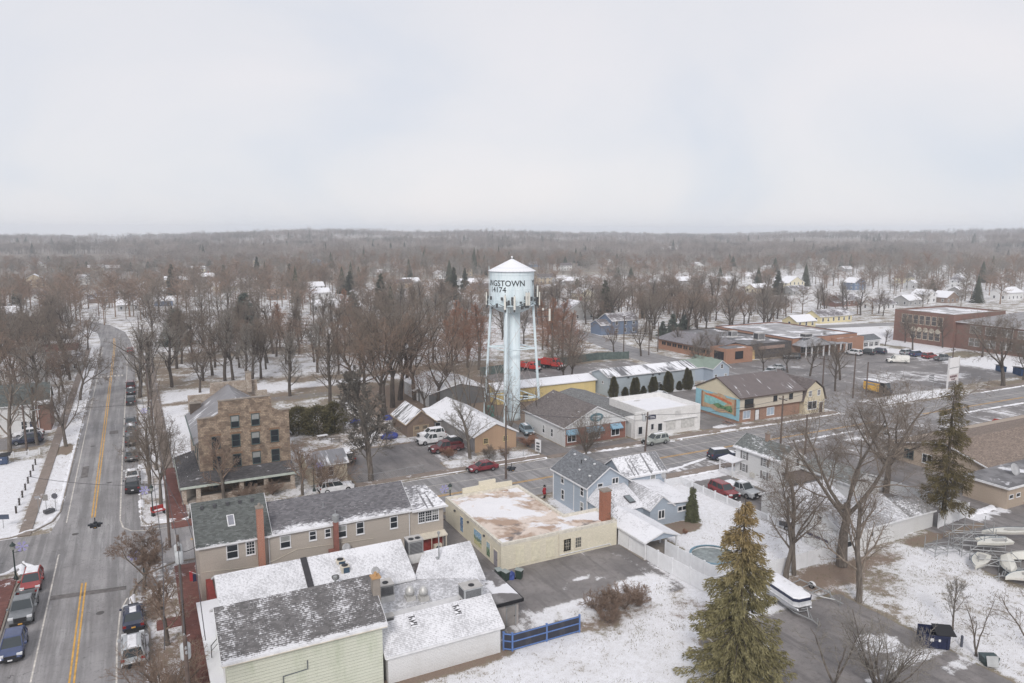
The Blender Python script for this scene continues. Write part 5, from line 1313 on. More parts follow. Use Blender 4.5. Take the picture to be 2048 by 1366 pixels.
for s in (-.2, .2): m.tube(pol(5.7, base + s * .06, 1), pol(4.6, base + s * .06, 22.3), .05, n=5)
for k in range(52): m.tube(pol(5.7 - 1.1 * k / 52, base - .014, 1 + k * .41), pol(5.7 - 1.1 * k / 52, base + .014, 1 + k * .41), .035, n=4)
part('ladder', m, plain('ladder_grey_blue', col(176, 186, 190), .6), T)
part('side_ladder', MB().tube(pol(4.6, R(-84), 22.3), pol(4.6, R(-84), 29.5), .05, n=5).tube(pol(4.6, R(-80), 22.3), pol(4.6, R(-80), 29.2), .05, n=5), PBM, T)
def wrap(txt, size, a_mid, z, width):
    t = text_mesh(txt, size, .0, .022)
    k = width / (max(p[0] for p in t.v) - min(p[0] for p in t.v)); t.v = [(p[0] * k, p[1], p[2]) for p in t.v]
    t2 = MB(); t2.f = t.f
    t2.v = [pol(4.42, a_mid + p[0] / 4.4, z + p[1]) for p in t.v]
    return t2
for a in (R(-39.5), R(137.5)):
    tx = wrap('YOUNGSTOWN', 1.5, a, 25.95, 11.5)
    part('lettering', tx, plain('lettering_black', col(48, 54, 62), .6, var=.02), tank)
part('lettering', wrap('14174', 1.4, R(-41), 24.8, 3.75), plain('lettering_black', col(48, 54, 62), .6, var=.02), tank)
ANT = plain('antenna_cream', col(222, 220, 210), .5, var=.02)
for lat, r_, z0, h in [(-4.75, 5.2, 22.3, 2.3), (-1.35, 5.2, 21.7, 2.6), (.5, 5.3, 21.7, 2.5), (2.85, 5.2, 22.4, 2.4), (3.35, 5.2, 22.4, 2.4), (4.9, 5.35, 23.8, 2.1), (5.25, 5.6, 22.2, 2.5)]:
    a = math.asin(max(-1, min(1, lat / r_)))
    if abs(lat) > 4.6: a = math.copysign(R(80 if lat < 0 else 72 + 8 * (lat > 5)), lat)
    q = Matrix.Translation(pol(r_, a, z0)) @ Matrix.Rotation(-YAW + a, 4, 'Z')
    o = part('antenna', MB().box(-.19, .19, -.1, .1, 0, h).xf(q), ANT, T)
    part('mount', MB().tube((0, .2, -.5), (0, .2, h + .2), .05, n=6).box(-.16, .16, .12, .36, -.45, .35).box(-.2, .05, .25, .5, h * .45, h * .7).tube((0, .2, h * .4), (0, .8, h * .4 - .3), .04, n=5).xf(q), plain('antenna_mount_dark', col(86, 88, 90), .6), o)
q_ = random.Random(2)
for k in range(26):
    a_ = q_.uniform(R(-95), R(95)); z_ = q_.uniform(21.6, 23.6); s_ = q_.uniform(.12, .26)
    part('radio_unit', MB().box(-s_, s_, -.14, .14, 0, q_.uniform(.3, .8)).xf(Matrix.Translation(pol(5.05, a_, z_)) @ Matrix.Rotation(-YAW + a_, 4, 'Z')), plain('antenna_mount_dark', col(86, 88, 90), .6), T)
for k in range(5): part('cable', MB().path([pol(4.98, R(-60 + k * 30), 22.6), pol(4.98, R(-48 + k * 30), 22.25), pol(4.98, R(-34 + k * 30), 22.7)], .05, 4), BLACK, T)
o = part('outrigger', MB().path([pol(5.2, R(76), 20.0), pol(6.6, R(80), 20.0), pol(7.6, R(83), 20.0)], .05).path([pol(5.2, R(76), 21.2), pol(7.6, R(83), 21.2)], .04).tube(pol(5.3, R(76), 18.6), pol(5.0, R(74), 22.2), .07), plain('antenna_mount_dark', col(86, 88, 90), .6), T)
part('antenna', MB().box(-.17, .17, -.1, .1, 0, 2.3).xf(Matrix.Translation(pol(7.6, R(83), 19.2))), ANT, o)
part('radio', MB().lathe([(.05, 0), (.2, .05), (.2, .4), (.05, .45)], 10).xf(Matrix.Translation(pol(6.3, R(80), 21.2))), ANT, o)

# ------------------------------------------------------------------ vehicles
TYRE = plain('tyre_rubber', col(40, 40, 42), .9, .1); RIM = plain('alloy_rim', col(150, 152, 156), .35, .5, .6)
CGL = Mat('car_glass', .08, .7).out(col(52, 60, 64)); LAMPW = plain('headlight_lens', col(210, 212, 214), .15, .6, var=.0); LAMPR = plain('tail_light_red', col(150, 34, 34), .25, .5, var=.0)
PLY = plain('plate_orange', col(226, 160, 60), .5, var=.0); BUMP = plain('bumper_black', col(46, 46, 48), .7)
_wheel = {}
def wheel(T, x, y, r=.34, w=.23):
    if (r, w) not in _wheel:
        t = MB().lathe([(r * .62, -w / 2), (r * .94, -w / 2), (r, -w * .32), (r, w * .32), (r * .94, w / 2), (r * .62, w / 2)], 16, cap=False).xf(Matrix.Rotation(R(90), 4, 'X'))
        q = MB().lathe([(.04, w * .36), (r * .35, w * .4), (r * .64, w * .44), (r * .64, -w * .44), (r * .35, -w * .4), (.04, -w * .36)], 12).xf(Matrix.Rotation(R(90), 4, 'X'))
        _wheel[(r, w)] = (t.mesh('wheel', TYRE, smooth=False), q.mesh('rim', RIM))
    a, b = _wheel[(r, w)]
    o = link(bpy.data.objects.new('wheel', a), T); o.location = (x, y, r)
    link(bpy.data.objects.new('rim', b), o)
def carpaint(c):
    return _cp.setdefault(c, None) or _cp.__setitem__(c, plain('paint_%d_%d_%d' % c, col(*c), .24, .7, var=.07)) or _cp[c]
_cp = {}
KIND = {  # length, width, height, belt, stations (x, top, width factor), greenhouse bottom x0,x1, top x0,x1, wheel radius, wheel x
 'sedan': (4.7, 1.82, 1.45, .96, [(-2.35, .62, .86), (-2.28, .9, .95), (-1.7, .98, 1), (-.2, .96, 1), (.9, .95, 1), (1.7, .86, .98), (2.2, .74, .93), (2.35, .55, .82)], -1.85, 1.1, -1.05, .25, .33, (-1.4, 1.4)),
 'hatch': (4.3, 1.8, 1.52, .98, [(-2.1, .6, .88), (-2.05, .95, .96), (-1.5, 1.0, 1), (0, .98, 1), (.9, .96, 1), (1.6, .88, .98), (2.05, .76, .93), (2.2, .55, .82)], -1.98, 1.1, -1.6, .2, .33, (-1.3, 1.35)),
 'suv': (4.75, 1.9, 1.75, 1.1, [(-2.37, .6, .9), (-2.32, 1.02, .97), (-1.7, 1.12, 1), (0, 1.1, 1), (1.0, 1.08, 1), (1.9, 1.0, .98), (2.3, .86, .94), (2.38, .6, .86)], -2.22, 1.05, -1.95, .35, .38, (-1.45, 1.45)),
 'pickup': (5.7, 1.98, 1.85, 1.15, [(-.55, 1.12, 1), (0, 1.13, 1), (1.2, 1.12, 1), (2.2, 1.08, .98), (2.75, .96, .95), (2.85, .65, .88)], -.5, 1.45, -.35, .8, .4, (-1.75, 1.85)),
 'van': (5.6, 2.0, 2.1, 1.25, [(-2.8, .7, .95), (-2.75, 1.25, 1), (1.0, 1.25, 1), (1.7, 1.15, .98), (2.6, .98, .93), (2.8, .65, .85)], .6, 1.75, .6, 1.1, .36, (-1.8, 1.9)),
}
def car(kind, c, x, y, head, label, snow=0.0, cat=None, lights='r', bedcover=False, group=None, plate=True):
    Lh, W, Hh, belt, st, gb0, gb1, gt0, gt1, wr, wx = KIND[kind]
    nm = {'sedan': 'parked_car', 'hatch': 'parked_car', 'suv': 'parked_car', 'pickup': 'pickup_truck', 'van': 'delivery_van'}[kind]
    T = thing(nm, label, cat or {'pickup': 'pickup truck', 'van': 'van'}.get(kind, 'car'), (x, y, .03), R(head), group)
    P = carpaint(c); w = W / 2
    rings = []
    for sx, zt, k in st:
        a = w * k
        rings.append([(sx, -a * .9, .3), (sx, -a, .45), (sx, -a, zt - .22), (sx, -a * .94, zt - .04), (sx, -a * .8, zt), (sx, a * .8, zt), (sx, a * .94, zt - .04), (sx, a, zt - .22), (sx, a, .45), (sx, a * .9, .3)])
    b = MB().sweep([r[::-1] for r in rings])
    body = part('body', b, P, T)
    g = MB(); z0, z1 = belt - .06, Hh - .05
    wb, wt = w * .9, w * .72
    bot = [(gb0, -wb, z0), (gb1, -wb, z0), (gb1, wb, z0), (gb0, wb, z0)]; top = [(gt0, -wt, z1), (gt1, -wt, z1), (gt1, wt, z1), (gt0, wt, z1)]
    g.sweep([bot, top])
    part('windows', g, CGL, T)
    rf = MB(); e = .03
    rf.sweep([[(gt0 - e, -wt - e, z1 - .02), (gt1 + e, -wt - e, z1 - .02), (gt1 + e, wt + e, z1 - .02), (gt0 - e, wt + e, z1 - .02)], [(gt0, -wt * .97, z1 + .04), (gt1, -wt * .97, z1 + .04), (gt1, wt * .97, z1 + .04), (gt0, wt * .97, z1 + .04)], [(gt0 + .12, -wt * .8, z1 + .06), (gt1 - .15, -wt * .8, z1 + .06), (gt1 - .15, wt * .8, z1 + .06), (gt0 + .12, wt * .8, z1 + .06)]])
    part('roof', rf, P, T)
    pl = MB()
    for s in (-1, 1):
        pl.tube((gb0, s * wb, z0), (gt0, s * wt, z1), .06, n=5).tube((gb1, s * wb, z0), (gt1, s * wt, z1), .05, n=5)
        xm, xt = (gb0 * .45 + gb1 * .55), (gt0 * .45 + gt1 * .55)
        pl.tube((xm, s * wb, z0), (xt, s * wt, z1), .045, n=5)
        if kind in ('suv', 'hatch'): pl.tube((gb0 * .8 + gb1 * .2, s * wb, z0), (gt0 * .85 + gt1 * .15, s * wt, z1), .06, n=5)
    part('pillars', pl, P, T)
    if kind == 'pickup':
        bd = MB(); x0, x1 = -2.82, -.56
        bd.box(x0, x1, -w, w, .42, .62).box(x0, x1, -w, -w + .1, .621, 1.14).box(x0, x1, w - .1, w, .621, 1.14).box(x0, x0 + .09, -w + .1, w - .1, .621, 1.14)
        o = part('bed', bd, P, T)
        part('bed_floor', MB().box(x0 + .1, x1, -w + .101, w - .101, .622, .66 if not bedcover else 1.1), SNOWM if bedcover else BUMP, o)
    if kind == 'van':
        part('cargo_box', MB().sweep([[(-2.75, -w * .97, 1.15), (1.0, -w * .97, 1.15), (1.0, w * .97, 1.15), (-2.75, w * .97, 1.15)], [(-2.7, -w * .88, Hh), (.85, -w * .88, Hh), (.85, w * .88, Hh), (-2.7, w * .88, Hh)]]), P, T)
    for a in wx:
        for s in (-1, 1): wheel(T, a, s * (w - .1), wr)
    xf, xr = st[-1][0], (st[0][0] if kind != 'pickup' else -2.82)
    zf, zr = st[-3][1] - .14, .86 if kind in ('sedan', 'hatch') else 1.0
    for s in (-1, 1):
        part('headlight', MB().box(st[-2][0] - .22, st[-2][0] + .06, s * w * .74 - .2, s * w * .74 + .2, zf - .09, zf + .06), LAMPW, T)
        part('tail_light', MB().box(xr - .02, xr + .12, s * w * .8 - .14, s * w * .8 + .14, zr - .18, zr + .02), LAMPR, T)
        part('mirror', MB().box(gb1 - .35, gb1 - .15, s * (w + .12) - .1, s * (w + .12) + .1, belt, belt + .16), P, T)
    part('bumper', MB().box(xf - .06, xf + .08, -w * .84, w * .84, .3, .52), BUMP, T); part('bumper', MB().box(xr - .08, xr + .06, -w * .86, w * .86, .32, .56), BUMP, T)
    part('grille', MB().box(xf - .04, xf + .03, -w * .5, w * .5, .56, .74 if kind not in ('pickup', 'suv', 'van') else .95), BUMP, T)
    if plate: part('number_plate', MB().box(xr - .1, xr - .082, -.17, .17, .62, .75), PLY if plate == 'o' else WHITE, T); part('number_plate', MB().box(xf + .081, xf + .1, -.17, .17, .36, .48), PLY if plate == 'o' else WHITE, T)
    if snow:
        s_ = MB(); zz = z1 + .062; k = .9 * snow
        s_.sweep([[(gt0 + .05, -wt * .95 * k, zz), (gt1 - .05, -wt * .95 * k, zz), (gt1 - .05, wt * .95 * k, zz), (gt0 + .05, wt * .95 * k, zz)], [(gt0 + .2, -wt * .75 * k, zz + .05), (gt1 - .2, -wt * .75 * k, zz + .05), (gt1 - .2, wt * .75 * k, zz + .05), (gt0 + .2, wt * .75 * k, zz + .05)]])
        part('roof_snow', s_, SNOWM, T)
        if snow > .7:
            h = MB(); hs = [q for q in st if q[0] > gb1 - .2]
            h.sweep([[(sx - .03, -w * kk * .74, zt + .005), (sx - .03, w * kk * .74, zt + .005), (sx - .03, w * kk * .66, zt + .05), (sx - .03, -w * kk * .66, zt + .05)] for sx, zt, kk in hs[:-2]] or [[(0, 0, 0)] * 4] * 2)
            if len(hs) > 3: part('bonnet_snow', h, SNOWM, T)
    return T
WH, SV, GR, DG, BK, RD, MR, BL, NV = (226, 226, 228), (178, 182, 186), (120, 124, 128), (70, 74, 78), (48, 50, 54), (172, 52, 50), (120, 50, 54), (62, 78, 124), (52, 60, 86)
car('hatch', RD, -11.25, 85.8, -90, 'red car with snowy roof and bonnet parked by the brick pavement', 1.0)
car('pickup', GR, -11.3, 79.6, -90, 'grey pickup with orange number plate parked between the red and blue cars', 0, plate='o')
car('hatch', BL, -11.3, 72.4, -90, 'metallic blue car parked nearest the camera by the brick pavement', 0)
car('sedan', NV, -2.05, 73.2, 90, 'dark navy car with a snow patch on its roof parked beside the bare street trees', .5, plate='o')
car('suv', SV, -2.1, 67.1, 90, 'silver car with red tail lights nearest the camera at the right kerb', .6)
car('suv', BK, -2.0, 113.2, 90, 'black car parked nearest the corner in the row beside the stone hotel', 0)
car('sedan', WH, -2.0, 118.6, 90, 'white car parked just ahead of the black car beside the stone hotel', .9)
car('suv', GR, -2.1, 129.3, 90, 'grey car parked alone between the white car and the far row', 0)
for i, (y, c, k, l) in enumerate([(139, DG, 'suv', 'dark grey car nearest in the far row under the bare kerb trees'), (146.5, GR, 'suv', 'grey car second in the far row under the bare kerb trees'), (153, DG, 'sedan', 'dark low car third in the far row under the bare kerb trees'), (172, BK, 'suv', 'black car parked across from the white crosswalk dots'), (183, DG, 'sedan', 'dark grey car parked beyond the black one near the crosswalk dots'), (190, MR, 'suv', 'dull red car parked far up the main street kerb'), (247, RD, 'sedan', 'small dark red car near the bend of the main street')]):
    car(k, c, -2.1, y, 90, l, .5 if i in (1, 4) else 0, group='cars along the main street kerb')
car('suv', NV, -18, 147.2, 180, 'dark blue car in the driveway of the brick ended house', 0)
car('sedan', WH, -18.3, 152.2, 180, 'white snowed car behind the dark blue one by the brick ended house', 1.0)
car('pickup', WH, 44.0, 115.6, 180, 'white pickup with open dark bed in the yard before the wood barn', 0)
car('suv', WH, 44.9, 118.9, 180, 'white car half hidden behind the white pickup by the barn doors', 1.0)
car('pickup', MR, 44.2, 110.2, 180, 'dark red pickup behind the round brown bush', 0)
car('sedan', BK, 46.2, 113.2, 180, 'black car with snowy roof between the white and red pickups', 1.0)
car('sedan', (140, 40, 50), 45.3, 98.4, 180, 'bright maroon sedan on the cross street below the bare maple', 0)
car('suv', (162, 168, 162), 77.7, 98.0, 180, 'pale grey green car parked before the white storefront', .4)
car('suv', NV, 82.0, 86.3, -12, 'black car with snowy roof beside the porch of the white house', 1.0)
car('suv', (150, 46, 50), 70.4, 73.6, -93, 'red car in the driveway next to the picket fence', 0)
car('pickup', SV, 72.9, 73.0, -86, 'silver pickup with snow filled bed in the driveway beside the red car', .8, bedcover=True)
car('pickup', (196, 198, 200), 107.2, 74.8, 175, 'silver pickup beside the end wall of the tan building', .5)
car('suv', SV, 116.4, 84.6, 180, 'snow covered car on the verge by the big forked tree', 1.0)
car('pickup', (206, 62, 48), 142.3, 76.2, -70, 'bright red pickup above the brown roof at the right edge', 0)
car('suv', WH, 187.0, 145.2, 95, 'white car parked by the brick plaza entrance, leftmost of three', 0)
car('suv', DG, 191.6, 144.2, 95, 'dark green grey car parked by the plaza, middle of three', 0)
car('suv', NV, 195.6, 143.6, 95, 'dark navy car parked by the plaza, rightmost of three', 0)
for y, c, k, l, s in [(138.0, SV, 'suv', 'silver snowy car at the left end of the row before the school lawn', 1), (135.0, BL, 'suv', 'blue car second in the row before the school lawn', .8), (131.2, RD, 'suv', 'red car third in the row before the school lawn', .3), (127.3, GR, 'pickup', 'grey pickup at the right end of the row before the school lawn', .5)]:
    car(k, c, 201, y, 0, l, s, group='cars in the row before the school lawn')
car('van', (236, 234, 226), 186.4, 130.6, 143, 'white panel van standing in the plaza lot', 0, plate=False)
car('sedan', SV, 148.8, 138.4, 137, 'silver sedan parked in the plaza lot behind the brown roof', .3)
car('suv', BK, 165.5, 148.5, 140, 'black car close to the dark plaza wall', 0)
car('sedan', SV, 143.5, 135.5, 200, 'snow crusted car half hidden by the brown roof', 1.0)
car('sedan', (214, 216, 218), 100.9, 125.6, -60, 'white sedan in the wet lot before the columnar evergreens', .3)
car('hatch', (136, 156, 168), 61.2, 113.8, -100, 'pale blue car between the shop with cedar wall and the awning shop', .4)
car('suv', WH, 23.3, 99.4, 0, 'snow covered white car behind the beige roof on the cross street', 1.0)
car('hatch', WH, 9.7, 166.5, 90, 'white car parked beyond the stone hotel', .7)
car('suv', DG, 28.2, 112.5, 90, 'dark car with snow behind the cream annex', .9)
# yellow step van
T = thing('step_van', 'yellow and black step van with white roof in the plaza lot', 'van', (146.9, 107.1, .03), R(-88))
YV = plain('van_yellow', col(236, 178, 66), .45, var=.03)
part('box', MB().box(-3.0, .9, -1.05, 1.05, .55, 2.75), YV, T); part('roof', MB().box(-3.05, 2.1, -1.08, 1.08, 2.752, 2.86), SNOWM, T)
part('cab', MB().sweep([[(.902, -1.04, .5), (2.3, -1.04, .5), (2.3, 1.04, .5), (.902, 1.04, .5)], [(.902, -1.04, 1.5), (2.25, -1.04, 1.5), (2.25, 1.04, 1.5), (.902, 1.04, 1.5)], [(.902, -1.0, 2.74), (1.95, -1.0, 2.74), (1.95, 1.0, 2.74), (.902, 1.0, 2.74)]]), BLACK, T)
part('windscreen', MB().slab([(2.28, -.9, 1.55), (2.28, .9, 1.55), (2.0, .9, 2.6), (2.0, -.9, 2.6)], .02), CGL, T)
part('bonnet', MB().box(2.301, 3.0, -.8, .8, .5, 1.25), DARKGREY, T)
part('stripe', MB().box(-3.0, .9, -1.07, -1.051, 2.45, 2.72).box(-3.0, .9, 1.051, 1.07, 2.45, 2.72), plain('van_blue_stripe', col(84, 104, 150), .5), T)
part('side_panel', MB().box(-2.3, -.3, -1.075, -1.051, 1.75, 2.15).box(-2.3, -.3, 1.051, 1.075, 1.75, 2.15), GALV, T)
for a in (-1.9, 2.2):
    for s in (-1, 1): wheel(T, a, s * .92, .42, .3)
# red plough trucks
def plough(x, y, h, label, sc=1.0):
    T = thing('dump_truck', label, 'truck', (x, y, .03), R(h)); T.scale = (sc,) * 3
    RR = plain('truck_red', col(206, 60, 54), .4, var=.05)
    part('chassis', MB().box(-3.6, 3.4, -.5, .5, .6, .95), BLACK, T)
    b = MB(); b.box(-3.6, .4, -1.2, 1.2, 1.1, 1.25); b.box(-3.6, .4, -1.25, -1.15, 1.251, 2.5); b.box(-3.6, .4, 1.15, 1.25, 1.251, 2.5); b.box(.3, .42, -1.15, 1.15, 1.251, 2.9); b.box(-3.7, -3.58, -1.25, 1.25, 1.25, 2.3)
    for k in range(5): b.box(-3.3 + k * .85, -3.2 + k * .85, -1.31, -1.251, 1.25, 2.5); b.box(-3.3 + k * .85, -3.2 + k * .85, 1.251, 1.31, 1.25, 2.5)
    part('dump_bed', b, RR, T)
    part('cab', MB().sweep([[(.6, -1.1, .9), (2.2, -1.1, .9), (2.2, 1.1, .9), (.6, 1.1, .9)], [(.6, -1.1, 1.9), (2.2, -1.1, 1.9), (2.2, 1.1, 1.9), (.6, 1.1, 1.9)], [(.65, -.95, 2.8), (1.9, -.95, 2.8), (1.9, .95, 2.8), (.65, .95, 2.8)]]), RR, T)
    part('windscreen', MB().slab([(2.21, -.85, 1.95), (2.21, .85, 1.95), (1.96, .85, 2.65), (1.96, -.85, 2.65)], .02).box(1.0, 1.8, -1.07, 1.07, 2.0, 2.5), CGL, T)
    part('bonnet', MB().sweep([[(2.201, -.85, .9), (2.201, .85, .9), (2.201, .8, 1.85), (2.201, -.8, 1.85)], [(3.6, -.75, .9), (3.6, .75, .9), (3.6, .65, 1.6), (3.6, -.65, 1.6)]]), RR, T)
    part('grille', MB().box(3.601, 3.66, -.6, .6, .95, 1.5), WHITE, T); part('bumper', MB().box(3.5, 3.8, -1.1, 1.1, .5, .85), BLACK, T)
    for s in (-1, 1): part('mudguard', MB().box(2.3, 3.4, s * .98 - .2, s * .98 + .2, 1.05, 1.2), RR, T); part('headlight', MB().box(3.4, 3.62, s * .85 - .12, s * .85 + .12, 1.1, 1.35), LAMPW, T)
    for a in (-2.9, -1.7, 2.85):
        for s in (-1, 1): wheel(T, a, s * .95, .5, .35)
plough(97.0, 166.6, -65, 'large red dump truck parked by the green yard fence')
plough(90.2, 166.4, -60, 'smaller red truck parked behind the tower leg', .85)

# ------------------------------------------------------------------ boats, trailers, racks
def trailer(x, y, h, label, Lg=5.0, grp=None):
    T = thing('boat_trailer', label, 'trailer', (x, y, 0), R(h), grp)
    m = MB()
    for s in (-1, 1): m.tube((-Lg / 2, s * .75, .55), (Lg * .25, s * .75, .55), .06, n=6).tube((Lg * .25, s * .75, .55), (Lg / 2, 0, .5), .06, n=6)
    for a in (-.45, -.2, .05, .25): m.tube((Lg * a, -.75, .55), (Lg * a, .75, .55), .05, n=6)
    m.tube((Lg / 2, 0, .5), (Lg / 2 + .9, 0, .45), .06, n=6)
    part('frame', m, GALV, T)
    part('winch_post', MB().tube((Lg * .42, 0, .5), (Lg * .36, 0, 1.35), .05).tube((Lg * .3, -.3, 1.0), (Lg * .3, .3, 1.0), .04), GALV, T)
    part('jack', MB().tube((Lg / 2 + .5, .12, .0), (Lg / 2 + .5, .12, .9), .05), GALV, T)
    for s in (-1, 1):
        wheel(T, -Lg * .2, s * .98, .33, .2)
        part('mudguard', MB().sweep([[(-Lg * .2 + .42 * math.cos(t), s * .98 + o, .33 + .42 * math.sin(t)) for o in (-.14, .14)] + [(-Lg * .2 + .39 * math.cos(t), s * .98 + o, .33 + .39 * math.sin(t)) for o in (.14, -.14)] for t in [R(q) for q in range(10, 171, 20)]]), WHITE, T)
    return T
trailer(54.3, 47.2, -101, 'galvanised trailer carrying the pontoon boat beside the big spruce', 6.4)
trailer(58.5, 48.1, -84, 'empty galvanised boat trailer on the leafy ground beyond the pontoon boat', 4.6)
T = thing('pontoon_boat', 'pontoon boat with white snowed cover and dark blue sides on its trailer', 'boat', (54.4, 48.0, .62), R(-97)); T.scale = (.88, .9, .9)
for s in (-1, 1):
    part('pontoon', MB().sweep([[(x, s * .85 + r * math.cos(t), .3 + r * math.sin(t)) for t in [2 * math.pi * k / 10 for k in range(10)]] for x, r in ((-3.1, .1), (-3.0, .3), (2.2, .32), (2.9, .2), (3.15, .05))]), plain('pontoon_aluminium', col(186, 188, 192), .3, .5, .6), T, smooth=True)
part('deck', MB().prism([(-3.1, -1.2), (2.7, -1.2), (3.1, -.8), (3.1, .8), (2.7, 1.2), (-3.1, 1.2)], 'z', .63, .74), WHITE, T)
part('side_panel', MB().prism([(-3.0, -1.18), (2.6, -1.18), (3.0, -.75), (3.0, .75), (2.6, 1.18), (-3.0, 1.18)], 'z', .741, 1.15), plain('boat_white_panel', col(206, 208, 212), .4), T)
part('side_band', MB().prism([(-3.02, -1.2), (2.62, -1.2), (3.02, -.77), (3.02, .77), (2.62, 1.2), (-3.02, 1.2)], 'z', 1.151, 1.45), plain('boat_navy', col(52, 58, 84), .5), T)
part('cover', MB().sweep([[(x * k, y * k, z) for x, y in [(-2.95, -1.14), (2.56, -1.14), (2.95, -.72), (2.95, .72), (2.56, 1.14), (-2.95, 1.14)]] for k, z in ((1, 1.452), (.93, 1.58), (.6, 1.72))]), SNOWM, T)
part('outboard_motor', MB().box(-3.5, -3.15, -.2, .2, .3, 1.5), BLACK, T)
def hull(T, Lh, W, z, name='hull', mat=None, over=False, dh=.55):
    rings = []
    for t in [k / 10 for k in range(11)]:
        x = Lh * (t - .45); w = W / 2 * (1 - max(0, (t - .35) / .65) ** 2.2) * (.8 + .2 * min(1, t / .35)); w = max(w, .02); d = dh * (1 - .25 * t ** 3)
        zs = 1 if not over else -1
        r = [(x, -w, z), (x, -w * .8, z - zs * d * .6), (x, 0, z - zs * d), (x, w * .8, z - zs * d * .6), (x, w, z), (x, 0, z + zs * .07 * (1 - t))]
        rings.append(r if not over else r[::-1])
    return part(name, MB().sweep([q[::-1] for q in rings]), mat or plain('hull_cream', col(214, 211, 200), .35, .5, var=.03), T, smooth=False)
def boat(x, y, z, h, label, Lh=4.2, W=1.6, over=False, open_=True):
    T = thing('sailing_dinghy', label, 'boat', (x, y, z), R(h), 'boats stored by the racks')
    hl = hull(T, Lh, W, .55 if not over else 0, over=over)
    if open_ and not over:
        part('cockpit', MB().prism([(-Lh * .3, -W * .22), (Lh * .05, -W * .2), (Lh * .12, 0), (Lh * .05, W * .2), (-Lh * .3, W * .22)], 'z', .6, .66), plain('cockpit_grey', col(176, 174, 170), .6), T)
    part('rub_rail', MB().path([(Lh * (t - .45), s * W / 2 * (1 - max(0, (t - .35) / .65) ** 2.2) * (.8 + .2 * min(1, t / .35)), .55 if not over else 0) for s in (-1,) for t in [k / 10 for k in range(11)]], .03, 4), plain('rail_teal', col(60, 96, 120), .5), T)
    return T
def rack(x, y, h, label, Lg=4.2, W=2.2, levels=(.5, 1.5), post=2.2, nx=3):
    T = thing('boat_rack', label, 'boat rack', (x, y, 0), R(h), 'boat racks by the white shed')
    for i in range(nx):
        a = -Lg / 2 + Lg * i / (nx - 1)
        for s in (-1, 1): part('upright', MB().tube((a, s * W / 2, 0), (a, s * W / 2, post), .045, n=5), GALV, T)
        for z in levels: part('crossbar', MB().tube((a, -W / 2, z), (a, W / 2, z), .045, n=5), GALV, T)
    for s in (-1, 1):
        for z in levels: part('rail', MB().tube((-Lg / 2, s * W / 2, z), (Lg / 2, s * W / 2, z), .045, n=5), GALV, T)
    for s in (-1, 1): part('diagonal', MB().tube((-Lg / 2, s * W / 2, .1), (0, s * W / 2, levels[-1]), .035, n=5), GALV, T)
    return T
rack(79.2, 48.3, -15, 'low snow dusted boat rack on trailer wheels, nearest the white shed', 3.2, 1.6, (.5, .9), 1.9)
rack(82.6, 46.3, -35, 'tall empty boat rack between the low rack and the long white boat', 4.4, 2.2, (.6, 1.4, 2.0), 2.6)
rack(84.9, 48.9, -35, 'tall boat rack furthest back by the tan building lot', 4.4, 2.0, (.7, 1.7), 2.9)
rack(81.0, 43.6, -40, 'boat rack of crossed tubes behind the two cream dinghies', 4.0, 2.4, (.6, 1.3), 1.6)
boat(79.6, 44.3, .35, 200, 'cream dinghy with open cockpit in front of the tube racks', 4.2, 1.7)
boat(81.0, 42.2, .75, 215, 'upturned cream dinghy beside the one with open cockpit', 4.0, 1.6, True)
boat(79.8, 39.7, .5, 160, 'cream boat cut by the right edge of the picture', 4.4, 1.9)
boat(83.2, 44.9, 1.5, 160, 'cream hull lifted on the crossed tube racks', 4.0, 1.5)
boat(85.0, 46.2, .9, 150, 'cream hull low inside the racks at the right', 3.8, 1.4)
boat(84.6, 43.0, .7, 165, 'cream hull behind the upturned dinghy', 4.2, 1.6, True)
boat(89.5, 46.9, .8, 155, 'long white boat lying behind the tall racks', 6.0, 1.6)
trailer(80.2, 40.9, 165, 'galvanised trailer under the upturned dinghy', 3.6)
T = thing('flatbed_trailer', 'grey flatbed trailer between the silver pickup and the garage', 'trailer', (74.6, 66.2, 0), R(-84))
part('deck', MB().box(-2.6, 2.6, -1.1, 1.1, .75, .88), plain('deck_planks', col(168, 160, 154), .8, var=.12), T)
part('frame', MB().box(-2.7, 2.7, -1.16, -1.101, .6, .9).box(-2.7, 2.7, 1.101, 1.16, .6, .9).tube((2.7, 0, .65), (3.8, 0, .55), .07), BLACK, T)
for a in (-.5, .4):
    for s in (-1, 1): wheel(T, a, s * .95, .34, .22)
T = thing('utility_cart', 'dark snow topped cart beside the two slender trees', 'trailer', (69.2, 61.3, 0), R(-60))
part('box', MB().box(-.9, .9, -.55, .55, .45, 1.05), DARKGREY, T); part('snow_top', MB().box(-.85, .85, -.5, .5, 1.052, 1.12), SNOWM, T)
for s in (-1, 1): wheel(T, 0, s * .62, .28, .16)

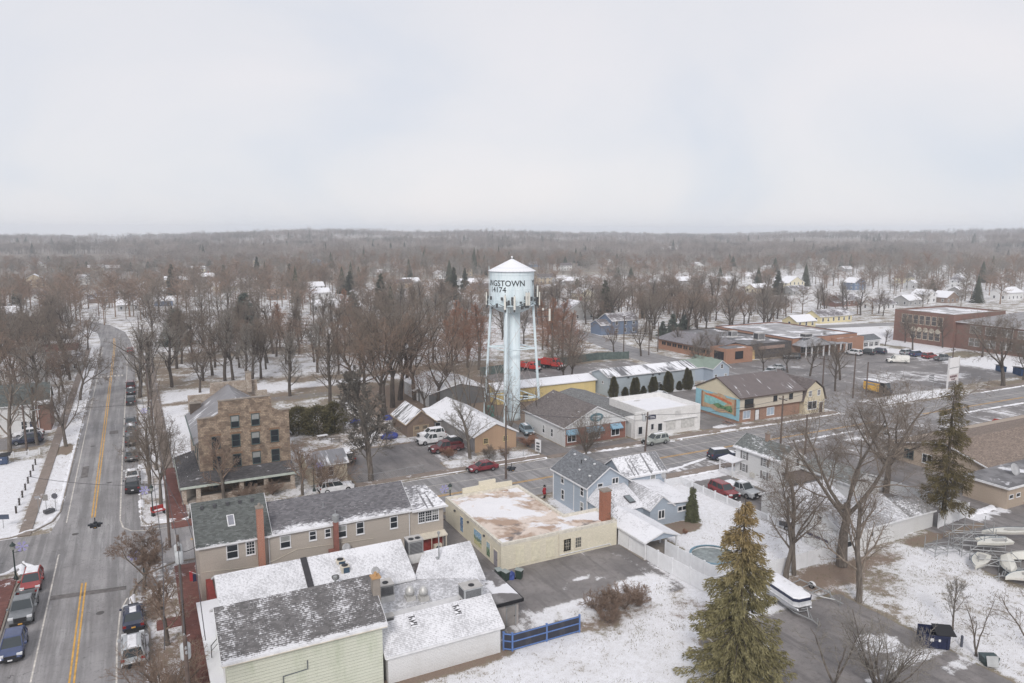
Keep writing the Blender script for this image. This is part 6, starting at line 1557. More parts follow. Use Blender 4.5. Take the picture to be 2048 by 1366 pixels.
# ------------------------------------------------------------------ bins, skips, tables, pool
def skip(x, y, h, label, c, sx, sy, sz, lid=True, z=.0):
    T = thing('dumpster', label, 'dumpster', (x, y, z), R(h)); M_ = plain('skip_%d_%d_%d' % c, col(*c), .5, var=.12); t = .06
    b = MB(); b.box(-sx / 2, sx / 2, -sy / 2, sy / 2, .12, .2)
    b.sweep([[(-sx / 2, -sy / 2, .201), (sx / 2, -sy / 2, .201), (sx / 2, -sy / 2 + t, .201), (-sx / 2, -sy / 2 + t, .201)], [(-sx / 2, -sy / 2 - .06, sz), (sx / 2, -sy / 2 - .06, sz), (sx / 2, -sy / 2 - .06 + t, sz), (-sx / 2, -sy / 2 - .06 + t, sz)]])
    b.box(-sx / 2, sx / 2, sy / 2 - t, sy / 2, .201, sz + .15).box(-sx / 2, -sx / 2 + t, -sy / 2 + t, sy / 2 - t, .201, sz + .05).box(sx / 2 - t, sx / 2, -sy / 2 + t, sy / 2 - t, .201, sz + .05)
    for k in range(4): b.box(-sx / 2 + .15 + k * (sx - .4) / 3, -sx / 2 + .25 + k * (sx - .4) / 3, -sy / 2 - .1, -sy / 2 - .061, .2, sz * .85)
    b.box(-sx / 2 - .08, -sx / 2, -sy * .3, sy * .3, sz * .5, sz * .62).box(sx / 2, sx / 2 + .08, -sy * .3, sy * .3, sz * .5, sz * .62)
    part('body', b, M_, T)
    if lid: part('lid', MB().slab([(.0, -sy / 2 - .1, sz + .08), (sx / 2 + .45, -sy / 2 - .1, sz + .12), (sx / 2 + .45, sy / 2 + .1, sz + .3), (.0, sy / 2 + .1, sz + .26)], .05), BLACK, T)
    part('sticker', MB().box(-.5, -.22, -sy / 2 - .13, -sy / 2 - .1005, sz * .6, sz * .8).box(.15, .32, -sy / 2 - .13, -sy / 2 - .1005, sz * .62, sz * .78), WHITE, T)
    for sx_ in (-1, 1):
        for sy_ in (-1, 1): part('castor', MB().lathe([(.1, -.03), (.1, .03)], 8).xf(Matrix.Translation((sx_ * sx * .42, sy_ * sy * .4, .1)) @ Matrix.Rotation(R(90), 4, 'X')), BLACK, T)
    return T
skip(60.4, 36.9, -40, 'navy blue dumpster with one open half and black lid on the wet drive', (38, 46, 82), 2.2, 1.5, 1.35)
skip(-20.3, 135.5, 0, 'small blue dumpster at the left edge beside the snowy lawn', (74, 92, 126), 2.0, 1.4, 1.3)
skip(198.4, 110, 60, 'blue dumpster behind the old street oak, left of the larger one', (48, 84, 130), 2.2, 1.5, 1.4)
skip(197.6, 104.8, 60, 'large blue dumpster right of the old street oak', (44, 76, 124), 3.4, 1.8, 1.7)
T = thing('broken_bin', 'tipped grey green bin with a pale lid lying by the drive edge', 'bin', (61.9, 33.0, 0), R(-30))
part('body', MB().prism([(-.5, 0), (.5, 0), (.65, .75), (-.65, .75)], 'y', -.45, .45), plain('bin_dull_green', col(74, 92, 94), .6, var=.12), T)
part('lid', MB().slab([(-.6, -.9, .3), (.3, -.9, .2), (.5, -.46, .95), (-.5, -.46, .95)], .04), plain('bin_pale_lid', col(172, 174, 174), .6), T)
single('bollard', MB().lathe([(.11, 0), (.11, 1.0), (.07, 1.06)], 10), plain('bollard_slate', col(86, 90, 104), .6), 'short slate coloured post between the navy dumpster and the small bare tree', 'bollard', (62.4, 35.6, 0))
for i, (x, y, c, l) in enumerate([(32.0, 65.6, (56, 74, 66), 'dark green wheeled bin nearest the grey door of the cream building'), (32.45, 64.9, (62, 80, 72), 'dark green wheeled bin standing left of the blue bag'), (33.9, 64.6, (52, 72, 62), 'dark green wheeled bin standing right of the blue bag')]):
    T = thing('wheeled_bin', l, 'bin', (x, y, 0), R(20 * i), 'green bins by the cream building')
    part('body', MB().sweep([[(-.25, -.28, .06), (.25, -.28, .06), (.25, .28, .06), (-.25, .28, .06)], [(-.3, -.36, 1.0), (.3, -.36, 1.0), (.3, .36, 1.0), (-.3, .36, 1.0)]]), plain('bin_green_%d' % i, col(*c), .5), T)
    part('lid', MB().slab([(-.33, -.4, 1.02), (.33, -.4, 1.02), (.33, .4, 1.08), (-.33, .4, 1.08)], .05), plain('bin_lid_%d' % i, col(150, 160, 158), .6), T)
    for s in (-1, 1): part('wheel', MB().lathe([(.1, -.03), (.1, .03)], 10).xf(Matrix.Translation((s * .28, .3, .1)) @ Matrix.Rotation(R(90), 4, 'Y')), TYRE, T)
def lump(name, x, y, s, c, label, cat, seed):
    r = random.Random(seed); m = MB(); n = 10
    rg = [[(s[0] * k * math.cos(2 * math.pi * i / n) * r.uniform(.8, 1.15), s[1] * k * math.sin(2 * math.pi * i / n) * r.uniform(.8, 1.15), s[2] * z) for i in range(n)] for k, z in ((.9, 0), (1, .35), (.85, .7), (.35, 1))]
    return single(name, m.sweep(rg), plain('%s_mat' % name, col(*c), .5, var=.12), label, cat, (x, y, 0))
lump('rubbish_bag', 33.15, 65.0, (.45, .4, .8), (70, 92, 178), 'bright blue rubbish bag between the green wheeled bins', 'bag', 1)
for i, (x, y, l) in enumerate([(38.3, 122.0, 'blue tarpaulin heap on the snow beside the wood barn'), (35.6, 134.8, 'small blue tarpaulin left of the bare columnar tree'), (42.0, 134.6, 'small blue tarpaulin behind the wood barn roof')]):
    lump('tarpaulin', x, y, (1.5, 1.1, 1.1) if i == 0 else (1.0, .6, .9), (66, 80, 172), l, 'tarpaulin', 5 + i)
for i, (x, y, h, l) in enumerate([(27.6, 126.6, 5, 'snowy picnic table nearest the hedge behind the hotel'), (29.3, 124.4, -15, 'dark picnic table beside the garden path'), (97.8, 101.9, 90, 'weathered red picnic table below the mural wall')]):
    T = thing('picnic_table', l, 'picnic table', (x, y, 0), R(h)); M_ = plain('table_boards_%d' % (i == 2), col(150, 116, 104) if i == 2 else col(120, 110, 104), .8)
    part('table_top', MB().box(-.9, .9, -.4, .4, .7, .76), SNOWM if i == 0 else M_, T)
    for s in (-1, 1): part('bench_seat', MB().box(-.9, .9, s * .75 - .13, s * .75 + .13, .42, .47), M_, T); part('leg_frame', MB().tube((s * .65, -.75, 0), (s * .65, .2, .7), .05, n=4).tube((s * .65, .75, 0), (s * .65, -.2, .7), .05, n=4).box(s * .65 - .04, s * .65 + .04, -.85, .85, .36, .42), M_, T)
T = thing('garden_bench', 'red cart shaped bench with a snow strip by the street corner lamp', 'bench', (.9, 101.4, 0), R(20))
part('seat', MB().box(-.8, .8, -.4, .3, .5, .62), plain('bench_red', col(190, 54, 52), .5), T); part('backrest', MB().box(-.8, .8, .3, .4, .62, 1.1), plain('bench_red', col(190, 54, 52), .5), T); part('snow_strip', MB().box(-.5, .5, -.3, .2, .622, .66), SNOWM, T)
for s in (-1, 1): part('leg', MB().box(s * .7 - .05, s * .7 + .05, -.35, .35, 0, .498), BLACK, T)
T = thing('swimming_pool', 'round above ground pool with grey cover half hidden by the spruce', 'pool', (54.2, 58.0, 0))
part('wall', MB().lathe([(2.35, 0), (2.35, 1.1), (2.25, 1.1), (2.25, .6)], 32, cap=False), WHITE, T); part('rim', MB().lathe([(2.2, 1.1), (2.45, 1.1), (2.45, 1.18), (2.2, 1.18)], 32, cap=False), plain('pool_blue_rim', col(110, 150, 170), .5), T)
part('cover', MB().lathe([(.02, .9), (2.24, .92)], 32), plain('pool_cover', col(150, 160, 160), .4, var=.15), T)
T = thing('utility_cabinet', 'green utility cabinet behind the snow roof shop', 'utility box', (60.3, 127.6, 0))
part('cabinet', MB().box(-.8, .8, -.6, .6, .15, 2.2), plain('cabinet_green', col(98, 148, 134), .5), T); part('plinth', MB().box(-.95, .95, -.75, .75, 0, .148), CONC, T); part('door_panel', MB().box(-.6, .6, -.63, -.601, .4, 1.9), plain('cabinet_green2', col(108, 156, 142), .5), T)

# ------------------------------------------------------------------ fences
VINYL = plain('white_vinyl', col(226, 227, 230), .5, var=.03)
def panel_fence(pts, h, label, mat=VINYL, step=2.4, postw=.07, thick=.03, cat='fence', slat=False, rails=None, z=.05, name='panel_fence'):
    T = thing(name, label, cat, (pts[0][0], pts[0][1], 0), 0, world=True)
    for a, b in zip(pts[:-1], pts[1:]):
        a, b = Vector(a), Vector(b); n = max(1, round((b - a).length / step)); d = (b - a).normalized(); q = Vector((-d.y, d.x))
        for k in range(n):
            p0, p1 = a.lerp(b, k / n), a.lerp(b, (k + 1) / n)
            e0, e1 = p0 + d * (postw + .003), p1 - d * (postw + .003)
            f = lambda p, s, zz: (p.x + q.x * s, p.y + q.y * s, zz)
            if slat:
                m = MB(); ns = max(4, int((e1 - e0).length / .16))
                for i in range(ns):
                    s0 = e0.lerp(e1, i / ns); s1 = e0.lerp(e1, (i + .55) / ns)
                    m.sweep([[f(s0, -.015, z), f(s1, -.015, z), f(s1, .015, z), f(s0, .015, z)], [f(s0, -.015, h - .1), f(s1, -.015, h - .1), f(s1, .015, h - .1), f(s0, .015, h - .1)]])
                for zz in (z + .05, h - .25): m.sweep([[f(e0, .016, zz), f(e1, .016, zz), f(e1, .05, zz), f(e0, .05, zz)], [f(e0, .016, zz + .09), f(e1, .016, zz + .09), f(e1, .05, zz + .09), f(e0, .05, zz + .09)]])
            else:
                m = MB().sweep([[f(e0, -thick, z), f(e1, -thick, z), f(e1, thick, z), f(e0, thick, z)], [f(e0, -thick, h - .06), f(e1, -thick, h - .06), f(e1, thick, h - .06), f(e0, thick, h - .06)]])
            pn = part('panel', m, mat, T)
            if rails:
                for zz in rails[1]: part('rail', MB().sweep([[f(e0, -thick - .06, zz), f(e1, -thick - .06, zz), f(e1, -thick - .003, zz), f(e0, -thick - .003, zz)], [f(e0, -thick - .06, zz + .1), f(e1, -thick - .06, zz + .1), f(e1, -thick - .003, zz + .1), f(e0, -thick - .003, zz + .1)]]), rails[0], pn)
        for k in range(n + (1 if tuple(b) == tuple(Vector(pts[-1])) else 0)):
            p = a.lerp(b, k / n)
            part('post', MB().box(p.x - postw, p.x + postw, p.y - postw, p.y + postw, 0, h).box(p.x - postw - .02, p.x + postw + .02, p.y - postw - .02, p.y + postw + .02, h + .001, h + .05), mat if not rails else rails[0], T)
    return T
panel_fence([(48.15, 66.9), (48.7, 58), (49.2, 52.9), (67.4, 52.75)], 1.85, 'long white vinyl fence from the cream building round behind the spruce to the garage')
panel_fence([(51.0, 62.0), (51.3, 56.0), (51.6, 53.6)], 1.85, 'short white vinyl fence between the carport and the pool')
panel_fence([(85.7, 53.0), (92.6, 53.6), (92.0, 60), (91.0, 67)], 1.85, 'white vinyl fence between the shed and the tan building lot')
panel_fence([(65.5, 80.2), (68.2, 79.9), (68.4, 68.5), (68.7, 61.5)], 1.15, 'low white picket fence beside the driveway with the red car', slat=True, name='picket_fence')
panel_fence([(26.5, 53.4), (27.1, 52.9), (33.9, 52.85)], 1.65, 'dark slatted fence with bright blue rails beside the white outbuilding', mat=siding('dark_fence_slats', col(58, 60, 72), .14, vert=True), rails=(plain('fence_blue', col(92, 128, 196), .5), (.12, .85, 1.5)), z=.05, step=3.3)
panel_fence([(99.2, 123.6), (99.4, 112.5)], 1.8, 'dark brown board fence between the wet lot and the mural building', mat=siding('dark_brown_fence', col(84, 72, 70), .2, vert=True))
panel_fence([(76, 166), (102, 169.5), (115, 172), (124, 169.5)], 2.2, 'dark green mesh yard fence behind the red trucks', mat=plain('green_mesh_fence', col(96, 112, 108), .9, var=.12), step=3)
def chain(pts, h, label, step=2.6):
    T = thing('chain_fence', label, 'fence', (pts[0][0], pts[0][1], 0), 0, world=True)
    for a, b in zip(pts[:-1], pts[1:]):
        a, b = Vector(a), Vector(b); n = max(1, round((b - a).length / step))
        for k in range(n + 1):
            p = a.lerp(b, k / n); part('post', MB().tube((p.x, p.y, 0), (p.x, p.y, h + .05), .04, n=5), GALV, T)
        m = MB()
        for zz in (.1, h): m.tube((a.x, a.y, zz), (b.x, b.y, zz), .025, n=4)
        Ln = (b - a).length; nd = int(Ln / .35)
        for k in range(nd):
            p0, p1 = a.lerp(b, k / nd), a.lerp(b, min(1, (k + 3) / nd)); m.tube((p0.x, p0.y, .1), (p1.x, p1.y, h), .006, n=3, cap=False).tube((p1.x, p1.y, .1), (p0.x, p0.y, h), .006, n=3, cap=False)
        part('mesh', m, GALV, T)
chain([(26.4, 102.6), (29, 100.9), (37, 101.6)], 1.2, 'chain link fence below the tall bare tree beside the annex')
chain([(43.2, 101.7), (57.0, 102.0)], 1.1, 'low chain link fence along the pavement before the cedar wall')
T = thing('post_fence', 'row of dark low posts with wire along the snowy lawn left of the street', 'fence', (-15.3, 110, 0), 0, world=True)
for k in range(8):
    y = 110.2 + k * 3.2; part('post', MB().box(-15.5, -15.3, y - .1, y + .1, 0, .95), plain('dark_post', col(74, 66, 62), .9), T)
part('wire', MB().tube((-15.4, 110.2, .8), (-15.4, 132.6, .8), .02, n=4).tube((-15.4, 110.2, .4), (-15.4, 132.6, .4), .02, n=4), GALV, T)
panel_fence([(-21, 138.3), (-16.9, 138.5), (-15.4, 138.6)], 1.0, 'short picket fence in front of the dark blue car', slat=True, name='picket_fence')
# ------------------------------------------------------------------ lamps, signs, poles, wires
LGREEN = plain('lamp_dark_green', col(52, 66, 64), .5); LILAC = plain('lilac_tinsel', col(164, 158, 214), .5, var=.02)
def lamp(x, y, side, label):
    T = thing('street_lamp', label, 'street lamp', (x, y, 0), 0, 'old style street lamps with snowflakes')
    part('post', MB().lathe([(.24, 0), (.22, .25), (.1, .5), (.075, 1), (.06, 3.1), (.11, 3.15), (.06, 3.25)], 10), LGREEN, T)
    o = part('lantern', MB().lathe([(.1, 3.26), (.22, 3.35), (.2, 3.75)], 8), plain('lantern_glass', col(150, 154, 148), .3), T); part('cap', MB().lathe([(.3, 3.751), (.26, 3.85), (.08, 4.05), (.02, 4.2)], 8), LGREEN, o)
    f = MB(); r = .55
    for k in range(6):
        a = k * math.pi / 3; d = (math.cos(a), math.sin(a))
        f.tube((0, 0, 0), (d[0] * r, d[1] * r, 0), .045, n=5)
        for q in (.5, .75):
            for s in (-.7, .7): f.tube((d[0] * r * q, d[1] * r * q, 0), (d[0] * r * q + .2 * math.cos(a + s), d[1] * r * q + .2 * math.sin(a + s), 0), .035, n=5)
    part('snowflake', f.xf(Matrix.Translation((side * .8, 0, 3.5)) @ Matrix.Rotation(R(90), 4, 'X')), LILAC, T)
    part('bracket', MB().tube((0, 0, 3.0), (side * .8, 0, 3.0), .03).tube((side * .8, 0, 3.0), (side * .8, 0, 3.5), .02), LGREEN, T)
lamp(-12.95, 88.3, 1, 'dark green street lamp with lilac snowflake at the brick pavement by the red car')
lamp(-1.0, 80.6, -1, 'street lamp with lilac snowflake among the bare kerb trees across from the red car')
lamp(.3, 101.2, -1, 'street lamp with pale snowflake beside the red bench')
lamp(34.3, 84.4, -1, 'street lamp with lilac snowflake behind the cream building')
lamp(1.0, 148, -1, 'street lamp with snowflake further up the street beyond the grey parked cars')
lamp(1.2, 255, -1, 'small distant street lamp with snowflake near the street bend')
lamp(20.6, 101.0, 1, 'street lamp with bluish snowflake between the bushes before the cream annex')
WOODP = plain('pole_wood', col(112, 96, 88), .9, var=.12)
def pole(x, y, h, label, arm=0.0, trans=(), lean=0.0, street=False, rz=90):
    T = thing('utility_pole', label, 'utility pole', (x, y, 0), R(rz))
    part('pole', MB().tube((0, 0, 0), (lean, 0, h), .17, .12, 10), WOODP, T)
    if arm: part('crossarm', MB().box(-.06, .06, -arm, arm, h - .75, h - .62), WOODP, T)
    if arm:
        for s in (-1, -.5, .5, 1): part('insulator', MB().lathe([(.05, 0), (.08, .05), (.05, .2)], 8).xf(Matrix.Translation((0, s * arm * .95, h - .62))), GALV, T)
    for s, z in trans:
        o = part('transformer', MB().lathe([(.05, 0), (.3, .03), (.32, .1), (.32, .95), (.25, 1.02), (.05, 1.05)], 14).xf(Matrix.Translation((0, s, z))), plain('transformer_grey', col(188, 192, 194), .5), T, smooth=True)
        part('bushing', MB().tube((.1, s, z + 1.0), (.12, s, z + 1.35), .04, n=6), DARKGREY, o)
        part('bracket', MB().box(-.05, .05, min(0, s), max(0, s), z + .6, z + .72), DARKGREY, o)
    if street: part('lamp_arm', MB().tube((0, 0, h - 1.5), (0, 1.8, h - 1.0), .04).box(-.12, .12, 1.6, 2.3, h - 1.08, h - .95), GALV, T)
    return T
PXY = G(329, 941, 9.2)
pole(1.9, 66.0, 10.5, 'utility pole with two grey transformers rising through the bare street trees', 1.0, [(-.55, 8.2), (.6, 8.4)], rz=0)
pole(1.4, 48.3, 10.6, 'utility pole with one big grey transformer at the bottom edge', 1.2, [(.3, 8.9)], rz=0)
pole(PXY[0], PXY[1], 9.2, 'utility pole with crossarm at the brick corner beside the stone hotel porch', 1.4, rz=0)
pole(1.3, 131, 9.5, 'grey utility pole among the street trees left of the hotel', 1.2, rz=0)
pole(1.2, 168, 9.5, 'utility pole further up the main street beyond the park path', 1.2, rz=0)
pole(1.0, 216, 9.5, 'utility pole by the far crosswalk dots', 1.0, rz=0)
pole(.6, 262, 9.5, 'utility pole at the bend of the main street', 1.0, rz=0)
pole(73.4, 95.2, 6.6, 'leaning brown utility pole with transformer in front of the pale grey green car', 1.1, [(.45, 5.0)], .35, rz=0)
pole(46.8, 93.4, 11.0, 'brown utility pole beside the maroon sedan', 0, rz=0)
pole(96.5, 88.0, 8.5, 'utility pole between the white house and the mural building', .9, rz=0)
pole(95.8, 82.2, 6.5, 'thin dark pole behind the big forked tree', 0)
pole(139, 115.5, 7.8, 'dark utility pole with crossarm in the plaza lot, leftmost of three', 1.5, rz=0)
pole(137.9, 106.5, 9.8, 'rusty brown pole between the two dark poles by the yellow step van', 0)
pole(143.2, 107.3, 7.4, 'dark pole touching the yellow step van', 0)
pole(124, 172, 12, 'tall thin pole at the corner of the green yard fence', 0)
pole(139.4, 176, 9, 'grey pole beside the second street before the brick plaza', 0, street=True)
pole(133, 172, 8, 'thin pole standing on the second street verge', 0)
pole(-17.2, 139.5, 8.3, 'pale pole with lamp arm beside the dark blue car', 0, street=True, rz=-90)
pole(189, 117, 6, 'thin dark pole with arm next to the plaza sign', .8)
def wire(a, b, sag, label, r=.03):
    n = 14; P = [Vector(a).lerp(Vector(b), k / n) - Vector((0, 0, sag * 4 * (k / n) * (1 - k / n))) for k in range(n + 1)]
    single('overhead_wire', MB().path([tuple(p) for p in P], r, 4), plain('wire_grey', col(84, 82, 86), .6), label, 'power line', group='overhead wires')
ps = [(1.4, 48.3, 10.0), (1.9, 66.0, 9.9), (PXY[0], PXY[1], 8.6), (1.3, 131, 8.9), (1.2, 168, 8.9), (1.0, 216, 8.9)]
nm_ = ['between the two transformer poles', 'from the transformer pole to the hotel corner pole', 'from the hotel corner pole up the main street', 'above the far row of parked cars', 'beyond the park path along the main street']
for (p, q), l in zip(zip(ps[:-1], ps[1:]), nm_):
    for s, w_ in ((-1.2, 'left'), (0, 'middle'), (1.2, 'right')): wire((p[0] + s, p[1], p[2]), (q[0] + s, q[1], q[2]), .5, '%s overhead wire strung %s' % (w_, l))
wire((PXY[0], PXY[1], 8.0), (4.5, 74, 5.6), .4, 'service wire from the hotel corner pole to the beige building'); wire((1.9, 66, 9), (4.2, 75, 5.9), .3, 'service wire from the transformer pole to the beige building')
wire((-12.9, 104, 6.4), (PXY[0], PXY[1], 7.6), .5, 'span wire across the main street carrying the hanging signal'); wire((-20, 146, 7), (1.3, 131, 8.5), .6, 'wire crossing the main street above the snowy verge')
wire((46.8, 93.4, 10.2), (73.7, 95.2, 6.3), .8, 'wire from the maroon sedan pole to the leaning pole'); wire((73.7, 95.2, 6.2), (96.5, 88, 7.9), .8, 'wire from the leaning pole past the white storefront')
wire((96.5, 88, 7.8), (143.2, 107.3, 7.2), 1.0, 'long wire over the brown roof to the yellow van pole'); wire((143.2, 107.3, 7.2), (189, 117, 5.8), 1.0, 'wire across the plaza lot to the sign pole')
def signal(x, y, z, label):
    T = thing('hanging_signal', label, 'traffic light', (x, y, z - .5)); YS = plain('signal_black', col(46, 50, 58), .5)
    for a in (0, 90, 180, 270):
        M_ = Matrix.Rotation(R(a), 4, 'Z')
        o = part('head', MB().box(-.18, .18, -.5, -.2, 0, .42).xf(M_), YS, T); part('visor', MB().box(-.14, .14, -.68, -.501, .22, .36).xf(M_), YS, o); part('lens', MB().lathe([(.02, 0), (.12, 0), (.12, .02), (.02, .02)], 10).xf(M_ @ Matrix.Translation((0, -.502, .18)) @ Matrix.Rotation(R(90), 4, 'X')), plain('lens_amber', col(200, 150, 80), .4), o)
    part('hanger', MB().tube((0, 0, .2), (0, 0, 1.0), .05), YS, T)
signal(-5.2, 85.1, 6, 'black flashing signal hanging over the main street crossing')
signal(43.4, 85.0, 4.8, 'dark hanging signal seen against the cross street behind the cream building')
def post_sign(x, y, h, shape, c, label, cat='sign', txt=None):
    T = thing('road_sign', label, cat, (x, y, 0), R(-20)); part('post', MB().tube((0, 0, 0), (0, 0, h), .035, n=6), GALV, T)
    if shape == 'oct': m = MB().lathe([(.02, 0), (.4, 0), (.4, .02), (.02, .02)], 8).xf(Matrix.Translation((0, -.05, h - .35)) @ Matrix.Rotation(R(90), 4, 'X') @ Matrix.Rotation(R(22.5), 4, 'Z'))
    else: m = MB().box(-shape[0] / 2, shape[0] / 2, -.06, -.04, h - shape[1], h)
    part('plate', m, plain('sign_plate_%d' % c[0], col(*c), .5), T)
post_sign(-10.9, 108.8, 2.4, 'oct', (96, 96, 104), 'grey back of an octagonal stop sign on the snowy verge'); post_sign(-11.9, 108.5, 2.5, (.6, .8), (140, 136, 132), 'square grey sign with blue ribbon left of the stop sign')
post_sign(-12.8, 108.9, 2.3, (.7, .25), (150, 150, 154), 'small white street name sign nearest the pavement'); post_sign(-16.1, 105.0, 1.8, (1.5, .6), (74, 84, 104), 'dark blue board sign on two posts by the left lawn')
T = thing('garden_planter', 'dark cart shaped planter between the signs on the verge', 'planter', (-11.6, 108.2, 0), R(30)); part('box', MB().box(-.6, .6, -.3, .3, .15, .55), DARKGREY, T); part('wheel', MB().lathe([(.3, -.04), (.3, .04)], 14).xf(Matrix.Translation((.2, .35, .3)) @ Matrix.Rotation(R(90), 4, 'X')), DARKGREY, T)
T = thing('plaza_sign', 'tall white pylon sign with two blank panels above red lettering', 'sign', (165.6, 102.1, 0), R(6))
for s in (-1, 1): part('post', MB().box(s * 2.2 - .14, s * 2.2 + .14, -.14, .14, 0, 7.6), plain('pylon_white', col(214, 212, 212), .5), T)
for z0, z1 in ((5.2, 7.4), (3.6, 5.0)): part('panel', MB().box(-2.05, 2.05, -.12, .12, z0, z1), plain('blank_sign_face', col(230, 228, 228), .4, var=.01), T)
o = part('name_panel', MB().box(-2.05, 2.05, -.12, .12, 2.1, 3.5), plain('name_panel', col(216, 206, 204), .5, var=.02), T)
part('lettering', text_mesh('MARINERS', .72, .01, .02, .95).xf(Matrix.Translation((0, -.14, 2.85)) @ Matrix.Rotation(R(90), 4, 'X')).add(text_mesh('PLACE', .55, .01, .02, 1.1).xf(Matrix.Translation((0, -.14, 2.25)) @ Matrix.Rotation(R(90), 4, 'X'))), plain('sign_maroon', col(104, 56, 62), .5), o)
part('rail', MB().box(-2.05, 2.05, -.1, .1, 5.003, 5.197), GALV, T)
T = thing('white_signboard', 'narrow white upright signboard with dark letters at the chain fence end', 'sign', (57.2, 102.4, 0), R(-70)); part('board', MB().box(-.6, .6, -.05, .05, .2, 2.3), WHITE, T); part('lettering', MB().box(-.35, .35, -.07, -.051, .5, .8).box(-.35, .35, -.07, -.051, 1.0, 1.3).box(-.35, .35, -.07, -.051, 1.5, 1.8), DARKGREY, T)
T = thing('open_flag', 'small navy and red flag on a slanted pole at the beige building front', 'flag', (3.85, 74.2, 2.9), R(180)); part('pole', MB().tube((0, 0, 0), (.9, 0, .6), .025), WHITE, T); part('navy_field', MB().slab([(.3, -.02, .2), (.3, .02, .2), (.55, .02, -.6), (.55, -.02, -.6)], .03).box(.3, .62, -.02, .02, -.55, .2), plain('flag_navy', col(44, 50, 84), .7), T); part('red_field', MB().box(.621, .9, -.02, .02, -.45, .55), plain('flag_red', col(186, 48, 54), .7), T)
T = thing('striped_flag', 'small black and white striped flag on a pole beside the dark pine', 'flag', (150, 96.5, 0)); part('pole', MB().tube((0, 0, 0), (0, 0, 6), .05), GALV, T); part('cloth', MB().box(-1.6, -.05, -.02, .02, 4.6, 5.8), plain('flag_dark', col(84, 86, 92), .7), T)
for k in range(3): part('stripe', MB().box(-1.6, -.05, -.035, -.021, 4.75 + k * .36, 4.9 + k * .36), WHITE, T)

# ------------------------------------------------------------------ the figure in the red coat
T = thing('person', 'standing person in a long red coat and black hat beside the blue house', 'person', (47.9, 83.9, 0), R(-160))
def skin_figure(name, verts, edges, radii, mat, parent):
    me = bpy.data.meshes.new(name); me.from_pydata(verts, edges, []); o = bpy.data.objects.new(name, me); C.objects.link(o)
    sk = o.modifiers.new('skin', 'SKIN'); o.modifiers.new('sub', 'SUBSURF').levels = 1; o.modifiers['sub'].render_levels = 1
    for i, r in enumerate(radii): me.skin_vertices[0].data[i].radius = (r, r)
    me.skin_vertices[0].data[0].use_root = True
    bpy.context.view_layer.update()
    m2 = bpy.data.meshes.new_from_object(o.evaluated_get(bpy.context.evaluated_depsgraph_get()))
    bpy.data.objects.remove(o); m2.materials.clear(); m2.materials.append(mat)
    for pl in m2.polygons: pl.use_smooth = True
    return link(bpy.data.objects.new(name, m2), parent)
V = [(0, 0, .95), (0, 0, 1.2), (0, 0, 1.42), (0, 0, 1.52), (0, .01, 1.62), (0, .01, 1.72), (.2, 0, 1.4), (.29, -.02, 1.12), (.26, -.14, .9), (-.2, 0, 1.4), (-.29, -.02, 1.12), (-.26, -.14, .9), (.1, 0, .88), (.11, -.01, .48), (.11, 0, .06), (.11, -.14, .04), (-.1, 0, .88), (-.11, .02, .48), (-.11, .03, .06), (-.11, -.1, .04)]
Ed = [(0, 1), (1, 2), (2, 3), (3, 4), (4, 5), (2, 6), (6, 7), (7, 8), (2, 9), (9, 10), (10, 11), (0, 12), (12, 13), (13, 14), (14, 15), (0, 16), (16, 17), (17, 18), (18, 19)]
Ra = [.15, .15, .16, .06, .09, .08, .07, .05, .04, .07, .05, .04, .09, .065, .045, .04, .09, .065, .045, .04]
body = skin_figure('body', V, Ed, Ra, plain('skin_tone', col(200, 160, 138), .7), T)
RC = plain('red_coat', col(178, 40, 48), .8, var=.06)
part('coat', MB().sweep([[(w_ * math.cos(2 * math.pi * k / 12), d_ * math.sin(2 * math.pi * k / 12), z) for k in range(12)] for w_, d_, z in ((.27, .22, .62), (.24, .2, .9), (.2, .17, 1.08), (.25, .19, 1.3), (.24, .17, 1.44), (.09, .09, 1.52))]), RC, T, smooth=True)
for s in (-1, 1):
    part('sleeve', MB().tube((s * .2, 0, 1.42), (s * .3, -.02, 1.12), .085, .07).tube((s * .3, -.02, 1.14), (s * .27, -.13, .92), .07, .06), RC, T, smooth=True)
    part('boot', MB().tube((s * .11, .01, .45), (s * .11, .02, .02), .085, .07).box(s * .11 - .06, s * .11 + .06, -.2, .06, .0, .1), BLACK, T)
part('hat', MB().lathe([(.24, 1.7), (.24, 1.72), (.13, 1.73), (.12, 1.88), (.03, 1.9)], 14), BLACK, T)

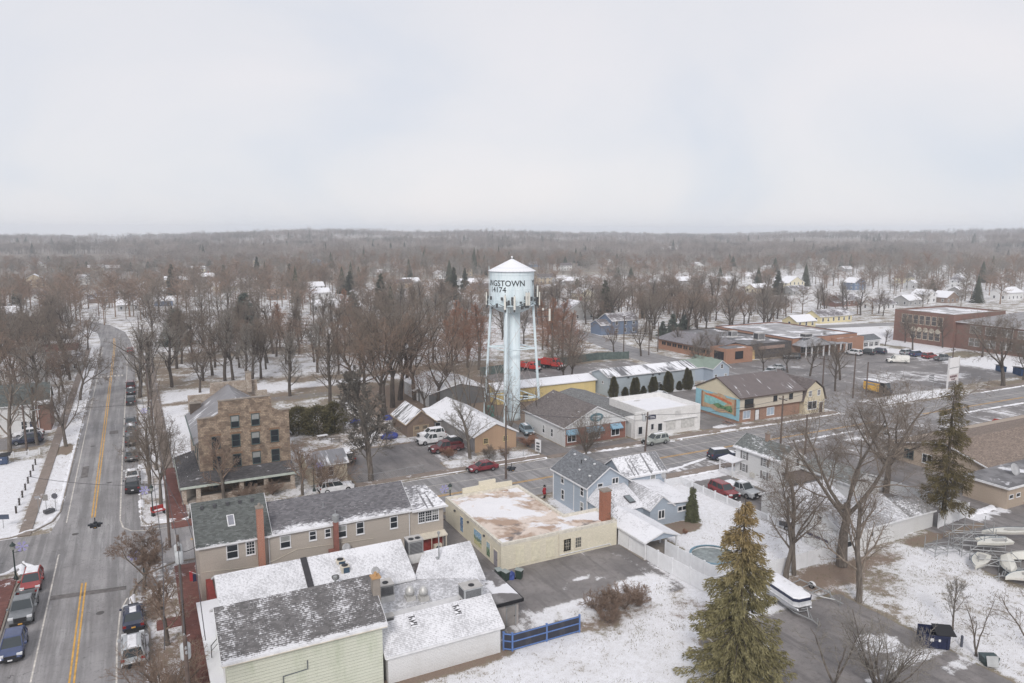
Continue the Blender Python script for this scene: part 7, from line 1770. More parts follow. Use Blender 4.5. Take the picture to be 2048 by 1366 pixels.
# ------------------------------------------------------------------ trees: branching skeletons turned into tapered tubes
def tubes(branches, sides):
    """branches: list of (points Nx3, radii N) with equal N -> vertices, quads"""
    if not branches: return np.zeros((0, 3)), np.zeros((0, 4), int)
    P = np.array([b[0] for b in branches]); Rr = np.array([b[1] for b in branches])
    nb, n, _ = P.shape
    Tn = np.empty_like(P); Tn[:, 1:-1] = P[:, 2:] - P[:, :-2]; Tn[:, 0] = P[:, 1] - P[:, 0]; Tn[:, -1] = P[:, -1] - P[:, -2]
    Tn /= np.linalg.norm(Tn, axis=2, keepdims=True) + 1e-9
    ref = np.where(np.abs(Tn[:, :1, 2:3]) < .8, np.array([0, 0, 1.]), np.array([1., 0, 0]))
    A = np.cross(Tn, np.broadcast_to(ref, Tn.shape)); A /= np.linalg.norm(A, axis=2, keepdims=True) + 1e-9
    B = np.cross(Tn, A)
    th = np.arange(sides) * 2 * np.pi / sides
    V = P[:, :, None, :] + Rr[:, :, None, None] * (A[:, :, None, :] * np.cos(th)[None, None, :, None] + B[:, :, None, :] * np.sin(th)[None, None, :, None])
    idx = np.arange(nb * n * sides).reshape(nb, n, sides)
    a, b = idx[:, :-1, :], idx[:, 1:, :]
    F = np.stack([a, np.roll(a, -1, 2), np.roll(b, -1, 2), b], -1).reshape(-1, 4)
    return V.reshape(-1, 3), F
def np_mesh(name, V, F, mat, smooth=True):
    me = bpy.data.meshes.new(name)
    k = F.shape[1]
    me.vertices.add(len(V)); me.vertices.foreach_set('co', np.ascontiguousarray(V, dtype=np.float32).ravel())
    me.loops.add(F.size); me.loops.foreach_set('vertex_index', F.ravel().astype(np.int32))
    me.polygons.add(len(F)); me.polygons.foreach_set('loop_start', np.arange(0, F.size, k, dtype=np.int32))
    if smooth: me.polygons.foreach_set('use_smooth', np.ones(len(F), bool))
    me.update(calc_edges=True)
    if mat: me.materials.append(mat)
    return me
class Cfg:
    def __init__(s, **k): s.__dict__.update(k)
def grow(seed, c):
    """returns levels[l] = list of (pts, radii)"""
    rng = np.random.default_rng(seed)
    lv = [[] for _ in range(len(c.n) + 1)]
    def rnd(k=1.0): return rng.normal(0, k, 3)
    def br(p, d, Ln, r, l, r1=None):
        n = c.pts[l]; P = [p]; d = d / np.linalg.norm(d); st = Ln / (n - 1)
        for i in range(n - 1):
            d = d + rnd(c.wob[l]) + np.array([0, 0, c.up[l] * (1.0 if c.up[l] > 0 else i / n)]); d /= np.linalg.norm(d)
            P.append(P[-1] + d * st)
        P = np.array(P); P[:, 2] = np.maximum(P[:, 2], .02)
        r1 = r1 if r1 is not None else max(r * c.tip[l], c.rmin)
        Rr = np.linspace(r, r1, n)
        lv[l].append((P, Rr))
        if l >= len(c.n): return
        k = c.n[l]; k = max(1, int(k * (.75 + .5 * rng.random()) + .5)) if l else k
        az = rng.random() * 6.28
        for j in range(k):
            t = c.t0[l] + (1 - c.t0[l]) * ((j + .5 * rng.random()) / k) ** c.tp[l]
            t = min(t, .99)
            f = t * (n - 1); i = min(int(f), n - 2); q = P[i] + (P[i + 1] - P[i]) * (f - i)
            dd = P[i + 1] - P[i]; dd /= np.linalg.norm(dd)
            u = np.cross(dd, [0.3, .5, .81] if abs(dd[2]) > .9 else [0, 0, 1]); u /= np.linalg.norm(u); v = np.cross(dd, u)
            az += 2.4 + rng.normal(0, .35)
            an = math.radians(c.ang[l] * rng.uniform(.7, 1.25)) * (1 - c.narrow[l] * t)
            nd = dd * math.cos(an) + (u * math.cos(az) + v * math.sin(az)) * math.sin(an)
            rr = r + (r1 - r) * t
            br(q, nd, Ln * c.lr[l] * (1 - c.sh[l] * t) * rng.uniform(.75, 1.2), max(rr * c.rr[l], c.rmin), l + 1)
    br(np.zeros(3), np.array([c.lean, 0, 1.0]), c.trunk, c.r, 0)
    return lv
def tree_meshes(seed, c, tmat, cmat, split, sides, H):
    lv = grow(seed, c)
    k = H / max(p[:, 2].max() for l in lv for p, _ in l)
    lv = [[(p * k, r) for p, r in l] for l in lv]
    out = []
    for rng_, nm, m in ((range(0, split), 'trunk', tmat), (range(split, len(lv)), 'crown', cmat)):
        Vs, Fs, o = [], [], 0
        for l in rng_:
            V, F = tubes(lv[l], sides[l]); Vs.append(V); Fs.append(F + o); o += len(V)
        out.append(np_mesh(nm, np.concatenate(Vs), np.concatenate(Fs), m))
    # root flare is the thick first ring
    return out
def bark(name, c1, c2, scale=1.0):
    M = Mat(name, .95, .1); p = M.coord('Object')
    n = M.noise(M.map(p, (2.5, 2.5, .5)), 2.0 * scale, 4, .7)
    oi = M.n('ShaderNodeObjectInfo').outputs['Random']
    k = M.mix(M.step(n, .35, .68), col(*c1), col(*c2))
    return M.out(M.mix(M.math('MULTIPLY', oi, .35), k, col(*[q * .8 for q in c2])))
BK1 = bark('grey_brown_bark', (92, 83, 76), (128, 118, 108)); BK2 = bark('dark_bark', (76, 68, 62), (106, 96, 88))
TW1 = bark('grey_brown_twigs', (118, 105, 93), (145, 131, 118)); TW2 = bark('reddish_twigs', (134, 110, 94), (158, 134, 116)); TW3 = bark('pale_grey_twigs', (128, 121, 112), (158, 151, 142)); TW4 = bark('rust_twigs', (146, 104, 82), (176, 132, 108)); TW5 = bark('dark_grey_twigs', (104, 98, 90), (132, 126, 118))
W5 = dict(wob=(.05, .10, .13, .15, .16, .1), tip=(.55, .3, .3, .35, .5, .6))
SPREAD = lambda H, dens=1.0, rmin=.014: Cfg(n=(5, 7, 7, int(6 * min(1, dens + .3)), max(2, int(4 * dens))), pts=(5, 8, 7, 5, 4, 3), trunk=H * .30, r=H * .026, lean=.04, up=(.0, .055, .03, .02, .02, 0), t0=(.72, .25, .2, .15, .15), tp=(1, .9, .9, 1, 1), ang=(46, 50, 48, 46, 44), narrow=(.3, .15, .1, 0, 0), lr=(1.75, .55, .55, .55, .55), sh=(.0, .35, .35, .3, .3), rr=(.62, .55, .55, .55, .6), rmin=rmin, **W5)
UPRIGHT = lambda H, dens=1.0, rmin=.018: Cfg(n=(12, 7, 6, max(2, int(4 * dens))), pts=(9, 7, 5, 4, 3), trunk=H * .88, r=H * .024, lean=.02, up=(.0, .075, .05, .03, 0), t0=(.22, .25, .15, .15), tp=(.85, .9, 1, 1), ang=(54, 46, 44, 42), narrow=(.35, .1, 0, 0), lr=(.62, .5, .5, .5), sh=(.55, .35, .3, .3), rr=(.5, .5, .5, .55), rmin=rmin, **W5)
FINE = lambda H, dens=1.0, rmin=.014: Cfg(n=(26, 8, 6, max(2, int(3 * dens))), pts=(9, 6, 4, 3, 2), trunk=H * .97, r=H * .022, lean=.0, up=(.0, .10, .05, .02, 0), t0=(.16, .2, .15, .15), tp=(.9, .9, 1, 1), ang=(52, 44, 44, 42), narrow=(.45, .1, 0, 0), lr=(.40, .42, .5, .5), sh=(.62, .35, .3, .3), rr=(.32, .5, .5, .55), rmin=rmin, **W5)
CONE = lambda H, dens=1.0, rmin=.02: Cfg(n=(54, 9, max(2, int(5 * dens))), pts=(9, 6, 4, 3), trunk=H * .99, r=H * .02, lean=.0, up=(.0, .05, .0, 0), t0=(.12, .2, .15), tp=(.9, .9, 1), ang=(66, 50, 48), narrow=(.45, .1, 0), lr=(.46, .42, .5), sh=(.86, .35, .3), rr=(.2, .5, .5), rmin=rmin, **W5)
SHRUB = lambda H, dens=1.0, rmin=.012: Cfg(n=(16, 7, 6, max(2, int(4 * dens))), pts=(3, 7, 5, 4, 3), trunk=H * .12, r=H * .022, lean=.0, up=(.0, .05, .04, .03, 0), t0=(.1, .2, .15, .15), tp=(1, .8, 1, 1), ang=(46, 36, 40, 42), narrow=(.2, .1, 0, 0), lr=(7.2, .5, .55, .5), sh=(.15, .35, .3, .3), rr=(.6, .55, .55, .6), rmin=rmin, **W5)
SPARSE = lambda H, dens=1.0, rmin=.012: Cfg(n=(3, 6, 5, max(2, int(4 * dens))), pts=(3, 8, 6, 4, 3), trunk=H * .1, r=H * .022, lean=.0, up=(.0, .05, .04, .03, .0), t0=(.5, .3, .2, .15), tp=(1, .9, 1, 1), ang=(22, 42, 42, 42), narrow=(.2, .1, 0, 0), lr=(9, .42, .5, .5), sh=(.1, .35, .3, .3), rr=(.75, .5, .55, .6), rmin=rmin, **W5)
SD = (8, 6, 4, 3, 3, 3)
_tm = {}
def tree_proto(kind, seed, H, tm=None, cm=None, dens=1.0, rmin=.014, split=0):
    key = (kind, seed, H, dens, tm, cm)
    if key not in _tm:
        c = {'spread': SPREAD, 'upright': UPRIGHT, 'fine': FINE, 'cone': CONE, 'shrub': SHRUB, 'sparse': SPARSE}[kind](H, dens, rmin)
        _tm[key] = tree_meshes(seed, c, tm or BK1, cm or TW1, split or 2 if split or kind in ('spread', 'shrub', 'sparse') else 1, SD, H)
    return _tm[key]
def put_tree(name, label, cat, X, Y, meshes, rz=0, s=(1, 1, 1), group=None, z=-.05):
    o = link(bpy.data.objects.new(name, None)); o.location = (X, Y, z); o.rotation_euler = (0, 0, rz); o.scale = s; o.empty_display_size = .3
    tag(o, label, cat, group)
    link(bpy.data.objects.new('trunk', meshes[0]), o)
    if meshes[1]: link(bpy.data.objects.new('crown', meshes[1]), o)
    return o
# --- hero bare trees, each with its own skeleton
HERO = [  # kind, seed, px base, py base, height, dens, width scale, twigs, name, label
 ('spread', 3, 1683, 1132, 23.0, 1.1, 1.0, TW1, 'huge bare forked tree growing at the white fence corner behind the spruce'),
 ('upright', 17, 1718, 1203, 13.0, .7, 1.0, TW1, 'bare single trunked tree standing alone in the snowy yard left of the dumpster'),
 ('spread', 8, 1571, 1156, 15.0, .8, .8, TW1, 'slender bare tree at the white fence, thicker of the close pair'),
 ('upright', 21, 1588, 1150, 13.0, .6, .8, TW1, 'thin bare tree at the white fence, slimmer of the close pair'),
 ('spread', 12, 1772, 985, 15.5, 1.0, 1.2, TW1, 'bare tree with long leaning limbs beside the tan building lot'),
 ('fine', 31, 742, 962, 17.0, 3.0, 1.15, TW5, 'tall dense grey bare tree with oval crown beside the chain link fence'),
 ('upright', 33, 940, 918, 10.5, 1.0, 1.15, TW3, 'bare maple with ascending branches before the cedar wall shop'),
 ('shrub', 35, 1172, 908, 8.6, .9, .85, TW1, 'many stemmed bare tree in front of the brick awning shop'),
 ('upright', 37, 448, 1000, 9.6, .9, 1.1, TW2, 'small bare tree in front of the stone hotel porch, leftmost there'),
 ('upright', 39, 605, 990, 8.2, .9, 1.1, TW2, 'small reddish bare tree by the hotel porch corner and annex'),
 ('shrub', 41, 660, 985, 6.2, 1.0, .9, TW2, 'bushy bare tree in front of the cream annex'),
 ('spread', 43, 322, 1008, 13.5, .9, .72, TW1, 'bare street tree with dense crown left of the stone hotel, nearer one'),
 ('upright', 45, 300, 985, 11.5, 1.2, 1.0, TW1, 'bare street tree with upright crown left of the stone hotel, further one'),
 ('spread', 47, 288, 1185, 6.8, 1.5, 1.2, TW2, 'round crowned bare street tree overhanging the main street crossing'),
 ('upright', 49, 335, 1290, 7.4, 1.5, 1.2, TW2, 'bare street tree between the two parked cars and the transformer pole'),
 ('shrub', 51, 335, 1420, 6.4, 1.2, 1.1, TW2, 'bushy bare street tree at the bottom edge beside the big transformer'),
 ('spread', 53, 132, 893, 12.6, .9, .95, TW1, 'bare tree with wide low limbs on the verge left of the main street'),
 ('spread', 55, 160, 800, 15.0, .9, .85, TW1, 'dark limbed bare tree leaning over the main street beyond the verge tree'),
 ('upright', 57, 20, 905, 14.0, .8, 1.0, TW1, 'thin bare tree in front of the white house at the left edge'),
 ('upright', 59, 75, 890, 13.0, .7, .9, TW1, 'bare tree beside the dark blue car at left'),
 ('spread', 61, 2006, 772, 16.5, 1.0, 1.2, BK2, 'thick trunked old bare oak by the cross street before the school'),
 ('spread', 63, 2047, 760, 13.0, .8, .9, TW1, 'bare tree cut by the right edge beside the old oak'),
 ('shrub', 65, 1760, 1395, 8.5, .5, .95, TW3, 'pale many branched bare tree at the bottom edge between spruce and dumpster'),
 ('sparse', 66, 1668, 1376, 6.5, .8, 1.4, TW3, 'pale thin bare tree at the bottom edge right beside the spruce'),
 ('sparse', 67, 1952, 1312, 6.4, .6, 1.0, TW1, 'small twin stemmed bare tree right of the navy dumpster'),
 ('sparse', 69, 2062, 1300, 7.5, .7, 1.2, TW1, 'bare tree reaching in from the right edge beyond the small twin stemmed one'),
 ('upright', 71, 1905, 1260, 5.2, .5, .7, TW3, 'thin pale sapling in front of the cream dinghies'),
]
for kind, sd, px, py, H, dn, ws, tw, lab in HERO:
    X, Y = G(px, py)
    put_tree('bare_tree', lab, 'tree', X, Y, tree_proto(kind, sd, H, BK2 if tw is BK2 else BK1, TW1 if tw is BK2 else tw, dn, .026 if sd == 31 else .011 if py > 850 else .016), random.Random(sd).random() * 6.28, (ws, ws, 1))
# --- conifers
def blades(P, D, Lb, W, rng):
    """one thin diamond per point: P points, D directions"""
    n = len(P); D = D / (np.linalg.norm(D, axis=1, keepdims=True) + 1e-9)
    s = np.cross(D, rng.normal(0, 1, (n, 3))); s /= np.linalg.norm(s, axis=1, keepdims=True) + 1e-9
    Lb = Lb * rng.uniform(.7, 1.3, (n, 1)); W = W * rng.uniform(.7, 1.3, (n, 1))
    V = np.stack([P, P + D * Lb * .4 + s * W, P + D * Lb, P + D * Lb * .4 - s * W], 1)
    return V.reshape(-1, 3), np.arange(4 * n).reshape(-1, 4)
def needle(name, c1, c2, top=None, H=15):
    M = Mat(name, .9, .12); p = M.coord('Object')
    n = M.noise(p, 1.3, 4, .7); k = M.mix(M.step(n, .35, .65), col(*c1), col(*c2))
    n2 = M.noise(p, 7, 3, .7); k = M.mix(M.step(n2, .4, .7, 0, .5), k, col(*[q * .62 for q in c1]))
    if top:
        z = M.math('DIVIDE', M.sep(p)[2], H)
        k = M.mix(M.step(M.math('ADD', z, M.math('MULTIPLY', n2, .4)), .66, 1.15, 0, .7), k, col(*top))
    return M.out(k)
def spruce(seed, H, Rb, z0, whorl, per, side, Lb, W, droop, mat, power=.8, gap=0.0, tuft=1.0):
    rng = np.random.default_rng(seed)
    Ps, Ds, br = [], [], []
    z = z0
    while z < H * .985:
        t = (z - z0) / (H - z0); rad = Rb * (1 - t) ** power * (.9 + .1 * math.sin(z * 3)); 
        az = rng.random() * 6.28
        for k in range(max(4, int(per * (1 - .45 * t)))):
            if rng.random() < gap: continue
            a = az + k * 6.28 / per + rng.normal(0, .25); Ln = max(.25, rad * rng.uniform(.72, 1.18)); n = max(4, int(Ln / .22))
            s = np.linspace(0, 1, n)
            dr = droop * Ln * (s ** 1.2) - .42 * droop * Ln * s ** 3 * 1.0
            if t > .85: dr = dr - Ln * s * .5
            x = Ln * s; pts = np.stack([x * math.cos(a), x * math.sin(a), z + rng.normal(0, .08) - dr], 1)
            br.append((pts[[0, n // 3, 2 * n // 3, n - 1]], np.array([.05, .04, .025, .012]) * (.5 + .5 * Ln / Rb)))
            m = int(side * Ln)
            q = rng.random(m) ** .8; i = np.minimum((q * (n - 1)).astype(int), n - 2)
            base = pts[i] + (pts[i + 1] - pts[i]) * ((q * (n - 1)) - i)[:, None]
            wd = (.10 + .22 * Ln * (1 - q) * .55) * tuft
            lat = rng.uniform(-1, 1, m); o = np.stack([-math.sin(a) * lat * wd + math.cos(a) * np.abs(lat) * wd * .6, math.cos(a) * lat * wd + math.sin(a) * np.abs(lat) * wd * .6, -np.abs(rng.normal(0, .24, m)) * tuft - .25 * np.abs(lat) * wd], 1)
            Ps.append(base + o)
            out = np.stack([np.full(m, math.cos(a)), np.full(m, math.sin(a)), np.full(m, -.25)], 1)
            Ds.append(out + o * 1.5 / (np.linalg.norm(o, axis=1, keepdims=True) + .05) * .6 + rng.normal(0, .35, (m, 3)))
        z += whorl * (1 - .35 * t) * rng.uniform(.85, 1.15)
    V, F = blades(np.concatenate(Ps), np.concatenate(Ds), Lb, W, rng)
    tv, tf = tubes([(np.array([[0, 0, 0], [0, 0, H * .35], [0, 0, H * .7], [0, 0, H]]), np.array([H * .018, H * .013, H * .008, .02]))], 8)
    bv, bf = tubes(br, 4)
    return [np_mesh('trunk', np.concatenate([tv, bv]), np.concatenate([tf, bf + len(tv)]), BK2), np_mesh('crown', V, F, mat, False)]
HEROSP = spruce(5, 15.9, 4.7, .6, .46, 9, 85, .30, .04, .50, needle('spruce_olive', (116, 109, 70), (152, 143, 98), (152, 122, 78), 15.9), .72, 0, 1.0)
put_tree('spruce_tree', 'large olive brown spruce with drooping branches in the foreground', 'tree', 40.85, 40.35, HEROSP)
X, Y = G(1885, 1048)
PINEM = needle('dark_pine_olive', (96, 84, 52), (118, 106, 70))
put_tree('pine_tree', 'tall dark olive pine with ragged thin crown by the tan building', 'tree', X, Y, spruce(9, 18.2, 3.3, 3.2, .75, 7, 75, .42, .035, .30, PINEM, .45, .22, 1.5), 1.0)
NK = needle('dark_green_needles', (72, 76, 62), (92, 94, 74)); NK2 = needle('blue_green_needles', (88, 98, 88), (112, 120, 108)); NKW = needle('weeping_green', (88, 92, 62), (112, 116, 82))
X, Y = G(1384, 1042)
put_tree('conifer_tree', 'small weeping evergreen at the corner of the blue house garden', 'tree', X, Y, spruce(11, 4.6, 1.0, .2, .22, 8, 150, .24, .03, .9, NKW, .6))
SPM = [spruce(20 + k, 15, 3.1, .8, .55, 9, 40, .5, .07, .35, NK, .85, .05, 1.3) for k in range(2)] + [spruce(24, 12, 3.4, .4, .5, 9, 40, .5, .07, .3, NK2, .8, .05, 1.3)]
def leafball(seed, H, Rw, n, Lb, W, mat, pointy=1.0):
    rng = np.random.default_rng(seed)
    t = rng.random(n) ** .8; z = t * H
    if pointy > 1: prof = np.sin(np.pi * np.clip(t, 0, 1) ** .62) ** .55 * (1 - .25 * t)
    else: prof = np.sqrt(np.clip(1 - (2 * t - .9) ** 2 * .85, .02, 1))
    a = rng.random(n) * 6.28; lump = 1 + .2 * np.sin(a * 3 + z * 1.7 + seed) + .16 * np.sin(a * 5 - z * 2.6) + (.12 * np.sin(a * 9 + z * 5) if pointy <= 1 else 0)
    r = Rw * prof * lump * rng.uniform(.62, 1.08, n); z = z + (rng.normal(0, .22, n) if pointy <= 1 else 0)
    P = np.stack([r * np.cos(a), r * np.sin(a), z], 1); D = np.stack([np.cos(a), np.sin(a), np.full(n, .9 if pointy > 1 else .3)], 1) + rng.normal(0, .4, (n, 3))
    V, F = blades(P, D, Lb, W, rng)
    tv, tf = tubes([(np.array([[0, 0, 0], [0, 0, H * .4], [0, 0, H * .8]]), np.array([.14, .1, .04]))], 6)
    return [np_mesh('trunk', tv, tf, BK2), np_mesh('crown', V, F, mat, False)]
ARM = needle('arborvitae_olive', (84, 80, 52), (106, 100, 68))
AR = [leafball(30 + k, 5.0, .95, 5200, .32, .05, ARM, 2) for k in range(2)]
arb = [(730, 456, 4.7, 1.0, 'columnar evergreen at the left end of the row before the blue grey wall'), (820, 441, 2.1, .75, 'low columnar evergreen second from the left in the row'), (888, 441, 4.1, .85, 'columnar evergreen, left half of the left double in the row'), (908, 440, 4.2, .8, 'columnar evergreen, right half of the left double in the row'), (963, 427, 2.0, .65, 'low columnar evergreen between the two doubles'), (1032, 416, 3.7, .8, 'columnar evergreen, left half of the middle double by the white sedan'), (1051, 414, 3.7, .7, 'columnar evergreen, right half of the middle double by the white sedan'), (1097, 393, 1.5, .55, 'tiny dark conifer right of the white sedan in the row'), (1150, 407, 4.7, 1.0, 'tall columnar evergreen right of the tiny conifer'), (1170, 406, 4.3, .8, 'columnar evergreen hugging the right side of the tall one'), (1243, 391, 2.1, .7, 'low columnar evergreen before the end of the row'), (1299, 388, 5.0, .85, 'tallest columnar evergreen at the right end of the row'), (1322, 386, 4.4, .75, 'columnar evergreen at the far right end of the row')]
for k, (a, b, h, w, l) in enumerate(arb):
    X, Y = G(1040 + a * .2563, 680 + b * .2563); put_tree('columnar_evergreen', l, 'evergreen', X, Y, AR[k % 2], k, (w, w, h / 5), 'columnar evergreens before the blue grey building')
HDG = needle('hedge_olive', (92, 86, 56), (116, 108, 74))
for k, (px, py, h, w, l) in enumerate([(598, 866, 4.6, 2.4, 'olive evergreen hedge tree nearest the stone hotel'), (636, 868, 4.9, 2.6, 'olive evergreen hedge tree in the middle of the clump behind the hotel'), (670, 864, 5.3, 1.9, 'olive evergreen hedge tree at the right end of the clump behind the hotel')]):
    X, Y = G(px, py); put_tree('evergreen_tree', l, 'evergreen', X, Y, leafball(40 + k, h, w, 6000, .42, .07, HDG), 0, (1, 1, 1), 'olive evergreens behind the stone hotel')
# shrubs
SHB = [tree_proto('shrub', 80 + k, 2.4, BK1, m, .75, .011) for k, m in enumerate((TW4, TW2, TW1))]
for k, (px, py, h, w, m, l) in enumerate([(897, 916, 2.2, 1.1, 0, 'round tan bush in front of the dark red pickup'), (1055, 893, 2.4, 1.6, 0, 'wide tan bush at the corner of the cedar wall'), (1010, 915, 2.0, 1.1, 1, 'brown bush by the chain fence end'), (978, 918, 2.4, 1.0, 2, 'dark bush before the cedar wall, middle of three'), (1195, 1225, 2.3, 1.2, 1, 'red stemmed bare bush at the left end of the thicket in the snowy yard'), (1222, 1228, 2.2, 1.2, 1, 'red stemmed bare bush second in the thicket in the snowy yard'), (1250, 1218, 2.5, 1.3, 1, 'red stemmed bare bush in the thicket middle, nearest the lot'), (1275, 1212, 2.3, 1.2, 1, 'red stemmed bare bush at the right end of the thicket in the snowy yard'), (1215, 1245, 1.7, 1.2, 1, 'low red stemmed bush at the front edge of the thicket'), (490, 1000, 2.2, 1.4, 1, 'dense brown bush along the hotel porch wall'), (545, 990, 2.0, 1.4, 1, 'brown bush at the middle of the hotel porch'), (796, 855, 2.2, 1.2, 2, 'bare bush against the wood barn wall'), (1325, 1068, 1.0, 1.0, 2, 'small bare bush beside the carport'), (1370, 1068, .8, 1.0, 0, 'small yellow bush at the garden edge by the carport')]):
    X, Y = G(px, py); put_tree('bare_bush', l, 'bush', X, Y, SHB[m], k * 1.3, (w * h / 2.4, w * h / 2.4, h / 2.4), 'bare bushes around the yards')

# ------------------------------------------------------------------ houses of the village behind
PALE = {'white': (226, 226, 226), 'cream': (226, 216, 186), 'grey': (168, 166, 164), 'tan': (196, 176, 146), 'blue': (116, 134, 162), 'brick': (150, 96, 84), 'brown': (150, 128, 114), 'green': (160, 170, 160), 'yellow': (228, 212, 160)}
SNR = [roofm('far_snow_roof', col(112, 108, 110), .5, 0, seed=50, dash=.3, large=.12), roofm('far_part_snow_roof', col(112, 106, 108), .16, 0, seed=51, dash=.4, large=.2), roofm('far_bare_roof', col(110, 102, 102), -.25, 0, seed=52), roofm('far_tan_roof', col(158, 130, 112), -.2, 0, seed=53)]
HR = []   # footprints kept free of trees
def far_house(px, py, w, d, h, axis, wall, snowk, label, chim=False, ell=0, name='house'):
    X, Y = G(px, py)
    T = bld(name, label, 'house' if name == 'house' else name, X, Y, None)
    HR.append((X - w / 2 - 2, X + w / 2 + 2, Y - 2, Y + d + 2))
    wm = siding('far_%s_siding' % wall, col(*PALE[wall]), .2, dirt=.1) if wall != 'brick' else DKB
    _, rf = gable(T, X - w / 2, X + w / 2, Y, Y + d, h, (d if axis == 'x' else w) * .27, axis, wm, SNR[snowk], .4)
    if ell: gable(T, X - w / 2 - ell, X - w / 2 - .02, Y + 1, Y + d - .5, h * .7, d * .2, 'x', wm, SNR[snowk], .3)
    n = max(2, int(w / 3)); st = 2 if h > 4.2 else 1
    for s in range(st):
        for k in range(n): win(T, '-y', Y, X - w / 2 + w * (k + .5) / n, .8 + 2.7 * s, .9, 1.3, 'dh')
        for k in range(max(1, int(d / 4))): win(T, '-x', X - w / 2 - (ell if False else 0), Y + d * (k + .5) / max(1, int(d / 4)), .8 + 2.7 * s, .9, 1.3, 'dh') if not ell else None
    if chim: chimney(rf, X + w * .2, Y + d * .5, h, h + (d if axis == 'x' else w) * .27 + 1.3, .7, REDB)
    return T
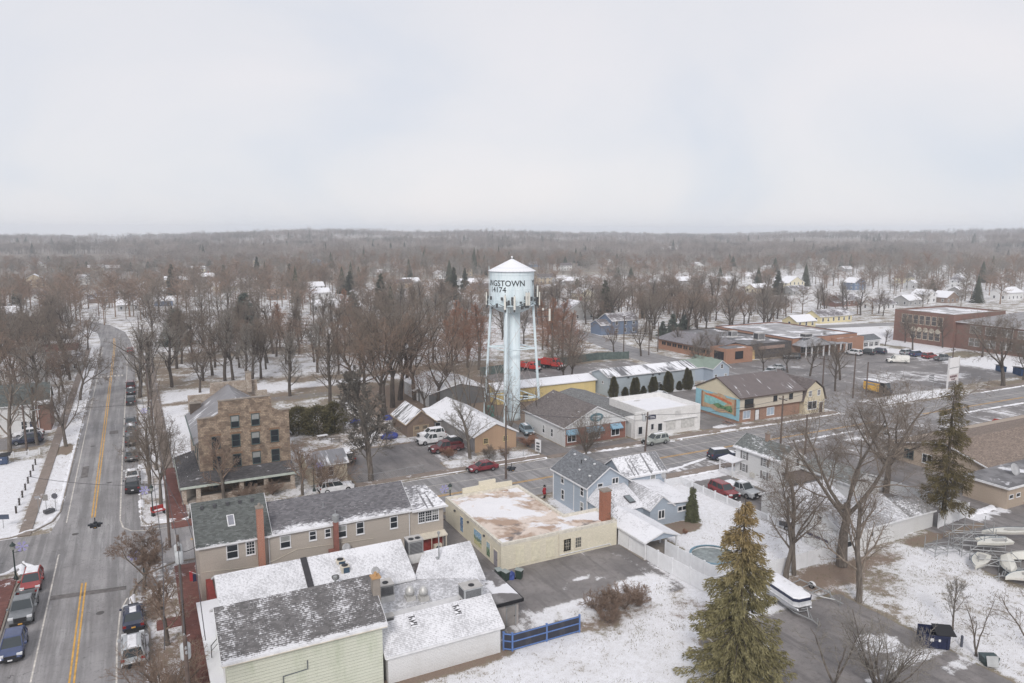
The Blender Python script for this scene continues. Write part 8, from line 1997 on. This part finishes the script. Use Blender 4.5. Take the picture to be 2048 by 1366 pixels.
FH = [
 (292, 592, 9, 8, 5.2, 'y', 'white', 0, 'tall white house with steep gable facing the street bend', True, 0), (214, 606, 10, 8, 3.4, 'x', 'brown', 1, 'brown house with snowy porch roof left of the white gabled house', False, 3),
 (258, 622, 9, 7, 3.0, 'x', 'grey', 0, 'low grey house with white roof at the bend of the main street', False, 0), (334, 590, 12, 8, 2.8, 'x', 'white', 0, 'long low house with white roof right of the steep gable', False, 0),
 (328, 612, 8, 6, 2.6, 'x', 'blue', 0, 'small bluish house with white roof beyond the street trees', False, 0), (412, 566, 11, 8, 4.6, 'x', 'grey', 0, 'grey two storey house with snowy roof, leftmost of the far pair', True, 0),
 (452, 582, 13, 9, 3.0, 'x', 'cream', 0, 'cream house with broad snowy roof, rightmost of the far pair', False, 0), (556, 600, 9, 8, 3.4, 'x', 'brown', 3, 'house with tan roof among the trees behind the park', False, 0),
 (640, 596, 11, 8, 3.0, 'x', 'white', 0, 'white house with snow roof behind the park, right of the tan roof', False, 0), (655, 622, 14, 8, 2.6, 'x', 'white', 0, 'long snowy roofed house nearest the park trees', False, 0),
 (95, 652, 6, 5, 2.4, 'x', 'yellow', 2, 'small pale yellow cottage left of the main street bend', False, 0), (70, 600, 11, 8, 3.0, 'x', 'white', 1, 'white house half hidden in the trees at far left', False, 0), (20, 640, 10, 8, 3.0, 'x', 'grey', 0, 'grey house with white roof at the left edge', False, 0),
 (30, 760, 12, 8, 2.8, 'x', 'white', 0, 'low snowy roofed house behind the brick ended house', False, 0), (125, 745, 9, 7, 3.0, 'x', 'grey', 1, 'small grey building behind the verge trees left of the street', False, 0),
 (885, 558, 8, 9, 4.2, 'y', 'white', 0, 'white gabled house far behind the tower, left side', False, 0), (938, 552, 6, 6, 5.2, 'y', 'tan', 2, 'narrow tan two storey house left of the water tank', False, 0), (965, 588, 13, 9, 3.2, 'x', 'brown', 2, 'dark roofed house just left of the water tank', False, 0), (946, 572, 15, 8, 2.6, 'x', 'white', 0, 'broad snow roofed house above the dark roofed one', False, 0),
 (757, 552, 10, 8, 3.0, 'x', 'white', 0, 'small white house far left of the water tower', False, 0), (726, 598, 9, 8, 3.8, 'y', 'white', 1, 'pale house beside the dark conifer left of the tower', False, 0), (700, 625, 12, 8, 2.6, 'x', 'grey', 0, 'low grey house with snowy roof left of the tower among rust trees', False, 0),
 (1162, 640, 13, 9, 4.2, 'y', 'grey', 1, 'large grey gabled house left of the tall spruce', True, 4), (1174, 602, 9, 8, 4.0, 'y', 'cream', 0, 'cream gabled house behind the large grey one', False, 0), (1100, 588, 12, 8, 2.8, 'x', 'white', 0, 'white house with snow roof right of the water tank', False, 0), (1120, 566, 12, 8, 2.8, 'x', 'white', 0, 'distant snow roofed house right of the water tank, higher up', False, 0),
 (1250, 668, 11, 8, 5.0, 'x', 'blue', 1, 'blue two storey house with white windows beside the second street', False, 4), (1345, 590, 12, 8, 2.8, 'x', 'white', 0, 'low white house among the trees beyond the blue two storey house', False, 0), (1420, 600, 12, 8, 2.8, 'x', 'white', 0, 'snow roofed house among the trees above the brick plaza', False, 0), (1460, 570, 14, 9, 2.8, 'x', 'grey', 0, 'distant grey house above the brick plaza', False, 0), (1505, 560, 12, 9, 2.8, 'x', 'white', 0, 'distant white house above the plaza, right of the grey one', False, 0),
 (1612, 655, 10, 7, 2.5, 'x', 'yellow', 0, 'small pale yellow garage house in front of the yellow ranch', False, 0), (1672, 645, 18, 8, 2.8, 'x', 'yellow', 1, 'long pale yellow ranch house beyond the brick plaza', False, 0), (1703, 612, 13, 9, 2.8, 'x', 'brick', 1, 'red brick ranch house with snowy roof above the yellow ranch', False, 4), (1600, 590, 12, 8, 3.0, 'x', 'grey', 1, 'grey house among the trees left of the brick ranch', False, 0), (1560, 615, 12, 8, 2.6, 'x', 'brown', 2, 'brown low house left of the yellow ranch', False, 0),
 (1772, 620, 13, 8, 2.8, 'x', 'white', 1, 'white house above the left corner of the school', False, 0), (1830, 612, 10, 8, 3.0, 'x', 'grey', 0, 'small grey house right of the white one above the school', False, 0), (1862, 606, 8, 8, 4.4, 'y', 'white', 0, 'white gabled house above the middle of the school', False, 0), (1905, 606, 10, 8, 3.0, 'y', 'brown', 0, 'brown gabled house above the school roof', False, 0), (1940, 592, 16, 8, 3.0, 'x', 'grey', 0, 'long grey house with snowy roof behind the school', False, 0), (2030, 600, 14, 9, 4.0, 'x', 'white', 0, 'white house with snow covered bulk at the right edge', False, 0),
 (1850, 578, 16, 9, 3, 'x', 'white', 0, 'distant snow roofed house above the school centre', False, 0), (1985, 548, 22, 10, 4.0, 'x', 'white', 0, 'distant white barn like house at the far right', False, 0), (1640, 530, 22, 10, 4.0, 'x', 'white', 0, 'very distant white house right of centre', False, 0), (660, 490, 40, 12, 5.0, 'x', 'white', 0, 'very distant white farm building below the horizon', False, 0), (1340, 503, 30, 12, 5, 'x', 'white', 0, 'distant white farm building right of the tower', False, 0), (180, 502, 45, 12, 4.0, 'x', 'cream', 0, 'very distant pale farm shed below the left wood', False, 0)]
q_ = random.Random(9)
for k, (x0, lb) in enumerate([(90, 'far left of the street'), (170, 'left of the street bend'), (240, 'above the street bend'), (380, 'above the hotel chimney'), (500, 'above the hotel front'), (610, 'above the hotel hedge'), (800, 'left of the tank'), (850, 'close left of the tank'), (1080, 'close right of the tank'), (1150, 'right of the tank'), (1230, 'above the blue two storey house'), (1300, 'right of the blue two storey house'), (1390, 'above the plaza left end'), (1530, 'above the plaza middle'), (1590, 'above the plaza right end'), (1720, 'above the yellow ranch'), (1800, 'left above the school'), (1960, 'above the school right end')]):
    for j, (yy, nm) in enumerate(((q_.uniform(528, 546), 'distant'), (q_.uniform(566, 590), 'nearer'))):
        wl = q_.choice(['white', 'white', 'grey', 'cream', 'tan', 'blue'])
        FH.append((x0 + q_.uniform(-25, 25), yy, q_.uniform(10, 17), 8, q_.choice([2.8, 3.0, 4.6]), q_.choice('xxy'), wl, q_.choice([0, 0, 0, 1, 2]), '%s %s village house %s' % (nm, wl, lb), False, 0))
for (px, py, w, d, h, ax, wl, sn, lb, ch, el) in FH: far_house(px, py, w, d, h, ax, wl, sn, lb, ch, el)

# ------------------------------------------------------------------ park, street and village trees
rg = np.random.default_rng(12)
TWS = [TW1, TW2, TW1, TW3]
PRO = [tree_proto(k, 200 + i, 15.0, BK2, TWS[i % 4], .45, .016, 3 if k == 'spread' else 2) for i, k in enumerate(('spread', 'spread', 'upright', 'fine', 'spread', 'spread', 'fine', 'upright'))]
THIN = [tree_proto('sparse', 220 + i, 15.0, BK1, TW1, .6, .016) for i in range(2)]
RUST = [tree_proto('cone', 230 + i, 16.0, BK1, TW4, .9, .022) for i in range(2)]
TAKEN = []
RECTS = [(-13, 2, 0, 300), (120, 148, 92, 330), (-400, 500, 78, 104), (3, 60, 60, 104), (5, 22, 102, 128), (19, 42, 98, 124), (40, 58, 104, 157), (60, 80, 100, 130), (64, 118, 112, 144), (98, 126, 98, 143), (75, 124, 145, 172), (136, 204, 98, 188), (222, 265, 65, 162), (200, 225, 108, 160), (-42, -13, 76, 166), (-29, -14, 254, 272), (203, 420, 146, 206), (56, 70, 116, 132)] + HR
def free(X, Y, md, rects=True):
    if rects and any(a < X < b and c < Y < d for a, b, c, d in RECTS): return False
    return all((X - x) ** 2 + (Y - y) ** 2 > md * md for x, y in TAKEN)
ORD = ['leftmost', 'second from left', 'third from left', 'fourth from left', 'fifth from left', 'sixth from left', 'seventh from left', 'eighth from left', 'ninth from left', 'tenth from left', 'eleventh from left', 'twelfth from left', 'thirteenth from left', 'fourteenth from left', 'fifteenth from left']
count = [0]
def place(zone, pts, kinds, hs, grp):
    """pts: list of (X, Y, forced height or None); labels follow the order in which they stand from left to right"""
    pts = sorted(pts, key=lambda p: PROJ(p[0], p[1], 0)[0])
    for c0 in range(0, len(pts), 15):
        ch = pts[c0:c0 + 15]
        for i, (X, Y, hh) in enumerate(ch):
            k = kinds[int(rg.integers(len(kinds)))]; H = hh or rg.uniform(*hs); base = 16.0 if k in RUST else 15.0
            s = H / base; w = s * rg.uniform(.85, 1.1) * (1.1 if H < 11 else 1)
            tone = 'rust coloured bare tree' if k in RUST else 'bare tree'
            put_tree('bare_tree', '%s %s, %s' % (tone, zone if c0 == 0 else zone + ', right half' if c0 == 15 else zone + ', far right', ORD[i]), 'tree', X, Y, k, rg.random() * 6.28, (w, w, s), grp)
            TAKEN.append((X, Y)); count[0] += 1
def scatter(x0, x1, y0, y1, n, md):
    out = []
    for _ in range(n * 30):
        if len(out) >= n: break
        X, Y = rg.uniform(x0, x1), rg.uniform(y0, y1)
        u, v = PROJ(X, Y, 0)
        if -60 < u < 2110 and free(X, Y, md) and all((X - a) ** 2 + (Y - b) ** 2 > md * md for a, b, _h in out): out.append((X, Y, None))
    return out
def pxl(l): return [(*G(a, b), h) for a, b, h in l]
UP = [PRO[0], PRO[2], PRO[4], PRO[7]]; SP = [PRO[1], PRO[5]]; FN = [PRO[3], PRO[6]]
place('in the park behind the hotel, front row', pxl([(400, 785, 11), (450, 762, 18), (466, 760, 17), (505, 758, 16), (522, 757, 15), (580, 792, 15), (660, 804, 17), (635, 745, 15), (430, 735, 13), (280, 795, 17), (302, 785, 16)]), UP + FN, (14, 17), 'bare trees in the park')
place('in the clump left of the water tower', pxl([(705, 775, 18), (728, 770, 17), (770, 830, 22), (785, 815, 24), (800, 800, 22), (830, 800, 20), (876, 815, 16), (850, 830, 11), (890, 790, 18), (760, 800, 19), (715, 800, 14), (815, 770, 20)]), UP + SP, (16, 20), 'bare trees in the clump left of the tower')
place('at the foot of the water tower', [(58.2, 119, 11), (59.4, 116.8, 9), (57.6, 122, 12), (58.8, 125.6, 13), (57.2, 129, 14), (64.6, 116.5, 9), (56.6, 134, 14)], [THIN[0], THIN[1]], (9, 14), 'bare trees at the foot of the tower')
place('beside the parked cars on the main street', pxl([(312, 940, 9), (306, 880, 9), (302, 840, 10), (300, 800, 12), (296, 755, 12), (292, 725, 12), (287, 700, 12)]), [THIN[0], PRO[2], THIN[1]], (9, 13), 'bare street trees along the main street')
place('on the verge left of the main street', pxl([(140, 760, 14), (163, 735, 14), (120, 715, 13), (176, 700, 13), (85, 700, 14), (45, 725, 15)]), UP + SP, (13, 15), 'bare trees left of the main street')
place('with rust crown near the tower', pxl([(905, 742, 17), (935, 735, 16), (958, 740, 18), (690, 655, 15), (1105, 722, 18), (1125, 715, 17), (1140, 728, 15), (1085, 700, 16), (915, 700, 16), (560, 700, 15)]), RUST, (15, 18), 'rust coloured trees near the tower')
place('by the green yard fence', pxl([(1128, 770, 12), (1142, 765, 12), (1228, 710, 11), (1282, 712, 12), (1145, 738, 13)]), UP + SP, (11, 13), 'bare trees by the green yard fence')
place('in the plaza lot', pxl([(1405, 752, 10), (1392, 735, 8), (1527, 745, 8.5), (1575, 745, 8), (1620, 752, 10), (1670, 782, 11), (1680, 760, 10)]), [PRO[0], PRO[2], PRO[4]], (8, 11), 'bare trees in the plaza lot')
place('before the brick school', pxl([(1770, 692, 6), (1825, 700, 12), (1810, 685, 10), (1885, 695, 11), (1964, 714, 14), (1650, 700, 6), (1930, 690, 9)]), [PRO[3], PRO[0], PRO[2]], (9, 13), 'bare trees before the school')
place('by the plaza left front', pxl([(1395, 715, 8), (1430, 718, 9), (1360, 700, 8)]), [PRO[0], PRO[2]], (8, 9), 'bare trees by the plaza windows')
zones = [('in the park middle ground', 6, 66, 180, 212, 24, 5.2, UP + FN + SP), ('at the far side of the park', -2, 90, 212, 245, 34, 5.0, UP + FN), ('beyond the park in the village', 2, 122, 246, 290, 34, 5.5, UP + FN), ('left of the street beyond the snowy verge', -75, -15, 172, 230, 22, 5.5, UP + SP), ('in the wood left of the street bend', -95, -18, 232, 300, 32, 5.5, UP + FN), ('behind the red trucks yard', 66, 120, 186, 244, 16, 6, UP + FN), ('beyond the second street, near row', 148, 215, 190, 232, 22, 6.5, UP + SP), ('beyond the second street, further row', 150, 260, 234, 290, 34, 6.5, UP + FN), ('around the yellow ranch and the school', 215, 300, 165, 240, 12, 8, UP + FN)]
for nm, x0, x1, y0, y1, n, md, kd in zones: place(nm, scatter(x0, x1, y0, y1, n, md), kd, (11, 17.5), 'bare trees ' + nm)
for i, (px, py, h, w, k, lb) in enumerate([(762, 618, 17, 1.0, 0, 'dark spruce left of the water tower, tall and broad'), (706, 640, 12, 1.2, 2, 'broad dark conifer left of the tower, lower'), (908, 600, 18, .9, 1, 'tall narrow spruce just left of the water tank'), (1210, 642, 17, 1.0, 0, 'tall dark spruce left of the blue two storey house'), (355, 690, 12, 1.5, 2, 'broad dark green conifer behind the street trees'), (490, 660, 14, 1.4, 2, 'dark conifer above the park trees'), (450, 585, 17, .9, 1, 'slender spruce far behind the park, left one'), (345, 590, 18, .9, 0, 'slender dark spruce far behind the street bend'), (515, 560, 18, .8, 1, 'slender spruce far behind the park, right one'), (1345, 672, 8, 1.1, 2, 'bluish conifer left of the brick plaza, tallest'), (1325, 676, 6, 1.2, 2, 'bluish conifer left of the brick plaza, lowest'), (1368, 668, 7, 1.3, 2, 'bluish conifer left of the brick plaza, rightmost'), (1555, 590, 14, 1.2, 0, 'dark conifer in the village above the plaza'), (1288, 636, 8, 1.0, 1, 'small conifer right of the blue two storey house'), (30, 505, 18, 1.2, 0, 'dark conifer at far left below the horizon'), (580, 575, 16, .9, 1, 'dark spruce above the tan roofed house'), (930, 585, 15, .9, 0, 'dark spruce left of the tank beside the tan house'), (700, 590, 14, 1.3, 0, 'dark conifer in the clump far left of the tower')]):
    X, Y = G(px, py); b = 12 if k == 2 else 15
    put_tree('spruce_tree', lb, 'tree', X, Y, SPM[k], i * 1.1, (w * 1.3 * h / b, w * 1.3 * h / b, h / b), 'distant conifers'); TAKEN.append((X, Y))

# ------------------------------------------------------------------ the wood: everything beyond, too many to count
def far_template(seed, H, nb):
    r = np.random.default_rng(seed); V = []; F = []
    def tri(a, b, w):
        d = b - a; s = np.cross(d, r.normal(0, 1, 3)); s /= np.linalg.norm(s) + 1e-9
        i = len(V); V.extend([a + s * w, a - s * w, b]); F.append((i, i + 1, i + 2))
    tr = np.array([0, 0, 0.]); tri(tr, np.array([.0, .0, H * .75]), .28); tri(tr + [.1, .1, 0], np.array([.1, .0, H * .75]), .24)
    for k in range(nb):
        z = H * (.28 + .5 * r.random()); a = r.random() * 6.28; out = np.array([math.cos(a), math.sin(a), r.uniform(.25, 1.3)]); L_ = H * r.uniform(.22, .36) * (1.2 - .5 * z / H)
        p = np.array([0, 0, z]); q = p + out / np.linalg.norm(out) * L_; tri(p, q, .10)
        for j in range(5):
            t = r.uniform(.25, 1); p2 = p + (q - p) * t; d2 = out + r.normal(0, .9, 3); d2[2] = abs(d2[2]); tri(p2, p2 + d2 / np.linalg.norm(d2) * L_ * r.uniform(.3, .6), .06)
    return np.array(V), np.array(F)
TP = [far_template(300 + k, 14, 46) for k in range(5)]
def merge(places, tps, name, mats):
    for mi, mt in enumerate(mats):
        Vs, Fs, o = [], [], 0
        for i, (X, Y, z, s, sx) in enumerate(places):
            if i % len(mats) != mi: continue
            V, F = tps[i % len(tps)]; a = i * 2.399; c, d = math.cos(a), math.sin(a)
            W = np.stack([(V[:, 0] * c - V[:, 1] * d) * sx + X, (V[:, 0] * d + V[:, 1] * c) * sx + Y, V[:, 2] * s + z], 1).astype(np.float32)
            Vs.append(W); Fs.append(F + o); o += len(V)
        ob = link(bpy.data.objects.new(name, np_mesh(name, np.concatenate(Vs), np.concatenate(Fs), mt, False))); ob['kind'] = 'stuff'
def ring(r0, r1, n, md_house=True):
    out = []
    a0 = math.radians(38.5)
    while len(out) < n:
        th = rg.uniform(-a0, a0); d = math.sqrt(rg.uniform(r0 * r0, r1 * r1))
        X = d * math.sin(th + YAW); Y = d * math.cos(th + YAW)
        if any(a < X < b and c - 16 < Y < e for a, b, c, e in HR): continue
        if d > 900 and math.sin(X * .0045 + 2.2) * math.sin(Y * .006 + 1.1) > .72: continue
        if d < 700 and math.sin(X * .021 + 1) * math.sin(Y * .026 + .5) > .45: continue
        if abs(X + 6) < 9 and Y < 290 or 200 < X < 420 and 140 < Y < 215: continue
        out.append((X, Y, float(hill(np.array(X), np.array(Y))) - .2, rg.uniform(.65, 1.2) * (1 + .25 * math.sin(X * .011 + 2 * math.sin(Y * .006)) + (.25 if rg.random() < .06 else 0)), rg.uniform(.8, 1.25)))
    return out
merge(ring(290, 480, 560), TP, 'village_wood', [TW1, TW2])
merge(ring(480, 900, 2100), TP, 'village_wood', [TW1, TW2, TW3])
def clump(seed):
    r = np.random.default_rng(seed); V, F, o = [], [], 0
    for k in range(7):
        a, b = TP[int(r.integers(5))]; s = r.uniform(.75, 1.15); q = r.random() * 6.28
        keep = b[::3] if len(b) else b
        W = a * s; W = np.stack([W[:, 0] * math.cos(q) - W[:, 1] * math.sin(q) + r.uniform(-14, 14), W[:, 0] * math.sin(q) + W[:, 1] * math.cos(q) + r.uniform(-8, 8), W[:, 2]], 1)
        used = np.unique(keep); mp_ = np.zeros(len(a), int); mp_[used] = np.arange(len(used))
        W = W[used]; 
        c = W.reshape(-1, 3, 3); ctr = c[:, 2:3, :]; c[:, :2, :] = ctr + (c[:, :2, :] - ctr) * np.array([1.6, 1.6, 1.0]); W = c.reshape(-1, 3)
        V.append(W); F.append(mp_[keep] + o); o += len(used)
    return np.concatenate(V), np.concatenate(F)
CL = [clump(400 + k) for k in range(6)]
def woodm(name, a, b, c):
    M = Mat(name, .95, .1); p = M.coord('Position')
    k = M.mix(M.step(M.noise(p, .012, 3, .6), .4, .6), col(*a), col(*b))
    return M.out(M.mix(M.step(M.noise(M.map(p, loc=(300, 0, 0)), .009, 4, .6), .54, .62), k, col(*c)))
FWM = [woodm('far_wood_twigs', (122, 110, 102), (152, 138, 130), (96, 92, 84)), woodm('far_wood_twigs_pale', (138, 126, 118), (160, 148, 140), (104, 100, 92))]
merge(ring(880, 1500, 2000), CL, 'far_wood', FWM)
merge(ring(1450, 2700, 2800), CL, 'far_wood', FWM)
EV = []
for k in range(3):
    V_, F_, o_ = [], [], 0
    for j in range(26):
        z = 13 * j / 26; r0 = 4.4 * (1 - z / 14)
        for i in range(7):
            a = i * .9 + j * 1.3 + k; V_ += [(0, 0, z + 1.6), (r0 * math.cos(a), r0 * math.sin(a), z), (r0 * math.cos(a + .6), r0 * math.sin(a + .6), z + .1)]; F_.append((o_, o_ + 1, o_ + 2)); o_ += 3
    EV.append((np.array(V_), np.array(F_)))
merge(ring(330, 900, 70), EV, 'far_evergreens', [NK])
merge(ring(900, 2000, 170), EV, 'far_evergreens', [NK])

# ------------------------------------------------------------------ dry grass poking through the yard snow
r_ = np.random.default_rng(77); P = []
for x0, x1, y0, y1, n in ((16, 44, 30, 52.5, 9000), (34, 48, 49, 57, 2500), (61, 79, 30, 51.5, 9000), (53, 67, 54, 68, 2500), (-60, -16, 100, 132, 2500), (-12.6, -10.6, 108, 170, 1200)):
    X = r_.uniform(x0, x1, n); Y = r_.uniform(y0, y1, n)
    k = (np.sin(X * 1.3 + 2 * np.sin(Y * .7)) * np.sin(Y * 1.1 + 1.5 * np.sin(X * .9)) + r_.normal(0, .45, n)) > .25
    P.append(np.stack([X[k], Y[k], np.full(k.sum(), -.01)], 1))
P = np.concatenate(P)
P = P[~((P[:, 0] > 43.5) & (P[:, 0] < 61.2) & (P[:, 1] < 47.5))]
V, F = blades(P, np.stack([r_.normal(0, .6, len(P)), r_.normal(0, .6, len(P)), np.ones(len(P))], 1), .2, .02, r_)
ob = link(bpy.data.objects.new('dry_grass', np_mesh('dry_grass', V, F, plain('straw_grass', col(136, 124, 98), .9), False))); ob['kind'] = 'stuff'

# ------------------------------------------------------------------ haze: the pale winter air over everything
hz = MB().box(-4100, 4300, -450, 4300, -1.5, 62)
hm = bpy.data.materials.new('haze'); hm.use_nodes = True
nt = hm.node_tree
for n in list(nt.nodes): nt.nodes.remove(n)
ho = nt.nodes.new('ShaderNodeOutputMaterial'); hv = nt.nodes.new('ShaderNodeVolumePrincipled')
hv.inputs['Color'].default_value = (.86, .92, 1, 1)
hv.inputs['Density'].default_value = HAZE
nt.links.new(hv.outputs[0], ho.inputs['Volume'])
hob = link(bpy.data.objects.new('haze', hz.mesh('haze', hm, uv=False))); hob['kind'] = 'stuff'
